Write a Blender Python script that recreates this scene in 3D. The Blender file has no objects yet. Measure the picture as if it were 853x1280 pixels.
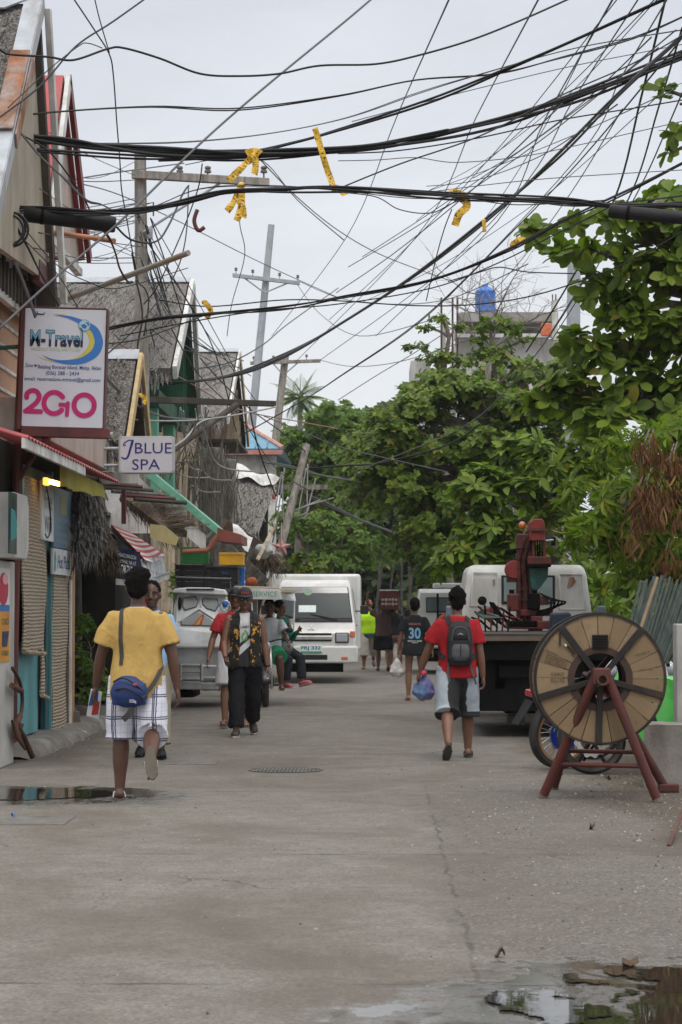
import bpy,bmesh,math,random
import numpy as np
from mathutils import Vector,Vector as Vec,Matrix,Euler,noise
from mathutils.bvhtree import BVHTree
random.seed(7)
R = math.radians
PI = math.pi
scene = bpy.context.scene
COL = scene.collection
# camera geometry (photo pixels 853 x 1280)
FPX = 2800.0
CAM = Vec((0,0,1.45))
YAW = math.atan(43.5 / FPX)
PITCH = math.atan(122.0 / FPX)
CAM_ROT = Euler((PI / 2 + PITCH,0,YAW),'XYZ')
_cm = CAM_ROT.to_matrix()
def ray(px,py):
 return _cm @ Vec(((px - 426.5) / FPX,(640 - py) / FPX,-1.0))
def W(px,py,Y):
 d = ray(px,py)
 return CAM + d * (Y / d.y)
def WX(px,py,X):
 d = ray(px,py)
 return CAM + d * ((X - CAM.x) / d.x)
def G(px,py,z=0.0):
 d = ray(px,py)
 return CAM + d * ((z - CAM.z) / d.z)
# materials
MATS = {}
def new_mat(name):
 m = bpy.data.materials.new(name)
 m.use_nodes = True
 nt = m.node_tree
 b = nt.nodes['Principled BSDF']
 return m,nt,b
def lk(nt,a,b):
 nt.links.new(a,b)
def nd(nt,t,**kw):
 n = nt.nodes.new(t)
 for k,v in kw.items():
  if k in n.inputs.keys():
   n.inputs[k].default_value = v
  else:
   setattr(n,k,v)
 return n
def c4(c):
 return (c[0],c[1],c[2],1.0)
def tint(c,f):
 return tuple(min(1,max(0,x * f)) for x in c)
def mixc(nt,fac,a,b,blend='MIX'):
 n = nt.nodes.new('ShaderNodeMix')
 n.data_type = 'RGBA'
 n.blend_type = blend
 for s,v in ((n.inputs[0],fac),(n.inputs[6],a),(n.inputs[7],b)):
  if isinstance(v,(int,float)):
   s.default_value = v
  elif isinstance(v,tuple):
   s.default_value = c4(v)
  else:
   lk(nt,v,s)
 return n.outputs[2]
def ramp(nt,src,stops):
 n = nt.nodes.new('ShaderNodeValToRGB')
 el = n.color_ramp.elements
 while len(el) < len(stops):
  el.new(0.5)
 for e,(p,v) in zip(el,stops):
  e.position = p
  e.color = (v,v,v,1) if isinstance(v,(int,float)) else c4(v)
 lk(nt,src,n.inputs[0])
 return n.outputs[0]
def coords(nt,kind='Object',scale=(1,1,1),rot=(0,0,0),loc=(0,0,0)):
 tc = nt.nodes.new('ShaderNodeTexCoord')
 mp = nt.nodes.new('ShaderNodeMapping')
 mp.inputs['Scale'].default_value = scale
 mp.inputs['Rotation'].default_value = rot
 mp.inputs['Location'].default_value = loc
 if kind == 'World':
  g = nt.nodes.new('ShaderNodeNewGeometry')
  lk(nt,g.outputs['Position'],mp.inputs[0])
 else:
  lk(nt,tc.outputs[kind],mp.inputs[0])
 return mp.outputs[0]
def noise_tex(nt,vec,scale,detail=4,rough=.55,dist=0):
 n = nt.nodes.new('ShaderNodeTexNoise')
 n.inputs['Scale'].default_value = scale
 n.inputs['Detail'].default_value = detail
 n.inputs['Roughness'].default_value = rough
 n.inputs['Distortion'].default_value = dist
 lk(nt,vec,n.inputs['Vector'])
 return n.outputs['Fac']
def bump(nt,b,h,strength,dist=.01):
 n = nt.nodes.new('ShaderNodeBump')
 n.inputs['Strength'].default_value = strength
 n.inputs['Distance'].default_value = dist
 lk(nt,h,n.inputs['Height'])
 lk(nt,n.outputs[0],b.inputs['Normal'])
 return n
def mat(name,col,rough=.6,metal=0.0,var=.18,scale=6,bmp=.15,bscale=60,bdist=.004,
  dirt=None,dirt_amt=.35,dirt_scale=3,stretch=(1,1,.3),spec=.4,coat=0,sub=None):
 """General worn surface: base colour broken up by noise, plus a dirt/rust layer and bump."""
 if name in MATS:
  return MATS[name]
 m,nt,b = new_mat(name)
 v = coords(nt,'World')
 n1 = noise_tex(nt,v,scale,5,.6)
 c = mixc(nt,ramp(nt,n1,[(.3,0.0),(.7,1.0)]),tint(col,1 - var),tint(col,1 + var))
 if dirt is not None:
  v2 = coords(nt,'World',scale=stretch)
  n2 = noise_tex(nt,v2,dirt_scale,7,.65)
  f = ramp(nt,n2,[(max(0,.62 - dirt_amt * .5),0.0),(min(1,.85 - dirt_amt * .35),min(1,.55 + dirt_amt))])
  c = mixc(nt,f,c,dirt)
 lk(nt,c,b.inputs['Base Color'])
 b.inputs['Roughness'].default_value = rough
 rr = nd(nt,'ShaderNodeMapRange')
 lk(nt,n1,rr.inputs[0])
 rr.inputs[3].default_value = max(.03,rough - .12)
 rr.inputs[4].default_value = min(1,rough + .12)
 lk(nt,rr.outputs[0],b.inputs['Roughness'])
 b.inputs['Metallic'].default_value = metal
 b.inputs['Specular IOR Level'].default_value = spec
 b.inputs['Coat Weight'].default_value = coat
 if bmp > 0:
  nb = noise_tex(nt,v,bscale,4)
  bump(nt,b,nb,bmp,bdist)
 MATS[name] = m
 return m
def glass(name,col,rough=.06):
 if name in MATS:
  return MATS[name]
 m,nt,b = new_mat(name)
 b.inputs['Base Color'].default_value = c4(col)
 b.inputs['Roughness'].default_value = rough
 b.inputs['Specular IOR Level'].default_value = .8
 b.inputs['Coat Weight'].default_value = .6
 b.inputs['Coat Roughness'].default_value = .03
 MATS[name] = m
 return m
def emit(name,col,strength):
 m,nt,b = new_mat(name)
 b.inputs['Base Color'].default_value = c4(col)
 b.inputs['Emission Color'].default_value = c4(col)
 b.inputs['Emission Strength'].default_value = strength
 MATS[name] = m
 return m
def flat(name,col,rough=.6,var=.06):
 return mat(name,col,rough,var=var,bmp=0)
# object helpers
def tag(o,label=None,cat=None,group=None,kind=None):
 if label: o['label'] = label
 if cat: o['category'] = cat
 if group: o['group'] = group
 if kind: o['kind'] = kind
 return o
def thing(name,label,cat,loc=(0,0,0),rz=0,group=None):
 o = bpy.data.objects.new(name,None)
 COL.objects.link(o)
 o.location = loc
 o.rotation_euler = (0,0,rz)
 o.empty_display_size = .2
 return tag(o,label,cat,group)
def copy_tree(o,parent=None):
 c = o.copy()
 COL.objects.link(c)
 c.parent = parent
 for ch in list(o.children):
  copy_tree(ch,c)
 return c
def world_off(p):
 off = Vec((0,0,0))
 while p is not None:
  off += Vector(p.location)
  p = p.parent
 return off
class MB:
 """Collects shapes; build() links them as one mesh object."""
 def __init__(s):
  s.v = []; s.f = []; s.mi = []; s.cur = 0
 def m(s,i):
  s.cur = i; return s
 def add(s,vs,fs):
  o = len(s.v)
  s.v.extend([tuple(x) for x in vs])
  s.f.extend([tuple(i + o for i in f) for f in fs])
  s.mi.extend([s.cur] * len(fs))
  return s
 def box(s,c,size,rot=None):
  c = Vector(c); hx,hy,hz = (x / 2 for x in size)
  vs = [Vec((x,y,z)) for x in (-hx,hx) for y in (-hy,hy) for z in (-hz,hz)]
  if rot is not None:
   r = rot if isinstance(rot,Matrix) else Euler(rot).to_matrix()
   vs = [r @ q for q in vs]
  return s.add([q + c for q in vs],[(0,1,3,2),(4,6,7,5),(0,4,5,1),(2,3,7,6),(0,2,6,4),(1,5,7,3)])
 def bb(s,a,b):
  a = Vector(a); b = Vector(b)
  return s.box((a + b) / 2,tuple(abs(x) for x in (b - a)))
 def prism(s,pts,ext):
  """polygon (3D points) extruded along vector ext"""
  pts = [Vector(p) for p in pts]; e = Vector(ext); n = len(pts)
  vs = pts + [p + e for p in pts]
  fs = [tuple(range(n - 1,-1,-1)),tuple(range(n,2 * n))]
  fs += [(i,(i + 1) % n,n + (i + 1) % n,n + i) for i in range(n)]
  return s.add(vs,fs)
 def slab(s,pts,t):
  """planar polygon with thickness t along its normal"""
  pts = [Vector(p) for p in pts]
  n = Vec((0,0,0))
  for i in range(len(pts)):
   a,b = pts[i],pts[(i + 1) % len(pts)]
   n += a.cross(b)
  n.normalize()
  return s.prism([p - n * t / 2 for p in pts],n * t)
 def grid(s,a,b,c,d,nu,nv,fn=None):
  """quad a-b-c-d subdivided; fn(u,v,p)->p"""
  a,b,c,d = (Vector(q) for q in (a,b,c,d))
  vs = []
  for j in range(nv + 1):
   for i in range(nu + 1):
    u,v = i / nu,j / nv
    p = (a * (1 - u) + b * u) * (1 - v) + (d * (1 - u) + c * u) * v
    vs.append(fn(u,v,p) if fn else p)
  fs = [(j * (nu + 1) + i,j * (nu + 1) + i + 1,(j + 1) * (nu + 1) + i + 1,(j + 1) * (nu + 1) + i) for j in range(nv) for i in range(nu)]
  return s.add(vs,fs)
 def tube(s,pts,r,n=8,cap=True):
  pts = [Vector(p) for p in pts]
  k = len(pts)
  rs = r if isinstance(r,(list,tuple)) else [r] * k
  vs = []; fs = []
  prev = None
  for i in range(k):
   t = (pts[min(i + 1,k - 1)] - pts[max(i - 1,0)])
   if t.length < 1e-9: t = Vec((0,0,1))
   t.normalize()
   if prev is None:
    ref = Vec((0,0,1)) if abs(t.z) < .9 else Vec((1,0,0))
    u = t.cross(ref).normalized()
   else:
    u = prev - t * prev.dot(t)
    if u.length < 1e-6:
     u = t.orthogonal()
    u.normalize()
   prev = u
   w = t.cross(u)
   for j in range(n):
    a = 2 * PI * j / n
    vs.append(pts[i] + (u * math.cos(a) + w * math.sin(a)) * rs[i])
  for i in range(k - 1):
   for j in range(n):
    fs.append((i * n + j,i * n + (j + 1) % n,(i + 1) * n + (j + 1) % n,(i + 1) * n + j))
  if cap:
   fs.append(tuple(range(n - 1,-1,-1)))
   fs.append(tuple((k - 1) * n + j for j in range(n)))
  return s.add(vs,fs)
 def lathe(s,prof,c=(0,0,0),axis='Z',n=24,a0=0,a1=2 * PI,rot=None):
  """prof: list of (r, h) along axis"""
  c = Vector(c); vs = []; fs = []
  full = abs(a1 - a0 - 2 * PI) < 1e-6
  m_ = n if full else n + 1
  for r,h in prof:
   for j in range(m_):
    a = a0 + (a1 - a0) * j / n
    p = {'Z': Vec((r * math.cos(a),r * math.sin(a),h)),'Y': Vec((r * math.cos(a),h,r * math.sin(a))),'X': Vec((h,r * math.cos(a),r * math.sin(a)))}[axis]
    if rot is not None: p = rot @ p
    vs.append(p + c)
  for i in range(len(prof) - 1):
   for j in range(n):
    fs.append((i * m_ + j,i * m_ + (j + 1) % m_,(i + 1) * m_ + (j + 1) % m_,(i + 1) * m_ + j))
  return s.add(vs,fs)
 def cyl(s,a,b,r,n=16,r2=None):
  return s.tube([a,b],[r,r if r2 is None else r2],n)
 def ell(s,c,rad,rot=None,nu=16,nv=10):
  c = Vector(c)
  if isinstance(rad,(int,float)): rad = (rad,) * 3
  vs = []; fs = []
  for i in range(nv + 1):
   th = PI * i / nv
   for j in range(nu):
    ph = 2 * PI * j / nu
    p = Vec((rad[0] * math.sin(th) * math.cos(ph),rad[1] * math.sin(th) * math.sin(ph),rad[2] * math.cos(th)))
    if rot is not None: p = rot @ p
    vs.append(c + p)
  for i in range(nv):
   for j in range(nu):
    fs.append((i * nu + j,(i + 1) * nu + j,(i + 1) * nu + (j + 1) % nu,i * nu + (j + 1) % nu))
  return s.add(vs,fs)
 def torus(s,c,R_,r,axis='Z',n=28,k=8,rot=None,a0=0,a1=2 * PI):
  c = Vector(c); pts = []
  for j in range(n + 1):
   a = a0 + (a1 - a0) * j / n
   p = {'Z': Vec((math.cos(a),math.sin(a),0)),'Y': Vec((math.cos(a),0,math.sin(a))),'X': Vec((0,math.cos(a),math.sin(a)))}[axis] * R_
   if rot is not None: p = rot @ p
   pts.append(c + p)
  return s.tube(pts,r,k,cap=abs(a1 - a0 - 2 * PI) > 1e-6)
 def rings(s,rings,n=20,cap=True):
  """loft of elliptical rings: (center, rx, ry[, power]) all horizontal unless a 3x3 is given as 5th"""
  vs = []; fs = []
  for q in rings:
   c,rx,ry = Vector(q[0]),q[1],q[2]
   pw = q[3] if len(q) > 3 and q[3] else 2.0
   mt = q[4] if len(q) > 4 else None
   for j in range(n):
    a = 2 * PI * j / n
    ca,sa = math.cos(a),math.sin(a)
    e = 2.0 / pw
    p = Vec((rx * math.copysign(abs(ca) ** e,ca),ry * math.copysign(abs(sa) ** e,sa),0))
    if mt is not None: p = mt @ p
    vs.append(c + p)
  k = len(rings)
  for i in range(k - 1):
   for j in range(n):
    fs.append((i * n + j,i * n + (j + 1) % n,(i + 1) * n + (j + 1) % n,(i + 1) * n + j))
  if cap:
   fs.append(tuple(range(n - 1,-1,-1)))
   fs.append(tuple((k - 1) * n + j for j in range(n)))
  return s.add(vs,fs)
 def xform(s,M_):
  s.v = [tuple(M_ @ Vector(q)) for q in s.v]; return s
 def build(s,name,mats=None,parent=None,smooth=False,bevel=0,local=False,fixn=True,seg=2,angle=35):
  me = bpy.data.meshes.new(name)
  off = Vec((0,0,0))
  if parent is not None and not local:
   off = world_off(parent)
  me.from_pydata([tuple(Vector(q) - off) for q in s.v],[],s.f)
  mats = mats if isinstance(mats,(list,tuple)) else ([mats] if mats else [])
  for m_ in mats: me.materials.append(m_)
  if any(s.mi):
   me.polygons.foreach_set('material_index',s.mi)
  if fixn:
   bm = bmesh.new(); bm.from_mesh(me)
   bmesh.ops.recalc_face_normals(bm,faces=bm.faces)
   bm.to_mesh(me); bm.free()
  o = bpy.data.objects.new(name,me)
  COL.objects.link(o)
  o.parent = parent
  if smooth:
   me.polygons.foreach_set('use_smooth',[True] * len(me.polygons))
   if smooth == 'auto':
    try:
     me.set_sharp_from_angle(angle=R(angle))
    except Exception:
     pass
  if bevel:
   md = o.modifiers.new('bevel','BEVEL')
   md.width = bevel; md.segments = seg; md.limit_method = 'ANGLE'; md.angle_limit = R(40)
  return o
# text and flat marks
def text_polys(txt,size,bold=0.0,shear=0,space=1.0,align='CENTER'):
 """returns (verts2d, faces) of a flat text mesh centred on origin"""
 cu = bpy.data.curves.new('txt','FONT')
 cu.body = txt; cu.size = size; cu.offset = bold; cu.shear = shear; cu.space_character = space
 cu.align_x = align; cu.resolution_u = 3
 o = bpy.data.objects.new('txt',cu)
 COL.objects.link(o)
 dg = bpy.context.evaluated_depsgraph_get()
 me = bpy.data.meshes.new_from_object(o.evaluated_get(dg))
 vs = [(q.co.x,q.co.y) for q in me.vertices]
 fs = [tuple(p.vertices) for p in me.polygons]
 bpy.data.objects.remove(o); bpy.data.curves.remove(cu); bpy.data.meshes.remove(me)
 if vs:
  y0 = min(q[1] for q in vs); y1 = max(q[1] for q in vs)
  x0 = min(q[0] for q in vs); x1 = max(q[0] for q in vs)
  cx = (x0 + x1) / 2 if align == 'CENTER' else x0
  vs = [(x - cx,y - (y0 + y1) / 2) for x,y in vs]
 return vs,fs
def fit(vs,w=None,h=None):
 x0 = min(q[0] for q in vs); x1 = max(q[0] for q in vs); y0 = min(q[1] for q in vs); y1 = max(q[1] for q in vs)
 sx = w / (x1 - x0) if w else None
 sy = h / (y1 - y0) if h else None
 sx = sx or sy; sy = sy or sx
 return [(x * sx,y * sy) for x,y in vs]
def stroke(pts,w,rnd=True):
 """flat ribbon with round ends along 2D points; w number or list"""
 n = len(pts); ws = w if isinstance(w,(list,tuple)) else [w] * n
 L = []; Rr = []
 for i in range(n):
  a = Vector(pts[max(i - 1,0)]); b = Vector(pts[min(i + 1,n - 1)])
  t = (b - a); t.normalize(); nn = Vec((-t.y,t.x)); p = Vector(pts[i])
  L.append(p + nn * ws[i] / 2); Rr.append(p - nn * ws[i] / 2)
 vs = [tuple(q) for q in L] + [tuple(q) for q in Rr]
 fs = [(i,i + 1,n + i + 1,n + i) for i in range(n - 1)]
 if rnd:
  for e,p in ((0,pts[0]),(n - 1,pts[-1])):
   o = len(vs); r = ws[e] / 2
   q = Vector(pts[1]) - Vector(pts[0]) if e == 0 else Vector(pts[-2]) - Vector(pts[-1])
   a0 = math.atan2(-q.y,-q.x)
   vs += [(p[0] + r * math.cos(a0 - PI / 2 + PI * k / 8),p[1] + r * math.sin(a0 - PI / 2 + PI * k / 8)) for k in range(9)]
   fs.append(tuple(range(o,o + 9)))
 return vs,fs
def disc2(cx,cy,rx,ry=None,n=24):
 ry = ry or rx
 return [(cx + rx * math.cos(2 * PI * k / n),cy + ry * math.sin(2 * PI * k / n)) for k in range(n)],[tuple(range(n))]
class Face:
 """places flat marks on a plane: origin, u (right), v (up); marks get a small lift along the normal"""
 def __init__(s,o,u,v):
  s.o = Vector(o); s.u = Vector(u); s.v = Vector(v); s.n = s.u.cross(s.v).normalized()
 def put(s,mb,vf,x=0,y=0,lift=.003,thick=0):
  vs,fs = vf
  P = [s.o + s.u * (q[0] + x) + s.v * (q[1] + y) + s.n * lift for q in vs]
  mb.add(P,fs)
  return mb
 def text(s,mb,txt,x,y,h=None,w=None,lift=.004,**kw):
  vs,fs = text_polys(txt,1.0,**kw)
  return s.put(mb,(fit(vs,w,h),fs),x,y,lift)
def conform(vf,bvh,o,u,v,n,lift=.004,back=.5):
 """project flat 2D mark onto a surface along -n; returns 3D verts, faces"""
 vs,fs = vf; P = []
 for x,y in vs:
  p = Vector(o) + Vector(u) * x + Vector(v) * y + Vector(n) * back
  hit = bvh.ray_cast(p,-Vector(n),2)
  P.append((hit[0] if hit[0] is not None else p - Vector(n) * back) + Vector(n) * lift)
 return P,fs
def catmull(pts,k=6):
 pts = [Vector(p) for p in pts]
 if len(pts) < 3:
  return [pts[0].lerp(pts[-1],i / k) for i in range(k + 1)]
 out = []
 for i in range(len(pts) - 1):
  p0 = pts[max(i - 1,0)]; p1 = pts[i]; p2 = pts[i + 1]; p3 = pts[min(i + 2,len(pts) - 1)]
  for j in range(k):
   t = j / k
   out.append(.5 * ((2 * p1) + (p2 - p0) * t + (2 * p0 - 5 * p1 + 4 * p2 - p3) * t * t + (3 * p1 - p0 - 3 * p2 + p3) * t ** 3))
 out.append(pts[-1])
 return out
def remesh(mb,voxel,smooth_it=2,disp=0,dscale=20,dstretch=(1,1,1)):
 """voxel-union of everything in mb -> (verts, faces)"""
 me = bpy.data.meshes.new('tmp')
 me.from_pydata(mb.v,[],mb.f)
 bm = bmesh.new(); bm.from_mesh(me)
 bmesh.ops.recalc_face_normals(bm,faces=bm.faces)
 bm.to_mesh(me); bm.free()
 o = bpy.data.objects.new('tmp',me); COL.objects.link(o)
 md = o.modifiers.new('r','REMESH'); md.mode = 'VOXEL'; md.voxel_size = voxel
 if smooth_it:
  ms = o.modifiers.new('s','SMOOTH'); ms.iterations = smooth_it; ms.factor = .5
 dg = bpy.context.evaluated_depsgraph_get()
 me2 = bpy.data.meshes.new_from_object(o.evaluated_get(dg))
 vs = [q.co.copy() for q in me2.vertices]
 if disp:
  ns = [q.normal.copy() for q in me2.vertices]
  for i,p in enumerate(vs):
   q = Vec((p.x * dstretch[0],p.y * dstretch[1],p.z * dstretch[2])) * dscale
   vs[i] = p + ns[i] * disp * (noise.noise(q) + .5 * noise.noise(q * 2.1))
 fs = [tuple(p.vertices) for p in me2.polygons]
 bpy.data.objects.remove(o); bpy.data.meshes.remove(me); bpy.data.meshes.remove(me2)
 r = MB(); r.add(vs,fs)
 return r
# camera, world, sun
cd = bpy.data.cameras.new('camera')
cam = bpy.data.objects.new('camera',cd)
COL.objects.link(cam)
cam.location = CAM
cam.rotation_euler = CAM_ROT
cd.sensor_fit = 'VERTICAL'
cd.sensor_height = 22.3
cd.lens = FPX / 1280 * 22.3
cd.clip_end = 2000
cd.dof.use_dof = True
cd.dof.focus_distance = 20.0
cd.dof.aperture_fstop = 6.3
scene.camera = cam
SUN_EL,SUN_AZ = R(60),R(168)      # azimuth of the light from +Y, clockwise
w = bpy.data.worlds.new("World")
scene.world = w
w.use_nodes = True
nt = w.node_tree
for n in list(nt.nodes): nt.nodes.remove(n)
out = nt.nodes.new('ShaderNodeOutputWorld')
sky = nt.nodes.new('ShaderNodeTexSky')
sky.sky_type = 'NISHITA'; sky.sun_disc = False
sky.sun_elevation = SUN_EL; sky.sun_rotation = SUN_AZ
sky.air_density = 1.0; sky.dust_density = 4.0
bg1 = nt.nodes.new('ShaderNodeBackground'); bg1.inputs[1].default_value = .02
lk(nt,sky.outputs[0],bg1.inputs[0])
tc = nt.nodes.new('ShaderNodeTexCoord')
sx = nt.nodes.new('ShaderNodeSeparateXYZ'); lk(nt,tc.outputs['Generated'],sx.inputs[0])
grad = ramp(nt,sx.outputs[2],[(0.0,(.64,.655,.67)),(.09,(.635,.65,.672)),(.26,(.565,.583,.625)),(.55,(.98,1.0,1.04)),(1.0,(1.5,1.51,1.53))])
mp = nt.nodes.new('ShaderNodeMapping'); mp.inputs['Scale'].default_value = (1,1,3.0)
lk(nt,tc.outputs['Generated'],mp.inputs[0])
cn = noise_tex(nt,mp.outputs[0],4.2,6,.6,.7)
cl = mixc(nt,1.0,grad,ramp(nt,cn,[(.25,.88),(.75,1.11)]),'MULTIPLY')
bg2 = nt.nodes.new('ShaderNodeBackground'); bg2.inputs[1].default_value = 1.19
lk(nt,cl,bg2.inputs[0])
ad = nt.nodes.new('ShaderNodeAddShader')
lk(nt,bg1.outputs[0],ad.inputs[0]); lk(nt,bg2.outputs[0],ad.inputs[1])
lk(nt,ad.outputs[0],out.inputs[0])
sd = bpy.data.lights.new('sun','SUN')
sd.energy = 1.0; sd.angle = R(22); sd.color = (1,.97,.92)
so = bpy.data.objects.new('sun',sd); COL.objects.link(so)
dirv = Vec((math.sin(SUN_AZ) * math.cos(SUN_EL),math.cos(SUN_AZ) * math.cos(SUN_EL),math.sin(SUN_EL)))
so.rotation_euler = dirv.to_track_quat('Z','Y').to_euler()
so.location = (0,0,40)
scene.view_settings.view_transform = 'Standard'
scene.view_settings.look = 'None'
scene.view_settings.exposure = 0
scene.view_settings.gamma = 1
scene.cycles.max_bounces = 6
scene.cycles.transparent_max_bounces = 6
scene.cycles.use_denoising = True
# ground, road
def ground_mat():
 m,nt,b = new_mat('earth')
 v = coords(nt,'World')
 n = noise_tex(nt,v,1.2,8,.7)
 c = mixc(nt,ramp(nt,n,[(.35,0),(.65,1)]),(.11,.09,.068),(.19,.165,.13))
 n2 = noise_tex(nt,v,25,4,.7)
 c = mixc(nt,ramp(nt,n2,[(.55,0),(.72,.5)]),c,(.25,.23,.2))
 lk(nt,c,b.inputs['Base Color']); b.inputs['Roughness'].default_value = .95
 bump(nt,b,n2,.5,.02)
 return m
def nd_range(nt,s,a,b_,c,d):
 n = nt.nodes.new('ShaderNodeMapRange'); lk(nt,s,n.inputs[0])
 for i,q in enumerate((a,b_,c,d)): n.inputs[i + 1].default_value = q
 return n.outputs[0]
def road_mat():
 m,nt,b = new_mat('road_concrete')
 v = coords(nt,'World')
 sp = nt.nodes.new('ShaderNodeSeparateXYZ'); lk(nt,v,sp.inputs[0])
 X,Y = sp.outputs[0],sp.outputs[1]
 def mth(op,a,b_=0.0,c_=None):
  n = nt.nodes.new('ShaderNodeMath'); n.operation = op
  for i,q in enumerate((a,b_) + ((c_,) if c_ is not None else ())):
   if isinstance(q,(int,float)): n.inputs[i].default_value = q
   else: lk(nt,q,n.inputs[i])
  return n.outputs[0]
 big = noise_tex(nt,coords(nt,'World',scale=(1,.45,1)),.55,6,.62,.3)
 mid = noise_tex(nt,coords(nt,'World',scale=(1,1.1,1)),1.9,9,.72,.2)
 fine = noise_tex(nt,v,95,3,.7)
 brush = noise_tex(nt,coords(nt,'World',scale=(1.1,26,1)),2.2,6,.75)
 con = mixc(nt,ramp(nt,big,[(.33,0),(.67,1)]),(.137,.118,.093),(.196,.178,.148))
 con = mixc(nt,ramp(nt,mid,[(.42,0),(.68,.95)]),con,(.245,.226,.193))
 con = mixc(nt,ramp(nt,brush,[(.52,0),(.74,.16)]),con,(.13,.112,.094))
 mott = noise_tex(nt,v,11,8,.75,.3)
 con = mixc(nt,ramp(nt,mott,[(.40,.5),(.52,0)]),con,(.105,.092,.078))
 con = mixc(nt,ramp(nt,mott,[(.56,0),(.70,.45)]),con,(.27,.255,.23))
 grain = noise_tex(nt,v,42,5,.8)
 con = mixc(nt,ramp(nt,grain,[(.36,.8),(.54,0)]),con,(.085,.074,.062))
 con = mixc(nt,ramp(nt,grain,[(.54,0),(.70,.7)]),con,(.30,.274,.248))
 ed = noise_tex(nt,v,1.3,5,.6)
 xe = mth('ADD',X,mth('MULTIPLY',mth('SUBTRACT',ed,.5),1.5))
 fa = nd(nt,'ShaderNodeMapRange'); lk(nt,xe,fa.inputs[0]); fa.inputs[1].default_value = .28; fa.inputs[2].default_value = .55
 vor = nt.nodes.new('ShaderNodeTexVoronoi'); vor.inputs['Scale'].default_value = 75; lk(nt,v,vor.inputs['Vector'])
 vs = nt.nodes.new('ShaderNodeSeparateColor'); lk(nt,vor.outputs['Color'],vs.inputs[0])
 asp = mixc(nt,ramp(nt,vs.outputs[0],[(.0,0),(1,1)]),(.082,.070,.057),(.178,.160,.134))
 asp = mixc(nt,ramp(nt,vs.outputs[1],[(.955,0),(.97,.55)]),asp,(.36,.34,.31))
 asp = mixc(nt,ramp(nt,big,[(.4,0),(.7,.55)]),asp,(.112,.094,.076))
 asp = mixc(nt,ramp(nt,mid,[(.5,0),(.75,.55)]),asp,(.19,.176,.156))
 fy = nd(nt,'ShaderNodeMapRange'); lk(nt,mth('ADD',Y,mth('MULTIPLY',ed,3)),fy.inputs[0]); fy.inputs[1].default_value = 21; fy.inputs[2].default_value = 19
 fac = mth('MULTIPLY',fa.outputs[0],fy.outputs[0])
 col = mixc(nt,fac,con,asp)
 s2 = nd(nt,'ShaderNodeMapRange'); lk(nt,mth('ADD',X,mth('MULTIPLY',mth('SUBTRACT',big,.5),2.6)),s2.inputs[0]); s2.inputs[1].default_value = 1.55; s2.inputs[2].default_value = 1.95
 sf = nd(nt,'ShaderNodeMapRange'); lk(nt,Y,sf.inputs[0]); sf.inputs[1].default_value = 12.5; sf.inputs[2].default_value = 14.5
 col = mixc(nt,mth('MULTIPLY',mth('MULTIPLY',s2.outputs[0],sf.outputs[0]),.85),col,mixc(nt,ramp(nt,vs.outputs[2],[(.6,0),(1,1)]),(.062,.047,.033),(.19,.155,.11)))
 s3 = nd(nt,'ShaderNodeMapRange'); lk(nt,mth('ADD',X,mth('MULTIPLY',mth('SUBTRACT',noise_tex(nt,v,1.1,6,.65),.5),1.3)),s3.inputs[0]); s3.inputs[1].default_value = -2.75; s3.inputs[2].default_value = -3.15
 sg = nd(nt,'ShaderNodeMapRange'); lk(nt,Y,sg.inputs[0]); sg.inputs[1].default_value = 20.5; sg.inputs[2].default_value = 22
 col = mixc(nt,mth('MULTIPLY',mth('MULTIPLY',s3.outputs[0],sg.outputs[0]),.8),col,(.085,.068,.05))
 st = noise_tex(nt,coords(nt,'World',scale=(.55,.32,1),loc=(3.7,1.3,0)),1.0,6,.6,.6)
 col = mixc(nt,ramp(nt,st,[(.50,0),(.70,.8)]),col,(.098,.078,.061))
 sp2 = noise_tex(nt,v,38,2,.5)
 col = mixc(nt,ramp(nt,sp2,[(.74,0),(.78,.8)]),col,(.05,.045,.04))
 col = mixc(nt,ramp(nt,fine,[(.3,.25),(.6,0)]),col,(.07,.062,.055))
 wob = mth('MULTIPLY',mth('SUBTRACT',noise_tex(nt,v,3,4,.6),.5),.12)
 jy = mth('ABSOLUTE',mth('SUBTRACT',mth('FRACT',mth('DIVIDE',mth('ADD',mth('ADD',Y,wob),2.75),4.6)),.5))
 jm = nd(nt,'ShaderNodeMapRange'); lk(nt,jy,jm.inputs[0]); jm.inputs[1].default_value = .0022; jm.inputs[2].default_value = .0060; jm.inputs[3].default_value = 1; jm.inputs[4].default_value = 0
 jx = mth('ABSOLUTE',mth('SUBTRACT',mth('ADD',X,wob),.40))
 jn = nd(nt,'ShaderNodeMapRange'); lk(nt,jx,jn.inputs[0]); jn.inputs[1].default_value = .005; jn.inputs[2].default_value = .014; jn.inputs[3].default_value = .8; jn.inputs[4].default_value = 0
 cv = nt.nodes.new('ShaderNodeTexVoronoi'); cv.feature = 'DISTANCE_TO_EDGE'; cv.inputs['Scale'].default_value = .34
 dv = nt.nodes.new('ShaderNodeVectorMath'); dv.operation = 'ADD'
 nv = nt.nodes.new('ShaderNodeTexNoise'); nv.inputs['Scale'].default_value = 1.7; nv.inputs['Detail'].default_value = 6; lk(nt,v,nv.inputs['Vector'])
 lk(nt,v,dv.inputs[0]); lk(nt,nv.outputs['Color'],dv.inputs[1]); lk(nt,dv.outputs[0],cv.inputs['Vector'])
 ck = nd(nt,'ShaderNodeMapRange'); lk(nt,cv.outputs[0],ck.inputs[0]); ck.inputs[1].default_value = .002; ck.inputs[2].default_value = .006; ck.inputs[3].default_value = .8; ck.inputs[4].default_value = 0
 ckm = mth('MULTIPLY',ck.outputs[0],ramp(nt,noise_tex(nt,v,.6,2),[(.5,0),(.58,1)]))
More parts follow.
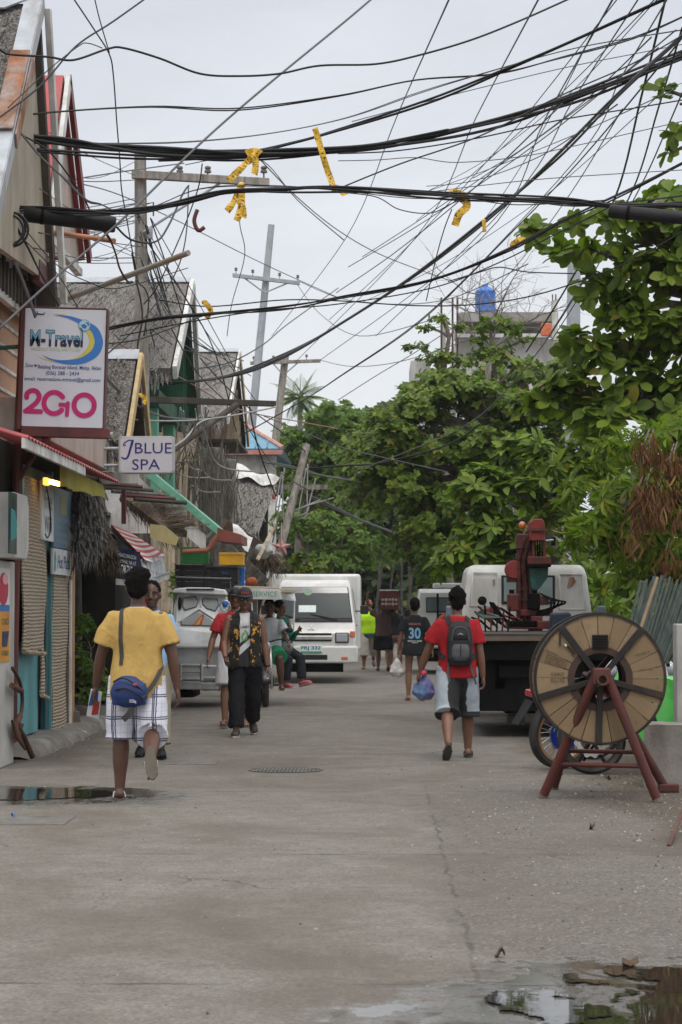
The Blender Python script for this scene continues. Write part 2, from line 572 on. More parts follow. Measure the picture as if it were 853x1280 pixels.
 line = mth('MAXIMUM',mth('MAXIMUM',jm.outputs[0],mth('MULTIPLY',jn.outputs[0],fy.outputs[0])),ckm)
 brk = ramp(nt,noise_tex(nt,v,2.2,3),[(.40,.1),(.60,1)])
 line = mth('MULTIPLY',line,brk)
 col = mixc(nt,mth('MULTIPLY',line,.75),col,(.04,.035,.03))
 def wet(cx,cy,rx,ry,amp):
  dx = mth('DIVIDE',mth('SUBTRACT',X,cx),rx); dy = mth('DIVIDE',mth('SUBTRACT',Y,cy),ry)
  d = mth('SQRT',mth('ADD',mth('MULTIPLY',dx,dx),mth('MULTIPLY',dy,dy)))
  d = mth('ADD',d,mth('MULTIPLY',mth('SUBTRACT',noise_tex(nt,v,2.4,6,.65),.5),amp))
  q = nd(nt,'ShaderNodeMapRange'); lk(nt,d,q.inputs[0]); q.inputs[1].default_value = 1.06; q.inputs[2].default_value = .80
  return q.outputs[0]
 wt = mth('MAXIMUM',wet(1.05,7.7,1.15,1.75,1.2),wet(-2.9,17.55,1.5,1.0,.8))
 col = mixc(nt,mth('MULTIPLY',wt,.62),col,(.045,.037,.03))
 lk(nt,col,b.inputs['Base Color'])
 fn_ = noise_tex(nt,coords(nt,'World',scale=(1,.8,1),loc=(2.2,.4,0)),2.6,8,.62,.5)
 film = mth('MULTIPLY',ramp(nt,fn_,[(.40,0),(.50,1)]),nd_range(nt,wt,.15,.6,0,1))
 rg = nd_range(nt,film,0,1,.86,.07); lk(nt,rg,b.inputs['Roughness'])
 lk(nt,nd_range(nt,film,0,1,.3,.95),b.inputs['Specular IOR Level'])
 hh = mth('ADD',mth('MULTIPLY',fine,.35),mth('MULTIPLY',brush,.5))
 hh = mth('ADD',hh,mth('MULTIPLY',mth('MULTIPLY',vs.outputs[0],fac),.9))
 hh = mth('SUBTRACT',hh,mth('MULTIPLY',line,1.5))
 hh = mth('MULTIPLY',hh,nd_range(nt,film,0,1,1,.05))
 bump(nt,b,hh,.55,.006)
 return m
mb = MB().grid((-260,-60,-.03),(260,-60,-.03),(260,420,-.03),(-260,420,-.03),8,8)
tag(mb.build('ground',ground_mat()),kind='structure')
mb = MB().grid((-9,-6,0),(3.7,-6,0),(3.7,170,0),(-9,170,0),6,60)
tag(mb.build('road',road_mat()),kind='structure')
def wob3(p,a,s=1.7):
 return Vector(p) + Vec((noise.noise(Vector(p) * s),noise.noise(Vector(p) * s + Vec((7,3,1))),noise.noise(Vector(p) * s + Vec((1,9,4))))) * a
mb = MB()
ys = [21.75 + i * .12 for i in range(245)]
prof = [(-9.0,.13),(-3.62,.13),(-3.42,.12),(-3.32,.085),(-3.28,.03),(-3.26,-.04)]
vs = []
for y in ys:
 for i,(x,z) in enumerate(prof):
  p = Vec((x,y,z))
  if i > 0: p = wob3(wob3(p,.05 if i > 1 else .02,2.3),.03,9)
  if i == 0: p.z = .13
  if y < 22: p.z -= .10; p.y -= .1
  vs.append(p)
k = len(prof)
mb.add(vs,[(j * k + i,j * k + i + 1,(j + 1) * k + i + 1,(j + 1) * k + i) for j in range(len(ys) - 1) for i in range(k - 1)])
M_CONC = mat('rough_concrete',(.22,.205,.18),.9,scale=4,bmp=.6,bscale=45,bdist=.012,dirt=(.11,.095,.08),dirt_amt=.5,dirt_scale=2.5,stretch=(1,1,1))
tag(mb.build('kerb',M_CONC,smooth='auto'),kind='structure')
rg_ = np.random.default_rng(12)
mb = MB()
for i in range(2600):
 if i < 1700: x,y = .5 + 2.0 * rg_.random() ** .7,9 + 11 * rg_.random()
 elif i < 2200: x,y = -3.25 + abs(rg_.normal()) * .25,22 + 12 * rg_.random()
 else: x,y = -3 + 5 * rg_.random(),8 + 16 * rg_.random()
 s_ = .004 + .008 * rg_.random() ** 3
 if 1.5 < x and y > 14 and rg_.random() < .3: s_ *= 1.8
 a = rg_.random() * 6; c_,d_ = math.cos(a) * s_,math.sin(a) * s_; h = s_ * rg_.uniform(.6,1.1)
 mb.add([(x + c_,y + d_,0),(x - d_ * 1.2,y + c_,0),(x - c_,y - d_ * 1.3,0),(x + d_,y - c_,0),(x + c_ * .3,y - d_ * .3,h)],[(0,1,4),(1,2,4),(2,3,4),(3,0,4)])
def grit_mat():
 m,nt,b = new_mat('grit'); g = nt.nodes.new('ShaderNodeNewGeometry')
 lk(nt,ramp(nt,g.outputs['Random Per Island'],[(0,(.05,.045,.038)),(.6,(.17,.155,.135)),(1,(.33,.31,.28))]),b.inputs['Base Color']); b.inputs['Roughness'].default_value = .9; return m
tag(mb.build('gravel',grit_mat(),fixn=0),'loose grit and pebbles scattered over the road edges','gravel',kind='stuff')
def water_mat():
 m,nt,b = new_mat('puddle_water')
 v = coords(nt,'World')
 n = noise_tex(nt,v,6,4)
 lk(nt,mixc(nt,n,(.018,.015,.012),(.035,.03,.024)),b.inputs['Base Color'])
 b.inputs['Roughness'].default_value = .015
 b.inputs['Specular IOR Level'].default_value = .9
 bump(nt,b,noise_tex(nt,coords(nt,'World',scale=(1,2.5,1)),5,2),.02,.01)
 return m
def blob_sheet(x0,x1,y0,y1,dx,dy,f,z):
 mb = MB(); nx = int((x1 - x0) / dx); ny = int((y1 - y0) / dy); idx = {}
 def vid(i,j):
  if (i,j) not in idx:
   idx[(i,j)] = len(mb.v); mb.v.append((x0 + i * dx,y0 + j * dy,z))
  return idx[(i,j)]
 for j in range(ny):
  for i in range(nx):
   if f(x0 + (i + .5) * dx,y0 + (j + .5) * dy) > 0:
    mb.f.append((vid(i,j),vid(i + 1,j),vid(i + 1,j + 1),vid(i,j + 1))); mb.mi.append(0)
 return mb
def nz(x,y,s,o=0):
 return noise.noise(Vec((x * s + o,y * s * .7,o))) + .5 * noise.noise(Vec((x * s * 2.3 + o,y * s * 1.6,o + 5))) + .25 * noise.noise(Vec((x * s * 5 + o,y * s * 3.5,o + 9)))
f1 = lambda x,y: 1 - math.hypot((x - 1.55) / 1.0,(y - 7.6) / 1.5) + .42 * nz(x,y,2.6,3.0) + .16 * nz(x,y,11,1)
W_ = water_mat()
tag(blob_sheet(.2,2.9,5.6,9.4,.007,.018,f1,.008).build('puddle',W_,fixn=0),kind='structure')
f3 = lambda x,y: 1 - math.hypot((x + 2.95) / .92,(y - 17.62) / .55) + .22 * nz(x,y,2.2,8)
tag(blob_sheet(-3.24,-1.5,16.4,18.7,.012,.02,f3,.005).build('puddle',W_,fixn=0),kind='structure')
# foliage
def leaf_mat(name,dark,mid,lite,trans=.3,rough=.42,yellow=.02):
 m,nt,b = new_mat(name)
 g = nt.nodes.new('ShaderNodeNewGeometry')
 c = ramp(nt,g.outputs['Random Per Island'],[(0,dark),(.45,mid),(.93,lite),(1 - yellow * .5,(.30,.22,.04))])
 big = noise_tex(nt,coords(nt,'World'),.9,3)
 c = mixc(nt,ramp(nt,big,[(.35,0),(.65,.45)]),c,mid)
 lk(nt,c,b.inputs['Base Color'])
 b.inputs['Roughness'].default_value = rough
 b.inputs['Specular IOR Level'].default_value = .22
 t = nt.nodes.new('ShaderNodeBsdfTranslucent')
 c2 = mixc(nt,1.0,c,(1.25,1.5,.55),'MULTIPLY')
 lk(nt,c2,t.inputs[0])
 mx = nt.nodes.new('ShaderNodeMixShader'); mx.inputs[0].default_value = trans
 lk(nt,b.outputs[0],mx.inputs[1]); lk(nt,t.outputs[0],mx.inputs[2])
 lk(nt,mx.outputs[0],nt.nodes['Material Output'].inputs[0])
 MATS[name] = m
 return m
LEAF_BROAD = (np.array([[0,0,0],[.38,0,.02],[.74,0,.0],[1,0,-.07],[.30,.19,.07],[.70,.25,.05],[.30,-.19,.07],[.70,-.25,.05],[.93,.12,-.02],[.93,-.12,-.02]]),
              [(0,1,4),(4,1,2,5),(5,2,3,8),(0,6,1),(6,7,2,1),(7,9,3,2)])
LEAF_LANCE = (np.array([[0,0,0],[.45,0,.03],[1,0,-.12],[.4,.11,.06],[.4,-.11,.06],[.75,.08,.0],[.75,-.08,.0]]),
              [(0,1,3),(3,1,2,5),(0,4,1),(4,6,2,1)])
LEAF_SMALL = (np.array([[0,0,0],[.5,.26,.06],[1,0,-.06],[.5,-.26,.06],[.5,0,0]]),[(0,4,2,1),(0,3,2,4)])
def np_mesh(name,V,F,mats,parent,smooth=False):
 """V (n,3); F list of index arrays grouped by size"""
 me = bpy.data.meshes.new(name)
 me.vertices.add(len(V)); me.vertices.foreach_set('co',V.astype(np.float32).ravel())
 nl = sum(f.size for f in F); npoly = sum(len(f) for f in F)
 me.loops.add(nl); me.polygons.add(npoly)
 me.loops.foreach_set('vertex_index',np.concatenate([f.ravel() for f in F]).astype(np.int32))
 tot = np.concatenate([np.full(len(f),f.shape[1]) for f in F])
 st = np.concatenate([[0],np.cumsum(tot)[:-1]])
 me.polygons.foreach_set('loop_start',st.astype(np.int32))
 me.polygons.foreach_set('loop_total',tot.astype(np.int32))
 if smooth: me.polygons.foreach_set('use_smooth',np.ones(npoly,dtype=bool))
 for m in (mats if isinstance(mats,(list,tuple)) else [mats]): me.materials.append(m)
 me.update(); me.validate()
 o = bpy.data.objects.new(name,me); COL.objects.link(o); o.parent = parent
 return o
def leaf_obj(name,P,D,N,L,tmpl,m,parent,wid=1.0):
 """P,D,N: (n,3) arrays; L: (n,)"""
 P = np.asarray(P,float); D = np.asarray(D,float); N = np.asarray(N,float); L = np.asarray(L,float)
 D /= np.linalg.norm(D,axis=1,keepdims=True) + 1e-9
 S = np.cross(N,D); S /= np.linalg.norm(S,axis=1,keepdims=True) + 1e-9
 N = np.cross(D,S)
 T,fs = tmpl
 V = P[:,None,:] + L[:,None,None] * (T[None,:,0,None] * D[:,None,:] + wid * T[None,:,1,None] * S[:,None,:] + T[None,:,2,None] * N[:,None,:])
 n,k = len(P),len(T)
 base = (np.arange(n) * k)[:,None]
 F = []
 for sz in (3,4):
  ff = np.array([f for f in fs if len(f) == sz])
  if len(ff): F.append((base[:,:,None] + ff[None]).reshape(-1,sz))
 off = np.array(world_off(parent)) if parent is not None else 0
 return np_mesh(name,V.reshape(-1,3) - off,F,m,parent)
def rosettes(rng,clumps,per_m2,k,L,spread=(50,95),up=.5,shell=.5,droop=.15,gap=.35):
 """clumps: (centre, (rx,ry,rz)). Returns leaf arrays P,D,N,L and twig ends."""
 P = []; D = []; N = []; LL = []; ends = []
 for c,r in clumps:
  c = np.array(c); r = np.array(r)
  area = 4 * PI * ((r[0] * r[1]) ** 1.6 / 3 + (r[0] * r[2]) ** 1.6 / 3 + (r[1] * r[2]) ** 1.6 / 3) ** (1 / 1.6)
  n = max(3,int(per_m2 * area))
  for _ in range(n):
   d = rng.normal(size=3); d /= np.linalg.norm(d)
   if d[2] < -.55: d[2] *= -.6
   q = Vec((c + d * r) * 1.1)
   if noise.noise(q * (1.0 / max(.4,r.mean()))) < -gap * rng.random(): continue
   rad = shell + (1 - shell) * rng.random() ** .6
   rad *= 1 + .22 * noise.noise(q * 1.9)
   p = c + d * r * rad
   ax = d * .7 + np.array([0,0,up]) + rng.normal(size=3) * .22
   ax /= np.linalg.norm(ax)
   ends.append((c,p))
   u = np.cross(ax,[0,0,1.0]) if abs(ax[2]) < .95 else np.array([1.0,0,0]); u /= np.linalg.norm(u)
   v = np.cross(ax,u)
   kk = max(3,int(k * rng.uniform(.65,1.25)))
   a0 = rng.random() * 6.28
   for j in range(kk):
    a = a0 + 2.4 * j + rng.normal() * .15
    s_ = R(rng.uniform(*spread))
    side = u * math.cos(a) + v * math.sin(a)
    dd = ax * math.cos(s_) + side * math.sin(s_) + np.array([0,0,-droop])
    nn = ax * math.sin(s_) - side * math.cos(s_) + rng.normal(size=3) * .15
    l = L * rng.uniform(.6,1.2)
    P.append(p - ax * l * .25 * (j / kk)); D.append(dd); N.append(nn); LL.append(l)
 return P,D,N,LL,ends
M_BARK = mat('bark',(.16,.135,.11),.95,var=.35,scale=9,bmp=.8,bscale=25,bdist=.02)
M_BARK_G = mat('grey_bark',(.27,.25,.225),.95,var=.3,scale=12,bmp=.8,bscale=25,bdist=.02,dirt=(.1,.085,.07),dirt_amt=.4)
def limb_path(rng,a,b,wob=.12,n=6):
 a = Vector(a); b = Vector(b); L = (b - a).length
 pts = []
 for i in range(n + 1):
  t = i / n
  p = a.lerp(b,t) + Vec((0,0,L * .12 * math.sin(PI * t)))
  if 0 < i < n: p += Vector(rng.normal(size=3)) * wob * L * .3
  pts.append(p)
 return pts
def px_clumps(lst,Y,dz=1.0,jit=None,depth=None):
 out_ = []
 for q in lst:
  px,py,r = q[:3]
  y = Y + (q[3] if len(q) > 3 else 0)
  ry = q[4] if len(q) > 4 else .8
  c = W(px,py,y); rr = r * y / FPX
  out_.append((tuple(c),(rr,(depth or rr) ,rr * ry)))
 return out_
def tree(name,label,base,top,tr,clumps,lm,tmpl,per,k,L,group=None,seed=1,bark=None,cat='tree',twigs=True,limbs=True,wid=1.0,shape=None,**kw):
 rng = np.random.default_rng(seed)
 t = thing(name,label,cat,base,group=group)
 bark = bark or M_BARK
 mb = MB()
 path = limb_path(rng,base,top,.05,8)
 mb.tube(path,[tr * (1.25 if i == 0 else 1) * (1 - .55 * i / 8) for i in range(9)],10)
 mb.build('trunk',bark,t,smooth=1)
 P,D,N,LL,ends = rosettes(rng,clumps,per,k,L,**kw)
 mb = MB()
 if limbs:
  for c,r in clumps:
   q = min(path[3:],key=lambda p: (p - Vector(c)).length + max(0,p.z - c[2]) * 1.5)
   pp = limb_path(rng,q,c,.1,5)
   l0 = tr * .42
   mb.tube(pp,[l0 * (1 - .72 * i / 5) for i in range(6)],6)
 if twigs:
  for i,(c,p) in enumerate(ends):
   if i % 2 == 0:
    c = Vector(c); p = Vector(p)
    mb.tube([c.lerp(p,.25),c.lerp(p,.65) + Vec((0,0,-.03)),p],[tr * .07,tr * .05,.006],4,cap=False)
 if mb.v: mb.build('branches',bark,t,smooth=1)
 if P: leaf_obj('crown',P,D,N,LL,tmpl,lm,t,wid)
 return t
LM_ALMOND = leaf_mat('almond_leaves',(.054,.090,.013),(.12,.18,.022),(.21,.275,.034),.34,.45)
LM_MID = leaf_mat('mid_leaves',(.054,.088,.015),(.11,.168,.023),(.19,.255,.036),.32,.5)
LM_WHORL = leaf_mat('whorl_leaves',(.058,.098,.014),(.125,.192,.024),(.215,.29,.036),.32,.45)
LM_MANGO = leaf_mat('mango_leaves',(.065,.112,.013),(.15,.23,.024),(.26,.34,.038),.40,.45)
LM_LEFT = leaf_mat('light_leaves',(.055,.10,.024),(.105,.175,.036),(.17,.25,.055),.38,.55)
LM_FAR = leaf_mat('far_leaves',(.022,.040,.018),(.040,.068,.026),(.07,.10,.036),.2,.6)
LM_YEL = leaf_mat('bush_leaves',(.06,.10,.016),(.12,.18,.026),(.22,.26,.045),.35,.45)
LM_BROWN = leaf_mat('young_brown_leaves',(.10,.045,.022),(.17,.075,.034),(.24,.125,.055),.35,.5,0)
TREES = True
if TREES:
 cl = px_clumps([(805,285,46),(852,262,62,1),(765,272,30,-1,.7),(722,278,26,-1,.6),(668,292,22,-1,.55),(705,318,30,0,.7),(755,318,40),(815,345,56),(870,350,60),(782,392,40),(742,362,28),(840,425,62),(770,452,50),(728,432,34),(708,490,40),(800,500,56),(865,505,60),(748,520,48),(680,505,24),(900,300,70),(910,450,80)],28.5)
 tree('almond_tree','tall broad-leaved tree at the right edge with branches reaching over the hanging wires',(4.7,29.5,0),(4.55,29,7.3),.22,cl,LM_ALMOND,LEAF_BROAD,13,9,.25,seed=3,up=.55,shell=.3,wid=1.1)
 cl = px_clumps([(832,112,16,0,.6),(850,130,20),(842,168,14,0,.6),(858,95,22),(840,190,10)],24)
 tree('almond_tree','leafy twig tips drooping into the upper right corner among the steep wires',(4.9,24.6,0),(4.4,24.2,8.0),.14,cl,LM_ALMOND,LEAF_BROAD,12,6,.22,seed=5,up=.4,shell=.2,twigs=True)
 cl = px_clumps([(785,618,44),(838,612,52),(745,655,38),(800,672,46),(850,690,52),(778,690,28),(835,545,44),(732,668,28),(868,560,60),(890,640,70),(870,735,46),(790,725,30),(735,615,36,1.5),(775,565,40,1.5)],25.5)
 mango = tree('mango_tree','bright green drooping tree with rusty brown sprays, behind the cable reel',(4.3,26.5,0),(4.1,26.3,3.6),.17,cl,LM_MANGO,LEAF_LANCE,30,10,.21,seed=8,up=.1,shell=.35,droop=.75,spread=(35,95))
 rng = np.random.default_rng(4)
 P = []; D = []; N = []; LL = []; mbs = MB()
 for (px,py,n) in [(812,572,16),(826,566,14),(838,590,16),(805,618,16),(818,640,16),(832,625,14),(800,650,12),(846,580,14),(848,700,10),(836,702,10),(852,610,12),(842,655,8),(822,600,14),(793,668,8)]:
  c = W(px,py,24.6) + Vector(rng.normal(size=3)) * .06
  mbs.tube([c + Vec((.1,.5,.25)),c + Vec((0,.1,.08)),c],[.012,.009,.005],4,cap=False)
  for j in range(n * 4):
   P.append(c + Vector(rng.normal(size=3)) * Vec((.085,.06,.075))); D.append(np.array([rng.normal() * .35,rng.normal() * .35,-1.0])); N.append(rng.normal(size=3)); LL.append(.19 * rng.uniform(.6,1.3))
 lo = leaf_obj('brown_spray',P,D,N,LL,LEAF_LANCE,LM_BROWN,mango,.55)
 lo['label'] = 'rusty brown hanging sprays of young leaves'
 mbs.build('spray_twigs',M_BARK,mango,smooth=1)
 cl = px_clumps([(650,622,40),(700,645,38),(612,662,40),(690,585,44),(642,690,34),(585,690,34),(735,590,40),(600,612,38),(560,710,22),(655,560,34),(745,545,38),(610,700,30),(700,700,30)],35)
 tree('frangipani_tree','whorl-leaved tree rising directly behind the red crane',(2.9,35.6,0),(2.7,35.3,3.0),.15,cl,LM_WHORL,LEAF_LANCE,15,11,.28,seed=11,up=.6,shell=.4,wid=1.7,bark=M_BARK_G)
 cl = px_clumps([(562,487,32),(525,512,38),(605,500,36),(648,512,36),(492,552,44),(545,560,56),(600,560,56),(660,560,50),(500,612,44),(570,630,50),(640,615,50),(700,560,50),(468,590,26),(700,512,30),(530,660,40),(480,526,20),(590,675,40),(550,690,34)],50,depth=1.5)
 tree('rain_tree','great rounded dark green tree filling the middle of the street behind the white pickup',(2.8,50.5,0),(2.4,50,5.6),.3,cl,LM_MID,LEAF_SMALL,30,9,.17,seed=14,up=.6,shell=.45,wid=1.3)
 rng = np.random.default_rng(15)
 cl = px_clumps([(rng.uniform(455,720),rng.uniform(530,720),rng.uniform(38,50),rng.uniform(-1,3)) for i in range(28)] + [(512,494,18),(565,478,22),(540,476,18),(612,474,24),(660,472,26),(700,470,28)],64,depth=1.6)
 tree('rain_tree','second dark green tree filling the gaps behind the great rounded tree',(4.0,64.5,0),(3.6,64,5.2),.3,cl,LM_MID,LEAF_SMALL,13,9,.22,seed=16,up=.6,shell=.4,wid=1.3)
 cl = px_clumps([(rng.uniform(335,470),rng.uniform(545,700),rng.uniform(28,40),rng.uniform(-1,3)) for i in range(20)] + [(360,545,18),(400,532,20),(430,520,22),(455,530,18)],84,depth=1.6)
 tree('acacia_tree','mid green tree mass beyond the feathery light green one on the left',(-2.9,84.5,0),(-2.4,84,5.0),.25,cl,LM_LEFT,LEAF_SMALL,11,9,.26,seed=26,up=.6,shell=.4,wid=1.2)
 cl = px_clumps([(548,400,17,0,.4),(530,410,14,0,.4),(526,436,22,0,.35),(572,408,9,0,.5),(552,450,32,0,.4),(582,454,20,0,.5)],58)
 tree('talisay_tree','thin tiered tree with crooked bare trunk in front of the unfinished building',(1.95,58,0),tuple(W(556,395,58)),.11,cl,LM_MID,LEAF_SMALL,20,7,.17,seed=17,up=.8,shell=.2,wid=1.3)
 cl = px_clumps([(616,405,20,0,.6),(640,412,18,0,.7),(596,426,14,0,.7),(614,446,34,0,.5),(658,428,12,0,.7),(602,412,9,0,.7),(655,456,24,0,.5)],58)
 tree('talisay_tree','small round leafy tree below the blue water tank',(3.2,58.4,0),tuple(W(613,410,58.4)),.11,cl,LM_MID,LEAF_BROAD,13,7,.22,seed=19,up=.6,shell=.2)
 rng = np.random.default_rng(23)
 t = thing('bare_tree','leafless grey twiggy tree spreading in front of the blue tank','tree',(2.6,61,0))
 mb = MB(); br = MB()
 base = Vec((2.9,61,0)); fork = W(612,440,61)
 mb.tube(limb_path(rng,base,fork,.03),[.12,.11,.1,.09,.085,.08,.075],8)
 def grow(p,d,l,r,lev):
  q = p
  pts = [p]
  for i in range(3):
   d = (d + Vector(rng.normal(size=3)) * .22 + Vec((0,0,.02))).normalized()
   q = q + d * l / 3; pts.append(q)
  br.tube(pts,[r,r * .85,r * .7,r * .55],4,cap=False)
  if lev > 0:
   for k_ in range(3 if lev > 1 else 4):
    nd_ = (d + Vec((rng.normal() * .75,rng.normal() * .6,rng.normal() * .35))).normalized()
    grow(pts[-1 - (k_ % 3)],nd_,l * .66,r * .55,lev - 1)
 for (px,py) in [(640,375),(675,350),(560,372),(590,350),(625,345),(540,380),(665,390)]:
  e = W(px,py,61 + rng.normal() * .6)
  d = (e - fork)
  grow(fork,d.normalized(),d.length * .8,.034,3)
 mb.build('trunk',M_BARK_G,t,smooth=1); br.build('branches',M_BARK_G,t,smooth=1)
 cl = px_clumps([(398,560,36),(430,575,34),(372,600,30),(440,620,30),(405,615,34),(450,560,22),(425,530,20),(365,560,22),(395,525,18),(445,525,14),(350,590,20),(410,510,10)],72,depth=1.2)
 tree('acacia_tree','feathery light green tree behind the leaning pole on the left',(-2.6,72,0),(-2.2,72,4.8),.2,cl,LM_LEFT,LEAF_SMALL,22,9,.19,seed=27,up=.4,shell=.4,droop=.3)
 cl = px_clumps([(395,660,34),(430,665,30),(365,655,26),(440,700,30),(410,705,30),(452,680,20)],58,depth=1.0)
 tree('guava_tree','low bushy green tree behind the white van',(-1.5,58,0),(-1.4,58,2.0),.12,cl,LM_LEFT,LEAF_SMALL,26,9,.15,seed=29,up=.4,shell=.4)
 cl = px_clumps([(378,702,18),(395,712,16),(362,712,14)],50,depth=.5)
 tree('croton_bush','yellow-green bush just above the roof of the white van',(-1.6,50,0),(-1.6,50,1.2),.05,cl,LM_YEL,LEAF_SMALL,26,8,.16,seed=31,cat='bush',up=.5,shell=.3)
 rng = np.random.default_rng(37)
 lst = []
 for i in range(46):
  px = rng.uniform(330,900); y = rng.uniform(0,26)
  lst.append((px,rng.uniform(575,745),rng.uniform(34,60),y))
 for px,py in [(468,530),(450,548),(490,520),(440,590),(475,570),(505,545),(350,600),(520,600)]:
  lst.append((px,py,24,14))
 for i in range(34):
  lst.append((rng.uniform(425,570),rng.uniform(545,750),rng.uniform(26,40),rng.uniform(0,24)))
 for i in range(60):
  lst.append((rng.uniform(300,900),rng.uniform(745,800),34,rng.uniform(4,30)))
 for i in range(24):
  lst.append((rng.uniform(-250,330),rng.uniform(640,760),60,rng.uniform(15,40)))
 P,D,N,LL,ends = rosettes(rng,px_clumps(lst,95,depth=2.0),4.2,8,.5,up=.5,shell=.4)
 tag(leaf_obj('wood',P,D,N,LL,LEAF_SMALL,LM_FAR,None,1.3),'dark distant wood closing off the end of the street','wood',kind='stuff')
 mb = MB()
 for i in range(9):
  px = rng.uniform(440,560); y = rng.uniform(84,96)
  a = W(px,760,y); a.z = 0; b_ = W(px + rng.normal() * 14,rng.uniform(600,680),y)
  mb.tube(limb_path(rng,a,b_,.06,5),[.06,.055,.05,.045,.035,.03],6)
 tag(mb.build('wood_trunks',mat('dark_bark',(.07,.06,.05),.95,var=.3),smooth=1),'slim pale trunks standing inside the dark distant wood','tree trunks',kind='stuff')
 lst = []
 for i in range(70):
  y = 27 + 45 * rng.random() ** 1.5
  lst.append(((3.9 + rng.uniform(0,2.2) + (y > 34) * rng.uniform(-.4,0),y,rng.uniform(.2,2.2)),(.7,.8,.6)))
 P,D,N,LL,ends = rosettes(rng,lst,9,8,.24,up=.5,shell=.4)
 tag(leaf_obj('undergrowth',P,D,N,LL,LEAF_SMALL,LM_MID,None,1.3),'dark leafy undergrowth along the right verge behind the parked truck','undergrowth',kind='stuff')
 t = thing('coconut_palm','coconut palm standing above the rooftops at left of the distant sky','palm tree',tuple(W(378,762,118) * Vec((1,1,0)) if False else (W(378,762,118).x,118,0)))
 top = W(375,497,118)
 mb = MB(); mb.tube(limb_path(rng,(top.x + .3,118,0),top,.01,6),[.22,.18,.17,.16,.15,.14,.13],8)
 mb.build('trunk',M_BARK_G,t,smooth=1)
 for j in range(17):
  a = 2.4 * j; el = R(70 - 6.2 * j) if j < 14 else R(-30)
  d0 = Vec((math.cos(a) * math.cos(el),math.sin(a) * math.cos(el),math.sin(el)))
  q = top.copy(); d = d0.copy(); pts = [q.copy()]
  for s_ in range(9):
   d = (d + Vec((0,0,-.085))).normalized(); q = q + d * .20; pts.append(q.copy())
  mb = MB(); mb.tube(pts,[.03 * (1 - .08 * i) for i in range(10)],4,cap=False)
  P = []; D = []; N = []; LL = []
  for s_ in range(1,10):
   for h in (0,.33,.66):
    if s_ + h > 9: continue
    p = pts[s_].lerp(pts[min(9,s_ + 1)],h); t_ = (pts[min(9,s_ + 1)] - pts[s_ - 1]).normalized()
    sd_ = t_.cross(Vec((0,0,1))).normalized()
    for sg in (-1,1):
     P.append(p); D.append(sd_ * sg + t_ * .5 + Vec((0,0,-.35))); N.append(Vec((0,0,1))); LL.append(.5 * math.sin(PI * min(1,.2 + s_ / 10)))
  fr = leaf_obj('frond',P,D,N,LL,LEAF_LANCE,LM_LEFT,t,.7)
  mb.build('midrib',M_BARK_G,fr)
 cl = px_clumps([(104,782,17),(100,815,20),(112,845,22),(104,868,20),(122,798,14),(120,868,17),(96,776,10),(110,825,18)],28.3,depth=.25)
 tree('garden_shrub','leafy green shrub growing beside the shop with bamboo blinds',(-3.62,28.3,.15),(-3.6,28.3,.9),.025,cl,LM_LEFT,LEAF_LANCE,130,8,.10,seed=41,cat='shrub',up=.5,shell=.2,wid=1.8)
 cl = px_clumps([(217,748,9,0,1.6),(222,725,10,0,1.6),(214,770,8)],38,depth=.25)
 tree('garden_shrub','thin yellow-green shrub between the striped pole and the tricycle',(-3.35,38,.15),(-3.4,38,1.4),.03,cl,LM_YEL,LEAF_LANCE,40,7,.16,seed=43,cat='shrub',up=.5,shell=.2,wid=1.4)
 P = []; D = []; N = []; LL = []
 for j in range(120):
  p = G(88,912) + Vec((rng.normal() * .09,rng.normal() * .12,0)); P.append(p); D.append(np.array([rng.normal() * .5,rng.normal() * .5,1.0])); N.append(rng.normal(size=3)); LL.append(rng.uniform(.06,.15))
 tag(leaf_obj('grass',P,D,N,LL,LEAF_LANCE,LM_LEFT,None,.6),'small grass tuft at the foot of the kerb','grass',kind='stuff')
m = bpy.data.materials.new('humid_air'); m.use_nodes = True
nt = m.node_tree; nt.nodes.remove(nt.nodes['Principled BSDF'])
pv = nt.nodes.new('ShaderNodeVolumePrincipled'); pv.inputs['Color'].default_value = (.86,.89,.93,1); pv.inputs['Density'].default_value = .00026
lk(nt,pv.outputs[0],nt.nodes['Material Output'].inputs['Volume'])
tag(MB().bb((-275,-75,-1.5),(275,435,26)).build('haze',m),'thin pale haze in the air of the street','haze',kind='stuff')
# materials for houses
def thatch_mat(name,a,b_,c_):
 m,nt,b = new_mat(name)
 v = coords(nt,'World')
 n1 = noise_tex(nt,coords(nt,'World',scale=(3.2,3.2,1.0)),9,6,.75,.2)
 n2 = noise_tex(nt,v,2.0,4,.6)
 n3 = noise_tex(nt,coords(nt,'World',scale=(2.2,2.2,.6)),22,3,.7)
 c = ramp(nt,n1,[(.30,a),(.48,b_),(.66,c_)])
 c = mixc(nt,ramp(nt,n2,[(.4,0),(.7,.5)]),c,b_)
 c = mixc(nt,ramp(nt,n3,[(.36,.75),(.50,0)]),c,a)
 lk(nt,c,b.inputs['Base Color']); b.inputs['Roughness'].default_value = .95
 b.inputs['Specular IOR Level'].default_value = .1
 bump(nt,b,n1,1.0,.04)
 MATS[name] = m
 return m
M_THATCH = thatch_mat('grey_thatch',(.085,.076,.068),(.26,.242,.22),(.43,.41,.385))
M_THATCH_D = thatch_mat('flaky_thatch',(.03,.026,.022),(.17,.155,.14),(.44,.42,.40))
M_THATCH_B = thatch_mat('brown_thatch',(.05,.038,.025),(.15,.115,.08),(.28,.23,.17))
M_GALV = mat('galvanised',(.38,.40,.42),.5,.35,scale=4,bmp=.1,dirt=(.16,.10,.06),dirt_amt=.18,dirt_scale=2.5)
M_WHITEP = mat('white_board',(.66,.66,.63),.65,scale=3,dirt=(.28,.25,.21),dirt_amt=.4,dirt_scale=3.5,stretch=(1,1,.35))
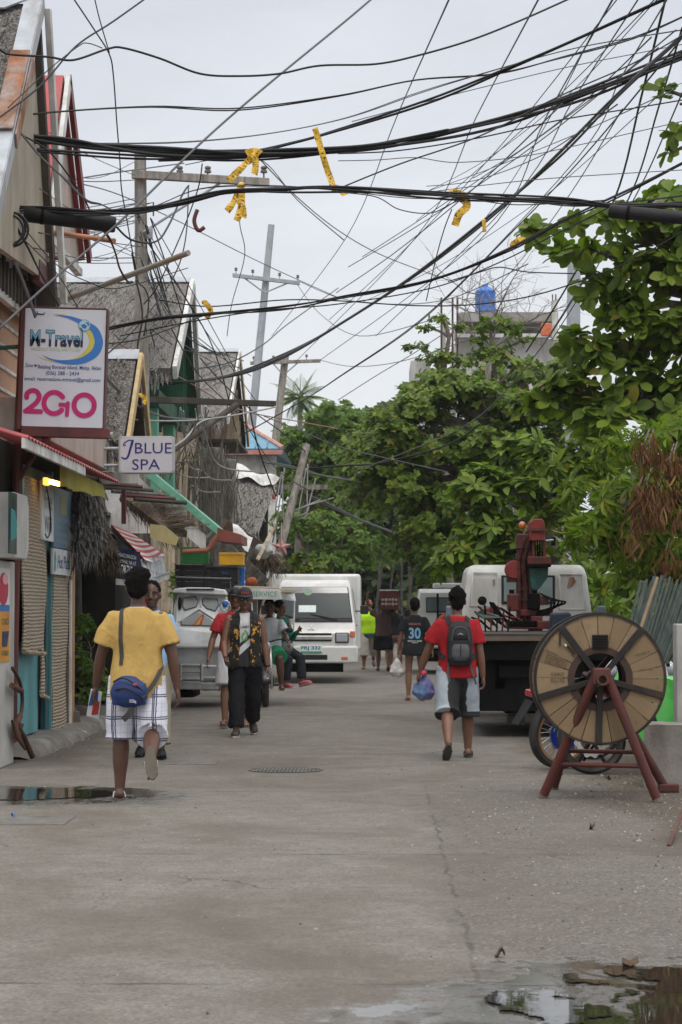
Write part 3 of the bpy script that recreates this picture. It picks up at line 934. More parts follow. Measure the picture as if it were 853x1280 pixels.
M_BEIGE = mat('beige_board',(.40,.345,.27),.8,scale=2,dirt=(.20,.165,.12),dirt_amt=.4,dirt_scale=2)
M_PINK = mat('pinkish_board',(.46,.38,.33),.8,scale=2,dirt=(.28,.22,.18),dirt_amt=.35)
M_DARKW = mat('dark_timber',(.06,.048,.038),.85,scale=8,bmp=.5,dirt=(.14,.12,.1),dirt_amt=.3)
M_GREYW = mat('weathered_timber',(.24,.225,.20),.92,var=.3,scale=6,bmp=.7,bscale=18,bdist=.01,dirt=(.09,.078,.065),dirt_amt=.5,dirt_scale=5,stretch=(2,2,.2))
M_YELW = mat('yellow_timber',(.50,.37,.19),.8,scale=5,dirt=(.25,.17,.09),dirt_amt=.35)
M_BAMB = mat('bamboo_wall',(.46,.38,.27),.85,var=.3,scale=7,bmp=.7,bscale=15,dirt=(.15,.115,.08),dirt_amt=.5,dirt_scale=5,stretch=(2.5,2.5,.2))
M_REDR = mat('red_roof_metal',(.42,.07,.075),.45,.1,scale=3,dirt=(.30,.10,.08),dirt_amt=.3)
M_DRED = mat('dark_red_paint',(.21,.022,.022),.5,scale=4,dirt=(.07,.02,.015),dirt_amt=.4)
M_MAROON = mat('maroon_paint',(.13,.035,.03),.6,scale=5,dirt=(.05,.02,.018),dirt_amt=.45)
M_GRNP = mat('mint_green_paint',(.16,.42,.29),.55,scale=3,dirt=(.08,.2,.14),dirt_amt=.3)
M_GRND = mat('dark_green_timber',(.035,.115,.07),.7,scale=4,dirt=(.02,.05,.03),dirt_amt=.4)
M_BLUER = mat('blue_roof_metal',(.10,.26,.36),.4,.1,scale=3,dirt=(.2,.3,.36),dirt_amt=.35)
M_TEAL = mat('teal_paint',(.11,.345,.37),.5,scale=2.5,dirt=(.055,.17,.18),dirt_amt=.45,dirt_scale=2)
M_TEALD = mat('dark_teal_paint',(.018,.085,.10),.4,scale=2.5,dirt=(.01,.04,.045),dirt_amt=.3)
M_RUST = mat('rusty_sheet',(.26,.105,.045),.85,.2,var=.4,scale=5,bmp=.4,dirt=(.42,.40,.38),dirt_amt=.35,dirt_scale=3)
M_RUSTP = mat('rusty_pipe',(.12,.055,.035),.75,.3,var=.3,scale=12,dirt=(.05,.03,.02),dirt_amt=.4)
M_BLACK = mat('black_plastic',(.010,.010,.011),.55,scale=8,spec=.25,dirt=(.03,.028,.025),dirt_amt=.25)
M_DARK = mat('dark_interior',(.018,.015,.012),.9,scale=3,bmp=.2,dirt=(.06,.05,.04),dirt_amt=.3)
M_GREYP = mat('light_grey_panel',(.47,.46,.43),.55,scale=2,bmp=.05,dirt=(.25,.235,.21),dirt_amt=.3,dirt_scale=2)
M_CEMW = mat('cement_wall',(.36,.34,.31),.9,scale=1.2,bmp=.3,dirt=(.15,.14,.125),dirt_amt=.5,dirt_scale=.8,stretch=(1,1,.3))
M_ORPIPE = mat('orange_pipe',(.55,.24,.13),.5,scale=4,dirt=(.3,.15,.09),dirt_amt=.3)
def blind_mat():
 m,nt,b = new_mat('bamboo_blind')
 v = coords(nt,'World')
 sp = nt.nodes.new('ShaderNodeSeparateXYZ'); lk(nt,v,sp.inputs[0])
 wv = nt.nodes.new('ShaderNodeTexWave'); wv.bands_direction = 'Z'; wv.inputs['Scale'].default_value = 8.5; wv.inputs['Distortion'].default_value = 4.5; wv.inputs['Detail'].default_value = 3; wv.inputs['Detail Scale'].default_value = 1.2
 lk(nt,v,wv.inputs['Vector'])
 n = noise_tex(nt,coords(nt,'World',scale=(1,.6,14)),3.5,5,.7)
 c = mixc(nt,n,(.27,.21,.145),(.50,.42,.31))
 c = mixc(nt,ramp(nt,wv.outputs[0],[(.08,.5),(.36,0)]),c,(.13,.10,.065))
 lk(nt,c,b.inputs['Base Color']); b.inputs['Roughness'].default_value = .8
 bump(nt,b,wv.outputs[0],.9,.012)
 return m
M_BLIND = blind_mat()
def brickband_mat():
 m,nt,b = new_mat('peach_wall')
 v = coords(nt,'World')
 n = noise_tex(nt,v,4,5,.6)
 c = mixc(nt,n,(.44,.235,.135),(.56,.33,.21))
 lk(nt,c,b.inputs['Base Color']); b.inputs['Roughness'].default_value = .8
 bump(nt,b,noise_tex(nt,v,40),.2,.004)
 return m
M_PEACH = brickband_mat()
def strips(mb,a,b_,n,l,wdt,rng,down=Vec((0,0,-1)),out=Vec((0,0,0)),jit=.3):
 """ragged fringe of thin strips hanging along a line"""
 a = Vector(a); b_ = Vector(b_)
 t = (b_ - a).normalized()
 for i in range(n):
  p = a.lerp(b_,rng.random()) + Vector(rng.normal(size=3)) * .015
  d = (down + out * rng.uniform(.2,1) + Vector(rng.normal(size=3)) * jit * .5).normalized()
  L = l * rng.uniform(.35,1.25); w_ = wdt * rng.uniform(.5,1.4)
  s_ = (t + Vector(rng.normal(size=3)) * .5).normalized()
  m_ = p + d * L * .55 + Vector(rng.normal(size=3)) * .02
  e = p + d * L + Vec((0,0,-.06 * L))
  mb.add([p - s_ * w_ / 2,p + s_ * w_ / 2,m_ + s_ * w_ * .45,m_ - s_ * w_ * .45,e],[(0,1,2,3),(3,2,4)])
def shaggy(mb,a,b_,c_,d_,n,l,wdt,rng,lift=.02):
 """loose leaf flakes lying over a thatched slope; a-b ridge, d-c eave"""
 a,b_,c_,d_ = (Vector(q) for q in (a,b_,c_,d_))
 dn = ((d_ - a) + (c_ - b_)).normalized(); rt = (b_ - a).normalized(); nn = rt.cross(dn).normalized()
 if nn.z < 0: nn = -nn
 for i in range(n):
  u,v = rng.random(),rng.random()
  p = (a * (1 - u) + b_ * u) * (1 - v) + (d_ * (1 - u) + c_ * u) * v + nn * lift
  d = (dn + rt * rng.normal() * .22 + nn * rng.uniform(-.02,.16)).normalized()
  L = l * rng.uniform(.5,1.3); w_ = wdt * rng.uniform(.5,1.4)
  s_ = (rt + nn * rng.normal() * .35).normalized()
  mb.add([p - s_ * w_ / 2,p + s_ * w_ / 2,p + d * L + s_ * w_ * .3,p + d * L - s_ * w_ * .3],[(0,1,2,3)])
RNG = np.random.default_rng(99)
def gable(root,Xf,Xb,apex,near,far,th,m_near,m_far,m_barge_n,m_barge_f,m_gable,over=.35,bw=.2,thatch=False,flakes=0,cap=None,gable_low=None,name_gable='gable_wall',bt=.05,fl=.35,fw=.03):
 """Roof with its ridge along X (perpendicular to the street). apex/near/far = (Y, Z)."""
 (ya,za),(yn,zn),(yf,zf) = apex,near,far
 A0 = Vec((Xf,ya,za)); A1 = Vec((Xb,ya,za))
 N0 = Vec((Xf,yn,zn)); N1 = Vec((Xb,yn,zn))
 F0 = Vec((Xf,yf,zf)); F1 = Vec((Xb,yf,zf))
 mb = MB().slab([A0,A1,N1,N0],th)
 if flakes: shaggy(mb,A0 + Vec((-.1,0,0)),A1,N1,N0 + Vec((-.1,0,0)),flakes,fl,fw,RNG,th / 2 + .01)
 if thatch: strips(mb,N0,N1,int(abs(Xf - Xb) * 60),.28,.03,RNG,out=Vec((0,-.6,0)))
 mb.build('roof',m_near,root)
 MB().slab([A0 + Vec((0,.01,0)),F0,F1,A1 + Vec((0,.01,0))],th).build('roof',m_far,root)
 e = Vec((.03,0,0))
 for (p,q,m_) in ((A0,N0,m_barge_n),(A0,F0,m_barge_f)):
  if m_ is None: continue
  d = (q - p).normalized()
  perp = Vec((0,-d.z,d.y))
  if perp.z < 0: perp = -perp
  up = perp * (th / 2 + .03); dn = perp * (bw - th / 2)
  MB().prism([p + up + e,q + up + e,q - dn + e,p - dn + e],(bt,0,0)).build('barge_board',m_,root,bevel=.006)
 if m_gable is not None:
  gx = Xf - over
  k = .1
  zl = gable_low if gable_low is not None else min(zn,zf)
  pa = Vec((gx,ya,za - th - .02))
  tn = 1.0
  pn = Vec((gx,yn + (ya - yn) * k,zn + (za - zn) * k - th - .02)); pf = Vec((gx,yf + (ya - yf) * k,zf + (za - zf) * k - th - .02))
  pts = [pa,pn]
  if zl < pn.z - .02: pts.append(Vec((gx,pn.y,zl)))
  if zl < pf.z - .02: pts.append(Vec((gx,pf.y,zl)))
  pts.append(pf)
  MB().prism(pts,(-.06,0,0)).build(name_gable,m_gable,root)
 if cap is not None:
  mb = MB()
  for q0,q1 in ((N0,N1),(F0,F1)):
   d = (q0 - A0).normalized()
   n_ = Vec((0,0,th / 2 + .05))
   mb.slab([A0 + n_ + e,A1 + n_,A1 + n_ + d * .22,A0 + n_ + d * .22 + e],.012)
  mb.build('ridge_cap',cap,root)
# nearest house, upper left
b1 = thing('thatched_house','tall steep house at the upper left corner with grey thatch, beige gable and rust-stained flashing','house',(-4.6,21.8,0))
gable(b1,-3.3,-7.2,(21.7,7.32),(18.9,4.55),(22.95,4.72),.16,M_THATCH_D,M_DARKW,None,None,M_BEIGE,over=.05,flakes=900,fl=.3,fw=.035,gable_low=4.95)
mb = MB()   # galvanised flashing on the gable edge of the near slope
A0 = Vec((-3.26,21.68,7.47)); N0 = Vec((-3.26,18.85,4.68))
mb.slab([A0,N0,N0 + Vec((-.17,0,0)),A0 + Vec((-.17,0,0))],.02)
mb.slab([A0,N0,N0 + Vec((0,.10,-.12)),A0 + Vec((0,.10,-.12))],.02)
mb.build('flashing',M_GALV,b1)
mb = MB()
for dy,dz,ex in ((-.055,.055,-.18),(.05,-.03,0)):
 a,b_ = A0.lerp(N0,.28) + Vec((.004,dy * .5,dz * .5)),A0.lerp(N0,.62) + Vec((.004,dy * .5,dz * .5))
 if ex: mb.slab([a,b_,b_ + Vec((ex,0,0)),a + Vec((ex,0,0))],.016)
 else: mb.slab([a + Vec((.02,-.02,0)),b_ + Vec((.02,-.02,0)),b_ + Vec((.02,.06,-.12)),a + Vec((.02,.06,-.12))],.016)
mb.build('rust_patch',M_RUST,b1)
MB().slab([Vec((-3.25,21.7,7.5)),Vec((-7.2,21.7,7.5)),Vec((-7.2,21.45,7.28)),Vec((-3.6,21.45,7.28))],.02).build('ridge_cap',M_GALV,b1)
p,q = Vec((-3.26,21.75,7.36)),Vec((-3.26,23.0,4.62))
MB().prism([p,p + Vec((0,.12,.02)),q + Vec((0,.13,0)),q],(.06,0,0)).build('barge_board',M_WHITEP,b1,bevel=.006)
p,q = Vec((-3.28,21.6,7.25)),Vec((-3.28,22.9,4.5))
MB().prism([p,p + Vec((0,.1,.02)),q + Vec((0,.12,0)),q - Vec((0,.06,0))],(-.2,0,0)).build('barge_timber',M_DARKW,b1)
MB().bb((-3.42,22.1,4.72),(-3.34,22.75,4.93)).build('band_board',M_MAROON,b1)
MB().bb((-3.95,20.2,3.5),(-3.72,23.9,4.95)).build('wall',M_PEACH,b1)
mb = MB()
for k in range(6):
 mb.bb((-3.72,20.2,3.62 + k * .22),(-3.70,23.9,3.652 + k * .22))
mb.build('wall_trim',M_WHITEP,b1)
mb = MB().bb((-3.62,20.4,4.42),(-3.56,23.6,4.50)); mb.bb((-3.62,20.4,4.74),(-3.56,23.6,4.90)); mb.bb((-3.6,20.4,4.50),(-3.58,23.6,4.74))
mb.build('balcony_rail',M_WHITEP,b1)
for k in range(15):
 y = 20.5 + k * .21
 MB().bb((-3.555,y,4.48),(-3.53,y + .075,4.82 - .03 * (k % 3))).build('baluster',M_DARKW,b1)
MB().bb((-7.0,22.7,.15),(-3.98,22.9,4.7)).build('wall',M_CEMW,b1)
# red roofed house behind it
b2 = thing('red_roofed_house','narrow house with a steep red metal roof and pinkish gable beside the thatched one','house',(-4.6,25,0))
gable(b2,-3.4,-7.2,(24.15,7.25),(22.6,5.0),(26.0,5.55),.06,M_REDR,M_REDR,M_WHITEP,M_DRED,M_PINK,over=.05,bw=.12,gable_low=5.45)
MB().prism([Vec((-3.38,24.3,7.06)),Vec((-3.38,24.42,7.06)),Vec((-3.38,25.95,5.66)),Vec((-3.38,25.83,5.60))],(.03,0,0)).build('trim_board',M_DRED,b2)
MB().bb((-7,23.2,.15),(-3.75,26.0,5.46)).build('wall',M_PINK,b2)
MB().bb((-3.52,23.2,5.36),(-3.44,26.1,5.44)).build('sill',M_WHITEP,b2)
# big thatched house with green gable
b3 = thing('thatched_house','big thatched house with white barge board and dark green gable end behind the wooden pole','house',(-4.6,35,0))
gable(b3,-3.0,-8.0,(35.7,6.62),(32.6,4.88),(37.3,4.66),.22,M_THATCH,M_GRND,M_WHITEP,M_WHITEP,M_GRND,over=.55,bw=.18,thatch=True,flakes=2600,fl=.32,fw=.022,cap=M_GALV,gable_low=4.4,bt=.07)
for k in range(4):
 y = 36.0 + .3 * k
 MB().bb((-3.5,y,4.5),(-3.1,y + .06,6.3 - .5 * k)).build('rafter',M_GRND,b3)
MB().bb((-3.45,33.2,2.9),(-3.25,33.45,4.9)).build('post',M_GRNP,b3)
MB().bb((-3.45,36.2,2.9),(-3.28,36.5,4.6)).build('post',M_GRNP,b3)
MB().bb((-3.5,32.9,4.45),(-3.2,37.0,4.7)).build('beam',M_GRND,b3)
MB().bb((-8,33.3,.15),(-3.75,36.8,4.5)).build('wall',M_BAMB,b3)
b4 = thing('thatched_house','small thatched roof with a raw yellow timber barge board beside the tall shop sign','house',(-4.2,28,0))
gable(b4,-3.02,-6.5,(28.2,4.62),(26.75,3.42),(29.45,3.45),.14,M_THATCH_D,M_DARKW,M_YELW,M_YELW,M_DARKW,over=.3,bw=.13,thatch=True,flakes=1500,fl=.2,fw=.03,cap=M_GALV,gable_low=3.4)
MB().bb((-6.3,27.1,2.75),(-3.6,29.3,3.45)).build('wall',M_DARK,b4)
MB().bb((-3.42,28.75,3.3),(-3.36,28.85,4.2)).build('strut',M_YELW,b4)
b5 = thing('thatched_house','distant thatched house with a brown slatted gable underside and split bamboo wall','house',(-4.6,48,0))
gable(b5,-3.0,-8.0,(48.3,6.95),(44.5,5.2),(51.6,5.25),.2,M_THATCH,M_DARKW,M_WHITEP,M_YELW,M_MAROON,over=.6,bw=.16,thatch=True,flakes=1600,fl=.35,fw=.03,cap=M_GALV,gable_low=5.0)
MB().bb((-8,45.3,.1),(-3.72,51.0,5.25)).build('wall',M_BAMB,b5)
for k in range(5):
 MB().bb((-3.6,48.8 + .5 * k,5.1),(-3.05,48.86 + .5 * k,6.6 - .3 * k)).build('rafter',M_BAMB,b5)
MB().bb((-3.75,47.8,5.04),(-2.95,51.5,5.10)).build('beam',M_DARKW,b5)
mb = MB().slab([Vec((-3.3,41.5,4.6)),Vec((-5.5,41.5,5.1)),Vec((-5.5,40,4.3)),Vec((-3.3,40,4.0))],.15)
strips(mb,(-3.3,40,4.0),(-5.5,40,4.3),120,.45,.035,RNG); strips(mb,(-3.3,40,4.0),(-3.3,41.5,4.6),90,.6,.035,RNG)
b5b = thing('lean_to','ragged lean-to of old thatch and split bamboo boards below the distant thatched house','hut',(-3.9,41,0))
mb.build('roof',M_THATCH_B,b5b)
for k in range(9):
 y = 38.6 + .42 * k
 MB().box((-3.42 - .04 * (k % 2),y,2.6),(.05,.34,3.4 + .3 * math.sin(k * 2.1)),(RNG.normal() * .02,RNG.normal() * .03,0)).build('wall_board',[M_BAMB,M_BAMB,M_GREYW][k % 3],b5b)
b = thing('dead_tree','broad grey weathered tree trunk standing against the bamboo wall','tree trunk',(-2.95,37.5,0))
mb = MB()
for (px0,px1,r) in [(262,258,.11),(274,272,.13),(288,291,.09),(281,283,.08)]:
 a = W(px0,700,37.6); b_ = W(px1,560 if r > .1 else 575,37.6)
 a.z = .1
 mb.tube([a,a.lerp(b_,.3) + Vec((.03,0,0)),a.lerp(b_,.7) - Vec((.03,0,0)),b_],[r * 1.2,r,r,r * .85],9)
remesh(mb,.035,1,.03,9,(1.5,1.5,.3)).build('trunk',M_GREYW,b,smooth='auto')
mb = MB()
for k in range(70):   # dead vines hanging on the trunk and wires
 p = W(RNG.uniform(232,300),RNG.uniform(545,600),36.8 + RNG.random())
 q = p + Vec((RNG.normal() * .12,RNG.normal() * .1,-RNG.uniform(.4,1.9)))
 mb.tube(catmull([p,p.lerp(q,.4) + Vec((RNG.normal() * .1,0,0)),q],4),.008,4,cap=False)
mb.build('dead_vines',mat('dead_vine',(.12,.11,.085),.9,var=.4),b)
b6 = thing('blue_roofed_house','white walled house with a blue hipped metal roof far down the left side','house',(-4.2,62,0))
z0,z1 = 5.75,6.75
ev = [Vec((-2.5,60,z0)),Vec((-2.5,66,z0)),Vec((-7,66,z0)),Vec((-7,60,z0))]
rg = [Vec((-4.0,62.0,z1)),Vec((-5.6,62.0,z1)),Vec((-4.0,64,z1)),Vec((-5.6,64,z1))]
mb = MB().slab([ev[0],ev[3],rg[1],rg[0]],.05).slab([ev[0],rg[0],rg[2],ev[1]],.05).slab([ev[1],rg[2],rg[3],ev[2]],.05)
rf = mb.build('roof',M_BLUER,b6)
mb = MB()
for k in range(14):
 x = -2.6 - k * .32
 mb.tube([Vec((x,60,z0 + .04)),Vec((max(x,-4.0) if x > -4 else x,60 + 2.0 * (min(1,(-2.5 - x) / 1.5)),z0 + .04 + (z1 - z0) * min(1,(-2.5 - x) / 1.5)))],.025,4)
mb.build('roof_seam',M_BLUER,rf)
MB().tube([ev[0] + Vec((0,0,.05)),rg[0] + Vec((0,0,.05))],.06,6).build('hip_ridge',mat('salmon_ridge',(.5,.25,.2),.6),rf)
MB().bb((-7,59.95,z0 - .14),(-2.5,60.02,z0 - .02)).build('fascia',mat('salmon_fascia',(.45,.2,.16),.6),b6)
mb = MB().bb((-6.9,60.5,z0 - .6),(-2.7,60.7,z0 - .14)).bb((-6.9,60.5,.1),(-4.2,60.7,z0 - .6)).bb((-3.0,60.5,.1),(-2.7,60.7,z0 - .6)); mb.build('wall',M_WHITEP,b6)
MB().bb((-4.2,60.9,3.6),(-3.0,60.95,z0 - .6)).build('window',glass('dim_window',(.05,.06,.055),.15),b6)
for k in range(6):
 MB().cyl((-4.15 + .22 * k,60.75,3.9),(-4.15 + .22 * k,60.75,z0 - .6),.02,6).build('railing_bar',M_GREYP,b6)
b7 = thing('thatched_canopy','drooping thatched canopy with crumpled white flashing in front of the small red roof','canopy',(-3.2,44,0))
a,b_,c_,d_ = W(292,588,44),W(345,600,44),W(322,665,42.6),W(292,690,42.4)
mb = MB().slab([a,b_,c_,d_],.12); shaggy(mb,a,b_,c_,d_,500,.3,.03,RNG,.07); strips(mb,d_,c_,120,.4,.03,RNG); mb.build('roof',M_THATCH,b7)
mb = MB().grid(W(290,585,43.9),W(350,604,43.9),W(338,612,43.6),W(292,600,43.6),10,3,lambda u,v,p: p + Vec((0,0,.09 + .05 * math.sin(u * 9 + v * 4)))); mb.build('flashing',M_WHITEP,b7)
MB().cyl(b_,c_,.035,6).build('edge_pole',M_BAMB,b7)
MB().cyl(W(318,640,43.5),Vec((W(318,640,43.5).x,43.5,0)),.05,8).build('post',M_DARKW,b7)
b8 = thing('small_roof','little roof with white top sheet and dark red fascia on black posts','shelter',(-3,55,0))
mb = MB().slab([W(318,598,56),W(345,614,54.5),W(330,618,54),W(308,606,55.5)],.05); mb.build('roof',M_WHITEP,b8)
MB().slab([W(306,608,54.4),W(345,616,54.4),W(345,624,54.4),W(306,626,54.4)],.06).build('fascia',mat('red_fascia',(.30,.06,.05),.6),b8)
for px in (320,331):
 q = W(px,624,54.6); MB().cyl(q,(q.x - .1,q.y,0),.1,8).build('post',M_BLACK,b8)
# low house with mint green barge and white gable
b9 = thing('green_edged_house','low house whose white gable is edged with mint green metal, red gutter at its corner','house',(-3.4,31.5,0))
Yb = 30.6
a,e = W(182,584,Yb),W(270,657,Yb)
dz = Vec((0,0,-.19))
MB().prism([a,e,e + Vec((0,0,-.08)),a + Vec((0,0,-.08))],(0,1.7,0)).build('roof',M_GRNP,b9,bevel=.01)
MB().prism([a + Vec((0,0,.02)),e + Vec((.02,0,.0)),e + Vec((.02,0,-.13)),a + Vec((0,0,-.13))],(0,-.05,0)).build('barge_board',M_GRNP,b9,bevel=.008)
a2,e2 = a + Vec((-.1,.05,-.13)),e + Vec((-.14,.05,-.13))
MB().prism([a2,e2,e2 + Vec((0,0,-.24)),a2 + Vec((0,0,-.24))],(0,.05,0)).build('fascia',M_WHITEP,b9)
g0 = a2 + Vec((0,.12,-.24)); g1 = e2 + Vec((-.05,.12,-.24))
MB().prism([g0,g1.lerp(g0,.35),Vec((g1.lerp(g0,.35).x,g0.y,2.5)),Vec((g0.x - .5,g0.y,2.5)),g0 + Vec((-.5,0,.3))],(0,.04,0)).build('gable_wall',M_WHITEP,b9)
MB().prism([e + Vec((.0,.1,-.02)),e + Vec((.34,.1,-.12)),e + Vec((.34,.1,-.24)),e + Vec((0,.1,-.2))],(0,1.5,0)).build('gutter',mat('red_gutter',(.22,.06,.045),.6,scale=6,dirt=(.2,.07,.05)),b9)
MB().tube([e + Vec((.02,-.02,-.14)),e + Vec((-.08,-.02,-.30)),e + Vec((-.12,-.03,-.34)),e + Vec((-.45,-.05,-.36))],.035,8).build('drain_pipe',mat('red_pipe',(.27,.09,.055),.6),b9)
MB().bb((W(218,630,Yb).x,Yb - .02,W(218,655,Yb).z),(W(225,630,Yb).x,Yb + .04,W(222,612,Yb).z)).build('bracket',M_GALV,b9)
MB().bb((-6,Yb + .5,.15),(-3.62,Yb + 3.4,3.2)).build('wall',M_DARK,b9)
# ticket shop: wall, blinds, canopy
shop = thing('ticket_shop','single-storey shop on the left with rolled bamboo blinds, teal woodwork and beige canopy fascia','shop',(-4,24,0))
XW = -3.62
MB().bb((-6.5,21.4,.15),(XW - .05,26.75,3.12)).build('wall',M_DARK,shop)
MB().bb((XW - .05,22.35,.15),(XW,24.0,1.12)).build('dado_panel',M_TEAL,shop,bevel=.008)
def xrect(px0,px1,py0,py1,X,th=.03,n=1):
 """vertical rectangle in plane X spanning photo columns px0..px1, rows given at its centre"""
 y0,y1 = WX(px0,762,X).y,WX(px1,762,X).y
 ym = (y0 + y1) / 2
 z0,z1 = W(0,py1,ym).z,W(0,py0,ym).z
 return (X - th,y0,z0),(X,y1,z1)
def blind(px0,px1,py0,py1,X,roll=True):
 (a,y0,z0),(b_,y1,z1) = xrect(px0,px1,py0,py1,X,.02)
 mb = MB().grid((X,y0,z0),(X,y1,z0),(X,y1,z1),(X,y0,z1),10,24,lambda u,v,p: p + Vec((.012 * math.sin(v * 9 + u * 2) + .02 * (1 - v) * math.sin(u * 5),0,0)))
 o = mb.build('bamboo_blind',M_BLIND,shop)
 md = o.modifiers.new('solid','SOLIDIFY'); md.thickness = .015; md.offset = -1
 if roll: MB().cyl((X + .02,y0 - .03,z0),(X + .02,y1 + .03,z0 - .05),.025,8).build('blind_rod',M_BAMB,o)
blind(29,54,598,813,XW + .09)
blind(51.5,58,655,868,XW + .035)
blind(66,90,705,922,XW + .05)
MB().bb(*xrect(58,65,620,925,XW + .02,.06)).build('door_frame',M_TEALD,shop,bevel=.005)
MB().bb(*xrect(64.6,66,590,925,XW + .045,.05)).build('frame_edge',M_TEAL,shop)
MB().bb(*xrect(27.5,30,590,700,XW + .1,.05)).build('frame_edge',M_TEAL,shop)
MB().bb(*xrect(28,66,588,602,XW + .06,.06)).build('lintel',M_TEALD,shop)
MB().bb(*xrect(89.5,94,600,905,XW + .07,.07)).build('corner_post',mat('orange_timber',(.36,.21,.11),.8,scale=6),shop)
MB().bb(*xrect(89,90.5,725,905,XW + .085,.02)).build('white_batten',M_WHITEP,shop)
MB().bb((-6,22.1,3.12),(-3.22,26.9,3.56)).build('canopy',M_PINK,shop,bevel=.01)
MB().bb((-3.21,26.78,3.10),(-3.16,26.92,3.58)).build('canopy_corner',M_WHITEP,shop)
mb = MB()
for k in range(36):
 y = 19.2 + k * .19
 mb.prism([Vec((-3.55,y,3.09)),Vec((-3.55,y + .095,3.115)),Vec((-3.55,y + .19,3.09)),Vec((-3.55,y + .19,3.08)),Vec((-3.55,y + .095,3.105)),Vec((-3.55,y,3.08))],(.55,0,-.16))
mb.build('awning_roof',M_REDR,shop)
MB().bb((-3.05,19.2,2.84),(-3.015,23.2,2.93)).build('awning_board',M_WHITEP,shop)
mb = MB().grid(W(76,582,23.0),W(129,606,25.4),W(129,622,25.4),W(76,608,23.0),14,3,lambda u,v,p: p + Vec((.03 * math.sin(u * 14) * v,0,.01 * math.sin(u * 30) * v)))
o = mb.build('valance',mat('olive_cloth',(.36,.33,.06),.85,scale=3,dirt=(.22,.2,.05),dirt_amt=.3),shop)
o.modifiers.new('s','SOLIDIFY').thickness = .008
M_LETB = flat('blue_lettering',(.05,.09,.22)); M_LETG = flat('grey_lettering',(.22,.24,.25)); M_LETK = flat('black_lettering',(.02,.02,.022)); M_LETW = flat('white_lettering',(.75,.75,.73)); M_LETR = flat('red_lettering',(.5,.04,.04))
M_SIGNW = mat('sign_white',(.60,.62,.62),.5,scale=2,bmp=.03,dirt=(.42,.42,.40),dirt_amt=.3)
def street_face(px0,px1,py0,py1,X):
 (a,y0,z0),(b_,y1,z1) = xrect(px0,px1,py0,py1,X)
 return Face((X,(y0 + y1) / 2,(z0 + z1) / 2),(0,1,0),(0,0,1)),y1 - y0,z1 - z0
s1 = thing('shop_sign','tall white sign with faint lettering below the lit lamp, hanging in the bamboo-blind shop doorway','sign',(XW,24,1.9))
MB().bb(*xrect(52,67,603,676,XW + .12,.03)).build('board',M_SIGNW,s1,bevel=.004)
fc,w_,h_ = street_face(52,67,603,676,XW + .12)
mb = MB(); fc.text(mb,'Free',0,.12,w=w_ * .6,h=.2); fc.text(mb,'WiFi',0,-.14,w=w_ * .6,h=.18); mb.build('lettering',M_LETG,s1)
MB().tube(catmull([WX(58,607,-3.45),WX(62,630,-3.45),WX(63.5,660,-3.45),WX(60,672,-3.46),WX(57,668,-3.46)],6),.008,6).build('cord',M_LETK,s1)
s2 = thing('poster_board','bluish poster board in the shop window next to the white hanging sign','sign',(XW,25,1.9))
MB().bb(*xrect(67.5,89,612,686,XW + .08,.03)).build('board',mat('poster_blue',(.16,.24,.30),.35,var=.35,scale=5,bmp=0,dirt=(.10,.22,.34),dirt_amt=.4),s2,bevel=.004)
fc,w_,h_ = street_face(67.5,89,612,686,XW + .08)
mb = MB()
for k in range(4): fc.text(mb,['BOAT TICKETS','ISLAND TOUR','DIVE TRIPS','TRANSFERS'][k],0,-.02 - k * .08,w=w_ * .75,h=.035)
mb2 = MB()
fc.put(mb2,([(-.25,.05),(.25,.05),(.25,.25),(-.25,.25)],[(0,1,2,3)]))
mb2.build('photo_print',flat('poster_print',(.36,.34,.16)),s2); mb.build('lettering',flat('pale_blue_letters',(.4,.5,.55)),s2)
s3 = thing('shop_sign','small white board with hand lettering, just below the bluish poster board','sign',(XW,25,1.7))
MB().bb(*xrect(66.5,89,687,719,XW + .10,.03)).build('board',M_SIGNW,s3,bevel=.004)
fc,w_,h_ = street_face(66.5,89,687,719,XW + .10)
mb = MB(); fc.text(mb,'Hot Pizza',.1,0,w=w_ * .68,h=h_ * .5); mb.build('lettering',M_LETB,s3)
mb = MB(); fc.put(mb,stroke([(-w_ * .45,-.1),(-w_ * .43,.05),(-w_ * .40,.1),(-w_ * .37,.02),(-w_ * .38,-.08)],.05)); mb.build('emblem',flat('teal_mark',(.08,.3,.3)),s3)
lamp = thing('strip_lamp','lit yellow strip lamp under the shop eaves','lamp',(-3.3,24,2.5))
mb = MB().cyl(WX(63,602,-3.35),WX(74,605,-3.28),.026,10); mb.build('tube',emit('lamp_glow',(1.0,.62,.16),7.0),lamp)
MB().box(WX(58,602,-3.42),(.05,.16,.08)).build('housing',emit('lamp_glow_cap',(1.0,.48,.08),1.6),lamp,bevel=.01)
kx = -3.42
k1 = thing('kiosk_machine','light grey kiosk cabinet with posters at the left edge of the photo','kiosk',(-3.8,20.8,.15))
MB().bb((-4.3,20.2,.0),(kx,21.18,1.9)).build('cabinet',M_GREYP,k1,bevel=.015)
y0 = 20.0
MB().prism([(-3.28,20.3,1.92),(-3.28,21.02,1.92),(-3.28,21.12,2.02),(-3.28,21.12,2.42),(-3.28,21.02,2.52),(-3.28,20.3,2.52)],(-.9,0,0)).build('hood',M_GREYP,k1,bevel=.012)
MB().bb((-3.277,19.9,1.95),(-3.262,20.30,2.5)).build('screen',mat('dark_screen',(.012,.03,.035),.15,var=.6,scale=3,bmp=0),k1)
fc = Face((-3.26,20.12,2.2),(0,1,0),(0,0,1))
mb = MB(); fc.put(mb,([(-.2,-.14),(.12,-.1),(.17,.02),(.05,.14),(-.2,.16)],[(0,1,2,3,4)])); mb.build('screen_picture',flat('teal_picture',(.03,.22,.2)),k1)
fc = Face((kx,20.72,1.1),(0,1,0),(0,0,1))
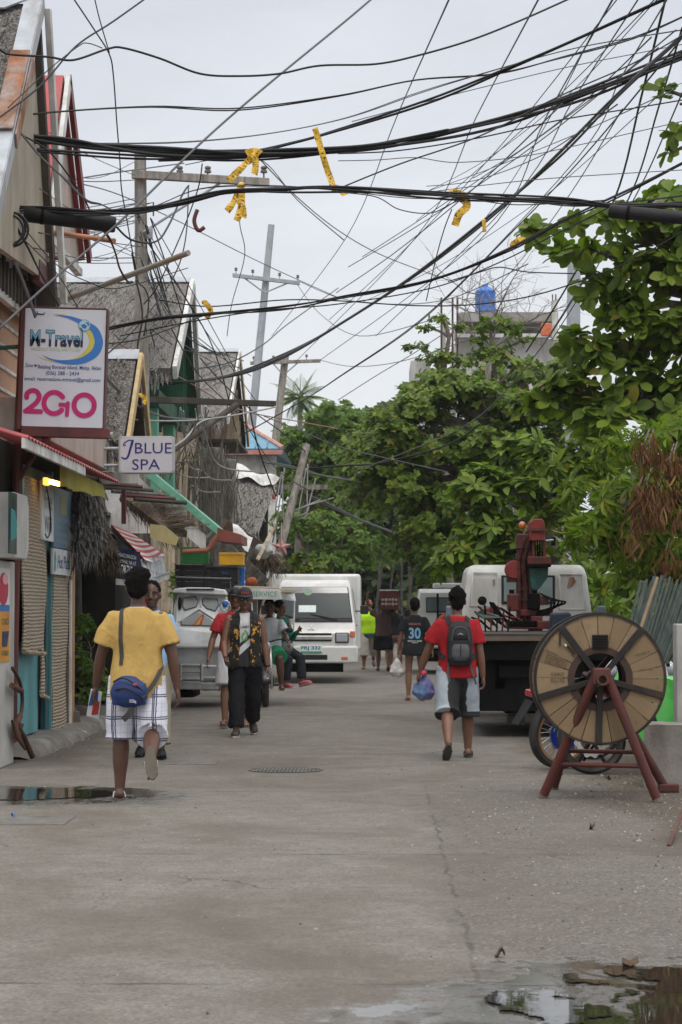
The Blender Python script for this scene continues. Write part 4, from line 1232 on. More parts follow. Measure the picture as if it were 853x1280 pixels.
def poster(nm,ya,yb,za,zb,m,lift=.004):
 mb = MB(); mb.bb((kx + .001,ya,za),(kx + lift,yb,zb)); return mb.build(nm,m,k1)
po = poster('poster',19.95,20.86,.97,1.43,mat('orange_poster',(.62,.27,.03),.45,var=.25,scale=2,bmp=0),.005)
f2_ = Face((kx + .006,20.55,1.2),(0,1,0),(0,0,1))
mb = MB(); f2_.text(mb,'OO',.05,.14,w=.36,h=.06); f2_.text(mb,'100',.07,-.15,w=.34,h=.05); mb.build('lettering',flat('green_lettering',(.05,.14,.04)),po)
mb = MB(); f2_.put(mb,([(-.1,-.09),(.16,-.09),(.26,.05),(-.1,.05)],[(0,1,2,3)])); mb.build('logo',flat('navy_print',(.02,.03,.09)),po)
poster('poster_band',19.95,20.86,1.435,1.49,flat('blue_band',(.04,.16,.40)))
po = poster('poster',19.95,20.86,1.495,1.83,flat('white_poster',(.62,.61,.60)))
f3_ = Face((kx + .006,20.38,1.64),(0,1,0),(0,0,1))
mb = MB(); f3_.put(mb,disc2(.12,.0,.26,.15)); mb.build('print',flat('red_print',(.42,.03,.06)),po)
mb = MB(); f3_.put(mb,disc2(.2,.09,.16,.05),lift=.006); mb.build('print',flat('pink_print',(.7,.32,.34)),po)
t = thing('curved_tool','rusty curved iron tool with a blade leaning at the foot of the brown post','tool',(-3.35,21.6,.15))
Xt = -3.36
MB().tube(catmull([WX(16,835,Xt),WX(24,850,Xt),WX(28,870,Xt),WX(27,890,Xt),WX(22,905,Xt),WX(30,922,Xt),WX(41,946,Xt + .06)],6),[.018] * 20 + [.03] * 17,8).build('handle',M_RUSTP,t,smooth=1)
MB().slab([WX(15,900,Xt),WX(29,905,Xt),WX(25,920,Xt),WX(32,938,Xt + .03),WX(20,922,Xt)],.025).build('blade',M_RUSTP,t,bevel=.006)
MB().cyl(WX(15,857,Xt),WX(27,864,Xt),.028,10).build('grip',M_RUSTP,t)
def block(name,label,c,size,rz,cat='block',m=None,amp=.02):
 mb = MB().box((0,0,0),size)
 bm = bmesh.new(); me = bpy.data.meshes.new('t'); me.from_pydata(mb.v,[],mb.f); bm.from_mesh(me)
 bmesh.ops.subdivide_edges(bm,edges=bm.edges,cuts=5,use_grid_fill=True)
 for v in bm.verts: v.co = wob3(v.co,amp,6)
 r = MB(); r.add([v.co.copy() for v in bm.verts],[tuple(q.index for q in f.verts) for f in bm.faces]); bm.free()
 o = r.build(name,m or M_CONC,None,smooth='auto'); o.location = c; o.rotation_euler = (0,0,rz)
 return tag(o,label,cat)
q = G(90,916); block('concrete_block','pale rough concrete block beside the kerb below the shrub',(q.x,q.y,.13),(.17,.22,.24),.3)
q = G(106,908); block('concrete_block','brownish broken concrete block just beyond the pale one at the kerb',(q.x,q.y + .3,.12),(.2,.3,.22),-.2,m=mat('brown_concrete',(.2,.16,.125),.9,scale=5,bmp=.5))
q = G(107,921)
mb = MB().lathe([(0,0),(.034,0),(.036,.02),(.033,.09),(.036,.15),(.03,.19),(.013,.22),(.013,.235),(0,.235)],(0,0,0),'Y',14)
o = mb.build('plastic_bottle',glass('clear_plastic',(.45,.47,.48),.12),None,smooth='auto'); o.location = (q.x,q.y,.036); o.rotation_euler = (0,0,1.1); tag(o,'crumpled clear plastic bottle lying by the kerb blocks','bottle')
# thatched stall beyond the shop
st = thing('thatched_stall','dark open stall with shaggy thatch edges hanging between shop and striped awning','stall',(-3.6,28.5,.15))
mb = MB(); a,b_,c_,d_ = WX(93,600,-3.55),WX(126,600,-3.35),WX(126,668,-3.2),WX(93,680,-3.45)
mb.slab([a,b_,c_,d_],.08); shaggy(mb,a,b_,c_,d_,900,.16,.035,RNG,.06); shaggy(mb,a,b_,c_,d_,500,.16,.035,RNG,-.06); strips(mb,d_,c_,160,.32,.03,RNG)
mb.build('thatch_screen',M_THATCH_D,st)
mb = MB(); a,b_,c_,d_ = W(104,640,28.6),W(128,648,28.6),W(146,692,27.6),W(106,690,27.6)
mb.slab([a,b_,c_,d_],.06); shaggy(mb,a,b_,c_,d_,700,.25,.02,RNG,.04); strips(mb,d_,c_,160,.3,.02,RNG,out=Vec((.5,-.4,0)))
mb.build('thatch_eave',M_THATCH_B,st)
for px,r in ((97,.05),(108,.035),(122,.045),(140,.05)):
 p = WX(px,762,-4.1); MB().tube([(p.x,p.y,.15),(p.x + .02,p.y,1.3),(p.x - .02,p.y,2.9)],r,8).build('post',M_GREYW if px == 97 else M_DARKW,st,smooth=1)
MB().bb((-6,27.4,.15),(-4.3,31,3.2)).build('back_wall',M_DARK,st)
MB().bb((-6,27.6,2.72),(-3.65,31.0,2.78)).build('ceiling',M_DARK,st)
for k in range(5):
 p = W(150 + 14 * k,604 + 5 * k,29.4); MB().cyl(p + Vec((-.4,0,0)),p + Vec((.25,.4,-.03)),.03,6).build('rafter',[M_MAROON,M_DARKW,M_GREYW][k % 3],st)
MB().bb(W(152,612,29.2),W(158,655,29.3)).build('red_post',M_MAROON,st)
th2 = thing('palm_thatch','ragged edge of dry palm thatch sloping down below the white spa sign','thatch',tuple(W(190,640,29.6)))
mb = MB(); a,b_,c_,d_ = W(150,622,30.2),W(172,618,30.2),W(234,668,29.4),W(205,664,29.2)
mb.slab([a,b_,c_,d_],.09); shaggy(mb,d_,a,b_,c_,420,.35,.016,RNG,.05); strips(mb,a,d_,150,.28,.016,RNG,out=Vec((.9,-.3,0))); strips(mb,d_,c_.lerp(d_,.4),80,.25,.016,RNG,out=Vec((.9,-.2,-.1)))
mb.build('thatch_layer',M_THATCH_B,th2)
o = MB().slab([W(188,655,29.0),W(206,657,29.0),W(224,672,29.0),W(220,682,29.0),W(204,678,29.0),W(188,672,29.0)],.03).build('cream_board',mat('cream_board',(.50,.43,.20),.7,scale=3,dirt=(.35,.3,.16))); tag(o,'cream yellow wavy board hanging under the palm thatch','board')
def stripe_mat():
 m,nt,b = new_mat('striped_cloth')
 v = coords(nt,'UV')
 sp = nt.nodes.new('ShaderNodeSeparateXYZ'); lk(nt,v,sp.inputs[0])
 n = nt.nodes.new('ShaderNodeMath'); n.operation = 'FRACT'
 m2 = nt.nodes.new('ShaderNodeMath'); m2.operation = 'MULTIPLY'; m2.inputs[1].default_value = 6
 lk(nt,sp.outputs[1],m2.inputs[0]); lk(nt,m2.outputs[0],n.inputs[0])
 c = mixc(nt,ramp(nt,n.outputs[0],[(.47,0),(.53,1)]),(.52,.075,.08),(.66,.62,.60))
 lk(nt,c,b.inputs['Base Color']); b.inputs['Roughness'].default_value = .6
 return m
aw = thing('striped_awning','red and white striped awning with a clear plastic skirt over the stall','awning',tuple(W(165,680,28.5)))
def quad_uv(name,p,mt,parent,nu=12,nv=8,fn=None):
 o = MB().grid(*p,nu,nv,fn).build(name,mt,parent,fixn=0)
 uv = o.data.uv_layers.new(name='UVMap')
 for pl in o.data.polygons:
  for li,vi in zip(pl.loop_indices,pl.vertices):
   i,j = vi % (nu + 1),vi // (nu + 1); uv.data[li].uv = (i / nu,j / nv)
 return o
quad_uv('awning_cloth',(W(139,655,29.6),W(168,668,31.0),W(206,694,30.4),W(182,700,28.4)),stripe_mat(),aw,fn=lambda u,v,p: p + Vec((0,0,-.05 * math.sin(PI * u) * v)))
quad_uv('awning_cloth',(W(139,655,29.58),W(182,700,28.38),W(184,708,28.4),W(139,664,29.6)),stripe_mat(),aw)
quad_uv('clear_skirt',(W(176,699,28.4),W(206,694,30.4),W(211,724,30.4),W(180,726,28.4)),mat('clear_sheet',(.46,.48,.50),.16,var=.45,scale=14,bmp=.5,bscale=22,bdist=.02),aw,fn=lambda u,v,p: p + Vec((.03 * math.sin(u * 17),.03 * math.sin(u * 13 + v * 5),0)))
mb = MB()
mb.grid(W(176,722,28.38),W(213,714,30.4),W(212,722,30.4),W(177,733,28.38),14,2,lambda u,v,p: p + Vec((0,-.02,-.03 * abs(math.sin(u * 12)) * v)))
mb.build('white_hem',M_WHITEP,aw)
MB().cyl(W(184,724,28.4),W(213,716,30.4),.012,6).build('edge_rod',M_GALV,aw)
sp = thing('striped_post','slim white post with a red band carrying the striped awning','post',(W(179,800,28.6).x,28.6,0))
p = W(179,800,28.6)
mb = MB().cyl((p.x,28.6,1.75),(p.x,28.6,2.1),.032,10); mb.build('upper_post',M_WHITEP,sp)
MB().cyl((p.x,28.6,1.3),(p.x,28.6,1.75),.033,10).build('red_band',mat('red_paint',(.42,.03,.03),.5),sp)
MB().cyl((p.x,28.6,0),(p.x,28.6,1.3),.032,10).build('lower_post',M_WHITEP,sp)
bn = thing('tarpaulin_banner','dark blue tarpaulin banner with white capitals under the striped awning','banner',tuple(W(160,705,28.0)))
c = [W(146,684,28.2),W(176,690,28.2),W(176,728,28.2),W(146,724,28.2)]
o = MB().grid(*c,8,8,lambda u,v,p: p + Vec((0,.03 * math.sin(u * 5 + v * 3),0))).build('sheet',mat('navy_tarp',(.018,.026,.065),.45,scale=3,bmp=.05),bn); o.modifiers.new('s','SOLIDIFY').thickness = .006
MB().slab([W(145,723,28.16),W(176,727,28.16),W(176,733,28.16),W(145,731,28.16)],.012).build('white_hem',M_WHITEP,bn)
u = (c[1] - c[0]).normalized(); fc = Face(c[0].lerp(c[2],.5) + Vec((0,-.05,0)),u,(0,0,1)); L_ = (c[1] - c[0]).length
mb = MB(); fc.text(mb,'MAKE DRAGON',-.01,.105,w=L_ * .72,h=.05); fc.text(mb,'MAHAL NA AT',.0,.03,w=L_ * .66,h=.05); fc.text(mb,'FORTUNE',-.005,-.06,w=L_ * .72,h=.10,bold=.03); mb.build('lettering',M_LETW,bn)
# leaning scrap along the left side
def plank(name,label,a,b_,wd,th,m,cat='plank',roll=0):
 a = Vector(a); b_ = Vector(b_); d = (b_ - a); L_ = d.length; d.normalize()
 s_ = d.cross(Vec((0,1,0))).normalized(); n_ = s_.cross(d)
 s_,n_ = s_ * math.cos(roll) + n_ * math.sin(roll),n_ * math.cos(roll) - s_ * math.sin(roll)
 mb = MB().prism([a - s_ * wd / 2 - n_ * th / 2,a + s_ * wd / 2 - n_ * th / 2,a + s_ * wd / 2 + n_ * th / 2,a - s_ * wd / 2 + n_ * th / 2],d * L_)
 return tag(mb.build(name,m,None,bevel=.004),label,cat)
plank('timber_plank','long grey plank sloping down from the red gutter behind the yellow crate',W(262,668,34.5),W(330,730,36.5),.22,.05,M_GREYW)
plank('timber_plank','dark plank sloping steeply just left of the long grey one',W(255,690,34.5),W(288,760,35.5),.12,.05,M_DARKW)
plank('timber_plank','grey plank propped above the yellow crate in the scrap pile',W(285,672,36),W(345,712,38),.14,.05,M_GREYW)
plank('timber_plank','brown plank lying highest across the scrap pile',W(280,655,36.2),W(338,690,38.4),.16,.05,mat('brown_plank',(.15,.10,.07),.9,scale=6,bmp=.5))
plank('timber_plank','short pale batten leaning beside the grey scrap bundle',W(322,700,35.9),W(342,660,36.5),.06,.03,M_BAMB)
o = MB().grid(W(291,655,36),W(316,672,36),W(310,690,35.6),W(292,672,35.6),4,3,lambda u,v,p: p + Vec((0,0,.03 * math.sin(u * 6)))).build('metal_sheet',M_WHITEP); o.modifiers.new('s','SOLIDIFY').thickness = .01; tag(o,'bent white metal sheet caught on top of the scrap pile','metal sheet')
o = MB().ell(W(330,688,36.4),(.16,.15,.12)); o = remesh(o,.03,1,.04,9).build('plastic_sack',mat('dusty_sack',(.42,.43,.42),.4,var=.3,scale=7,bmp=.5),None,smooth=1); tag(o,'greyish plastic sack heaped on the scrap beside the leaning pole','sack')
mb = MB(); c = W(334,700,37.2)
for k in range(170):
 a = RNG.uniform(-.9,.9); d = Vec((math.sin(a) * .9,RNG.normal() * .2,-abs(math.cos(a)) * .8)).normalized(); p = c + Vec((RNG.normal() * .06,RNG.normal() * .05,.1)); q = p + d * RNG.uniform(.2,.5)
 mb.tube([p,p.lerp(q,.5) + Vec((0,0,.03)),q],[.012,.008,.003],4,cap=False)
o = mb.build('dry_palm_fan',M_THATCH_B); tag(o,'fan of dry brown palm leaf hanging behind the van roof corner','palm leaf')
star = thing('star_lantern','faded pink star lantern tied to the leaning pole','lantern',tuple(W(352,684,49.0)))
c = W(352,684,49.0); pts = []
for k in range(10):
 a = PI / 2 + k * PI / 5; r = .22 if k % 2 == 0 else .1; pts.append(c + Vec((math.cos(a) * r,0,math.sin(a) * r)))
mb = MB(); f_ = c + Vec((0,-.07,0)); bk = c + Vec((0,.07,0))
mb.add(pts + [f_,bk],[(i,(i + 1) % 10,10) for i in range(10)] + [((i + 1) % 10,i,11) for i in range(10)])
mb.build('star_body',mat('faded_pink',(.45,.22,.21),.6,var=.3,scale=14),star)
MB().cyl(c + Vec((0,0,.2)),c + Vec((0,.05,.55)),.008,5).build('string',M_GREYP,star)
# unfinished concrete building with water tank
ub = thing('unfinished_building','unfinished grey concrete building rising behind the treetops','building',(7,96,0))
Y0 = 95
def UB(px0,px1,py0,py1,dy,d=.6):
 a = W(px0,py1,Y0); b_ = W(px1,py0,Y0); return (a.x,Y0 + dy,a.z),(b_.x,Y0 + dy + d,b_.z)
M_BLK = mat('block_wall',(.60,.59,.57),.9,scale=.8,bmp=.2,dirt=(.2,.19,.17),dirt_amt=.4,dirt_scale=.7)
a,b_ = UB(572,712,420,760,1.0,8); MB().bb((a[0],a[1],0),b_).build('wall',M_BLK,ub)
MB().bb(*UB(575,698,390,402,0,7)).build('slab',M_CEMW,ub)
MB().bb(*UB(577,583,402,425,.3,.4)).build('column',M_CEMW,ub)
for px in (600,640): MB().bb(*UB(px,px + 5,402,425,.3,.4)).build('column',M_CEMW,ub)
MB().bb(*UB(690,697,376,425,-.1,.5)).build('column',M_WHITEP,ub)
MB().bb(*UB(572,690,416,421,.2,.3)).build('beam',M_BLK,ub)
a,b_ = UB(515,540,444,760,2,5); MB().bb((a[0],a[1],0),b_).build('wall_low',M_BLK,ub)
a,b_ = UB(535,575,452,760,3,5); MB().bb((a[0],a[1],0),b_).build('wall_low',M_BLK,ub)
for px in (552,566,572): MB().cyl(W(px,460,Y0 + .5),W(px,372,Y0 + .5),.05,6).build('rebar',M_RUSTP,ub)
MB().bb(*UB(553,558,398,450,.5,.4)).build('column',M_BLK,ub)
mb = MB()
for k in range(2): mb.tube([W(691 + 4 * k,378,Y0),W(691 + 4 * k,368,Y0)],.03,5)
mb.build('rebar',M_RUSTP,ub)
tk = thing('water_tank','blue cylindrical water tank standing on the unfinished roof','water tank',(W(607,390,97).x,97,W(607,390,97).z))
c = W(607,390,97); r = .46
mb = MB().lathe([(0,0),(r,0),(r,.06),(r * .97,.1),(r * .97,.38),(r,.42),(r * .97,.46),(r * .97,.78),(r,.82),(r * .96,.9),(r * .5,1.08),(r * .3,1.1),(0,1.1)],c,'Z',24); mb.build('tank_body',mat('tank_blue',(.03,.14,.50),.4,scale=2),tk,smooth='auto')
MB().lathe([(0,1.1),(r * .28,1.1),(r * .28,1.2),(0,1.22)],c,'Z',16).build('lid',mat('tank_lid',(.05,.2,.55),.4),tk)
o = MB().box(W(683,412,94.7),(.45,.12,.55)).build('orange_net',mat('orange_net',(.6,.15,.06),.7,scale=8),None,bevel=.05); tag(o,'small orange safety net bundle below the white corner column','net')
# roadside signs
def sign_board():
 Y = 21.9
 s = thing('lightbox_sign','tall white travel agency lightbox in a dark red frame, lettered in blue and magenta','sign',(-3.42,Y,0.15))
 tilt = Matrix.Rotation(R(1.6),3,'Y')
 c = W(80,460,Y)
 w_,h_ = .80,1.17
 u = tilt @ Vec((1,0,0)); v = tilt @ Vec((0,0,1))
 mb = MB().box(c + Vec((0,.08,0)),(w_,.16,h_),tilt); mb.build('lightbox',mat('lightbox_white',(.62,.65,.71),.4,var=.05,scale=2,bmp=.02,dirt=(.5,.5,.5),dirt_amt=.12),s,bevel=.006)
 mb = MB()
 mb.box(c + Vec((0,.08,0)) - u * (w_ / 2 + .022),(.04,.18,h_ + .06),tilt)
 mb.box(c + Vec((0,.08,0)) + u * (w_ / 2 + .008),(.012,.17,h_ + .02),tilt)
 mb.box(c + Vec((0,.08,0)) + v * (h_ / 2 + .008),(w_,.17,.014),tilt)
 mb.box(c + Vec((0,.08,0)) - v * (h_ / 2 + .05) + u * .03,(w_ + .06,.16,.09),tilt)
 mb.build('frame',M_MAROON,s,bevel=.004)
 mb = MB().tube([W(30,380,Y + .1),W(22,560,Y + .1),W(21,600,Y + .1)],.04,8)
 p = W(21,600,Y + .1); mb.tube([p,(p.x,p.y,2.3),(p.x - .02,p.y - .05,.15)],.045,8)
 mb.build('post',M_MAROON,s,smooth='auto')
 MB().cyl(W(23,602,Y + .1),W(58,546,Y + .1),.024,8).build('brace',M_MAROON,s)
 MB().cyl(W(0,435,Y + .1),W(30,433,Y + .1),.022,8).build('bracket_arm',M_GRND,s)
 fc = Face(c,u,v)
 P = lambda x,y: ((x - 440) / 720 * w_,(600 - y) / 1050 * h_)      # zoomed sign pixels -> metres
 def arcribbon(pts,ws): return stroke([tuple(q)[:2] for q in catmull([Vec((*P(*p),0)) for p in pts],8)],ws,False)
 def taper(n,mx,f): return [max(.0015,mx * f(i / (n - 1))) for i in range(n)]
 path = [(330,135),(450,145),(560,180),(690,245),(738,330),(738,400),(700,470),(600,530),(480,548),(350,535),(240,490)]
 n = 10 * 8 + 1
 mb = MB(); fc.put(mb,arcribbon(path,taper(n,.085,lambda t: math.sin(PI * min(1,max(0,t))) ** 1.2))); mb.build('swoosh',flat('swoosh_blue',(.05,.20,.56)),s)
 path = [(280,122),(420,130),(540,180),(640,265),(680,340),(670,410),(620,480),(540,525),(420,545),(280,530),(175,488)]
 mb = MB(); fc.put(mb,arcribbon(path,taper(n,.055,lambda t: math.sin(PI * t) ** 1.5)),lift=.0025); mb.build('swoosh',flat('swoosh_yellow',(.58,.53,.10)),s)
 mb = MB(); fc.put(mb,disc2(*P(612,218),.060,.058),lift=.005); mb.build('globe',flat('globe_rim',(.12,.28,.42)),s)
 mb = MB(); fc.put(mb,disc2(*P(612,218),.054,.052),lift=.007); mb.build('globe',flat('globe_pale',(.42,.60,.70)),s)
 mb = MB()
 for pts in ([(580,215),(610,205),(635,225),(620,250),(595,240)],[(620,185),(650,195),(655,225),(640,215)],[(570,235),(590,245),(600,262),(580,258)]):
  fc.put(mb,([P(*q) for q in pts],[tuple(range(len(pts)))]),lift=.009)
 mb.build('globe_land',flat('globe_blue',(.03,.18,.42)),s)
 mb = MB()
 pl = [(142,112),(200,122),(238,124),(262,108),(250,132),(222,136),(185,132)]
 fc.put(mb,([P(*q) for q in pl],[tuple(range(len(pl)))]),lift=.005); fc.put(mb,stroke([P(185,103),P(196,133)],.008),lift=.006); mb.build('plane_mark',flat('plane_navy',(.03,.05,.10)),s)
 vs,fs = text_polys('M-Travel',1.0,bold=.035); vs = fit(vs,470 / 720 * w_,150 / 1050 * h_)
 ox,oy = P(367,340)
 mb = MB(); fc.put(mb,text_and(vs,fs),ox,oy,.004); mb.build('lettering',flat('navy_letters',(.02,.03,.07)),s)
 vs2,fs2 = text_polys('M-Travel',1.0,bold=.004); vs2 = fit(vs2,458 / 720 * w_,138 / 1050 * h_)
 mb = MB(); fc.put(mb,clip_above(vs2,fs2,-.012),ox,oy,.007); mb.build('lettering',flat('sky_letters',(.16,.42,.58)),s)
 mb = MB(); fc.text(mb,"NIKESON'S TRAVEL AND TOURS",*P(365,437),w=435 / 720 * w_,h=30 / 1050 * h_); mb.build('lettering',flat('lime_letters',(.45,.50,.22)),s)
 mb = MB()
 fc.text(mb,'Zone',*P(132,583),w=70 / 720 * w_,h=30 / 1050 * h_,bold=.012)
 fc.text(mb,'Balabag Boracay Island, Malay, Aklan',*P(492,598),w=560 / 720 * w_,h=44 / 1050 * h_,bold=.012)
 fc.text(mb,'(036) 288 - 2434',*P(430,652),w=295 / 720 * w_,h=44 / 1050 * h_,bold=.012)
 fc.text(mb,'email: reservations.mtravel@gmail.com',*P(432,705),w=672 / 720 * w_,h=44 / 1050 * h_,bold=.012)
 mb.build('lettering',flat('address_blue',(.05,.10,.28)),s)
 mb = MB(); bird = [(175,572),(188,582),(205,572),(198,592),(186,598),(180,588)]; fc.put(mb,([P(*q) for q in bird],[tuple(range(6))]),lift=.005); mb.build('bird_mark',M_LETK,s)
 sw = 44 / 720 * w_
 mb = MB()
 def st_(pts,k=8,lift=.004):
  q = catmull([Vec((*P(*p),0)) for p in pts],k); fc.put(mb,stroke([(a.x,a.y) for a in q],sw),lift=lift)
 st_([(120,870),(122,838),(150,812),(190,808),(222,832),(230,870),(205,915),(160,955),(115,990)],6)
 fc.put(mb,stroke([P(113,990),P(248,992)],sw),lift=.0045)
 def arc(cx,cy,rx,ry,a0,a1,n=30): return [P(cx + rx * math.cos(R(a0 + (a1 - a0) * i / n)),cy + ry * math.sin(R(a0 + (a1 - a0) * i / n))) for i in range(n + 1)]
 fc.put(mb,stroke(arc(365,912,90,94,-35,-325 + 5),sw),lift=.005)
 fc.put(mb,stroke([P(405,925),P(487,928)],36 / 720 * w_,False),lift=.0055); fc.put(mb,stroke([P(487,910),P(482,1015)],36 / 720 * w_),lift=.006)
 fc.put(mb,stroke(arc(632,925,90,92,0,362,44),sw,False),lift=.0065)
 mb.build('logo_lettering',flat('magenta_letters',(.50,.02,.16)),s)
 return s
def text_and(vs,fs): return vs,fs
def clip_above(vs,fs,y0):
 bm = bmesh.new(); V = [bm.verts.new((x,y,0)) for x,y in vs]
 for f in fs:
  try: bm.faces.new([V[i] for i in f])
  except ValueError: pass
 bmesh.ops.bisect_plane(bm,geom=bm.verts[:] + bm.edges[:] + bm.faces[:],plane_co=(0,y0,0),plane_no=(0,1,0),clear_inner=True)
 bm.verts.index_update()
 r = [(v.co.x,v.co.y) for v in bm.verts],[tuple(v.index for v in f.verts) for f in bm.faces]
 bm.free(); return r
sign_board()
def spa_sign():
 Y = 26.4
 s = thing('spa_sign','small white rounded lightbox sign with navy spa lettering','sign',tuple(W(183,568,Y)))
 c = W(183,568.5,Y); w_,h_ = 70 / FPX * Y,47 / FPX * Y
 mb = MB(); r = .04; pts = []
 for sx_,sz_,a0 in ((1,1,0),(-1,1,90),(-1,-1,180),(1,-1,270)):
  for k in range(7): a = R(a0 + 15 * k); pts.append(c + Vec((sx_ * (w_ / 2 - r) + r * math.cos(a),0,sz_ * (h_ / 2 - r) + r * math.sin(a))))
 mb.prism(pts,(0,.15,0)); mb.build('case',mat('grey_plastic',(.42,.42,.41),.5,scale=3),s,bevel=.008)
 mb = MB(); mb.prism([c + (p - c) * .93 + Vec((0,-.003,0)) for p in pts],(0,.01,0)); mb.build('face_panel',mat('face_lilac',(.60,.585,.63),.4,var=.04,bmp=0),s)
 fc = Face(c + Vec((0,-.003,0)),(1,0,0),(0,0,1)); M_ = flat('navy_text',(.025,.025,.20))
 mb = MB(); fc.text(mb,'BLUE',.085,.078,w=.435,h=.125); fc.text(mb,'SPA',.0,-.115,w=.33,h=.125)
 J = catmull([Vector(q + (0,)) for q in [(-.155,.165),(-.205,.172),(-.262,.135),(-.265,.11),(-.245,.115)]],5)
 fc.put(mb,stroke([(q.x,q.y) for q in J],.014)); J = catmull([Vector(q + (0,)) for q in [(-.160,.165),(-.185,.08),(-.215,-.02),(-.25,-.045),(-.29,-.03)]],6)
 n = len(J); fc.put(mb,stroke([(q.x,q.y) for q in J],[.03 - .016 * i / n for i in range(n)]),lift=.0045)
 mb.build('lettering',M_,s)
 MB().cyl(c + Vec((-w_ / 2,.08,.08)),c + Vec((-w_ / 2 - .5,.08,.08)),.02,8).build('bracket_arm',M_GALV,s)
 MB().cyl(c + Vec((-w_ / 2,.08,-.12)),c + Vec((-w_ / 2 - .5,.08,-.12)),.02,8).build('bracket_arm',M_GALV,s)
spa_sign()
o = MB().bb((-3.75,26.95,W(150,605,27).z),(-2.86,27.0,W(150,590,27).z)); o = o.build('fascia_board',M_WHITEP,None,bevel=.005); tag(o,'plain white fascia board behind the lower edge of the spa sign','board')
# wheel helper (axis along X in local space)
M_TYRE = mat('tyre_rubber',(.018,.017,.016),.85,scale=20,bmp=.4,bscale=50,dirt=(.10,.09,.075),dirt_amt=.3)
M_CHROME = mat('dull_chrome',(.66,.66,.66),.3,.9,var=.1,scale=5,bmp=0,dirt=(.25,.23,.2),dirt_amt=.2)
M_ALU = mat('aluminium',(.48,.48,.47),.38,.7,scale=6,bmp=.05,dirt=(.2,.19,.17),dirt_amt=.3)
def road_wheel(parent,c,r,w_,rimr=.62,name='wheel',m_rim=None,hub=True):
 wv = thing(name,None,None,c); wv.parent = parent
 mb = MB().lathe([(r * rimr,-w_ * .45),(r * .9,-w_ / 2),(r * .98,-w_ * .4),(r,-w_ * .25),(r,w_ * .25),(r * .98,w_ * .4),(r * .9,w_ / 2),(r * rimr,w_ * .45)],(0,0,0),'X',36); mb.build('tyre',M_TYRE,wv,smooth='auto',local=1)
 mb = MB().lathe([(0,w_ * .1),(r * .2,w_ * .2),(r * .25,w_ * .05),(r * rimr * .9,w_ * .02),(r * rimr,w_ * .44),(r * rimr,-w_ * .44),(r * rimr * .9,-w_ * .02),(r * .25,-w_ * .05),(r * .2,-w_ * .2),(0,-w_ * .1)],(0,0,0),'X',28); mb.build('rim',m_rim or M_ALU,wv,smooth='auto',local=1)
 return wv
M_VANW = mat('van_white',(.60,.60,.575),.32,scale=2,bmp=.02,dirt=(.48,.45,.40),dirt_amt=.22,dirt_scale=2.2,coat=.3,stretch=(1,1,.5))
M_GLASSD = glass('windscreen',(.03,.042,.042),.08); M_GLASSD.node_tree.nodes['Principled BSDF'].inputs['Coat Weight'].default_value = 0; M_GLASSD.node_tree.nodes['Principled BSDF'].inputs['Specular IOR Level'].default_value = .2
M_GASK = mat('rubber_gasket',(.012,.012,.012),.6,bmp=0)
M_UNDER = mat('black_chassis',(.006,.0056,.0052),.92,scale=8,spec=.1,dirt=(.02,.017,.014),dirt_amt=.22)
M_AMBER = glass('amber_lens',(.55,.12,.015),.15)
M_REDL = glass('red_lens',(.35,.015,.015),.15)
M_CLEAR = glass('clear_lens',(.30,.32,.34),.1)
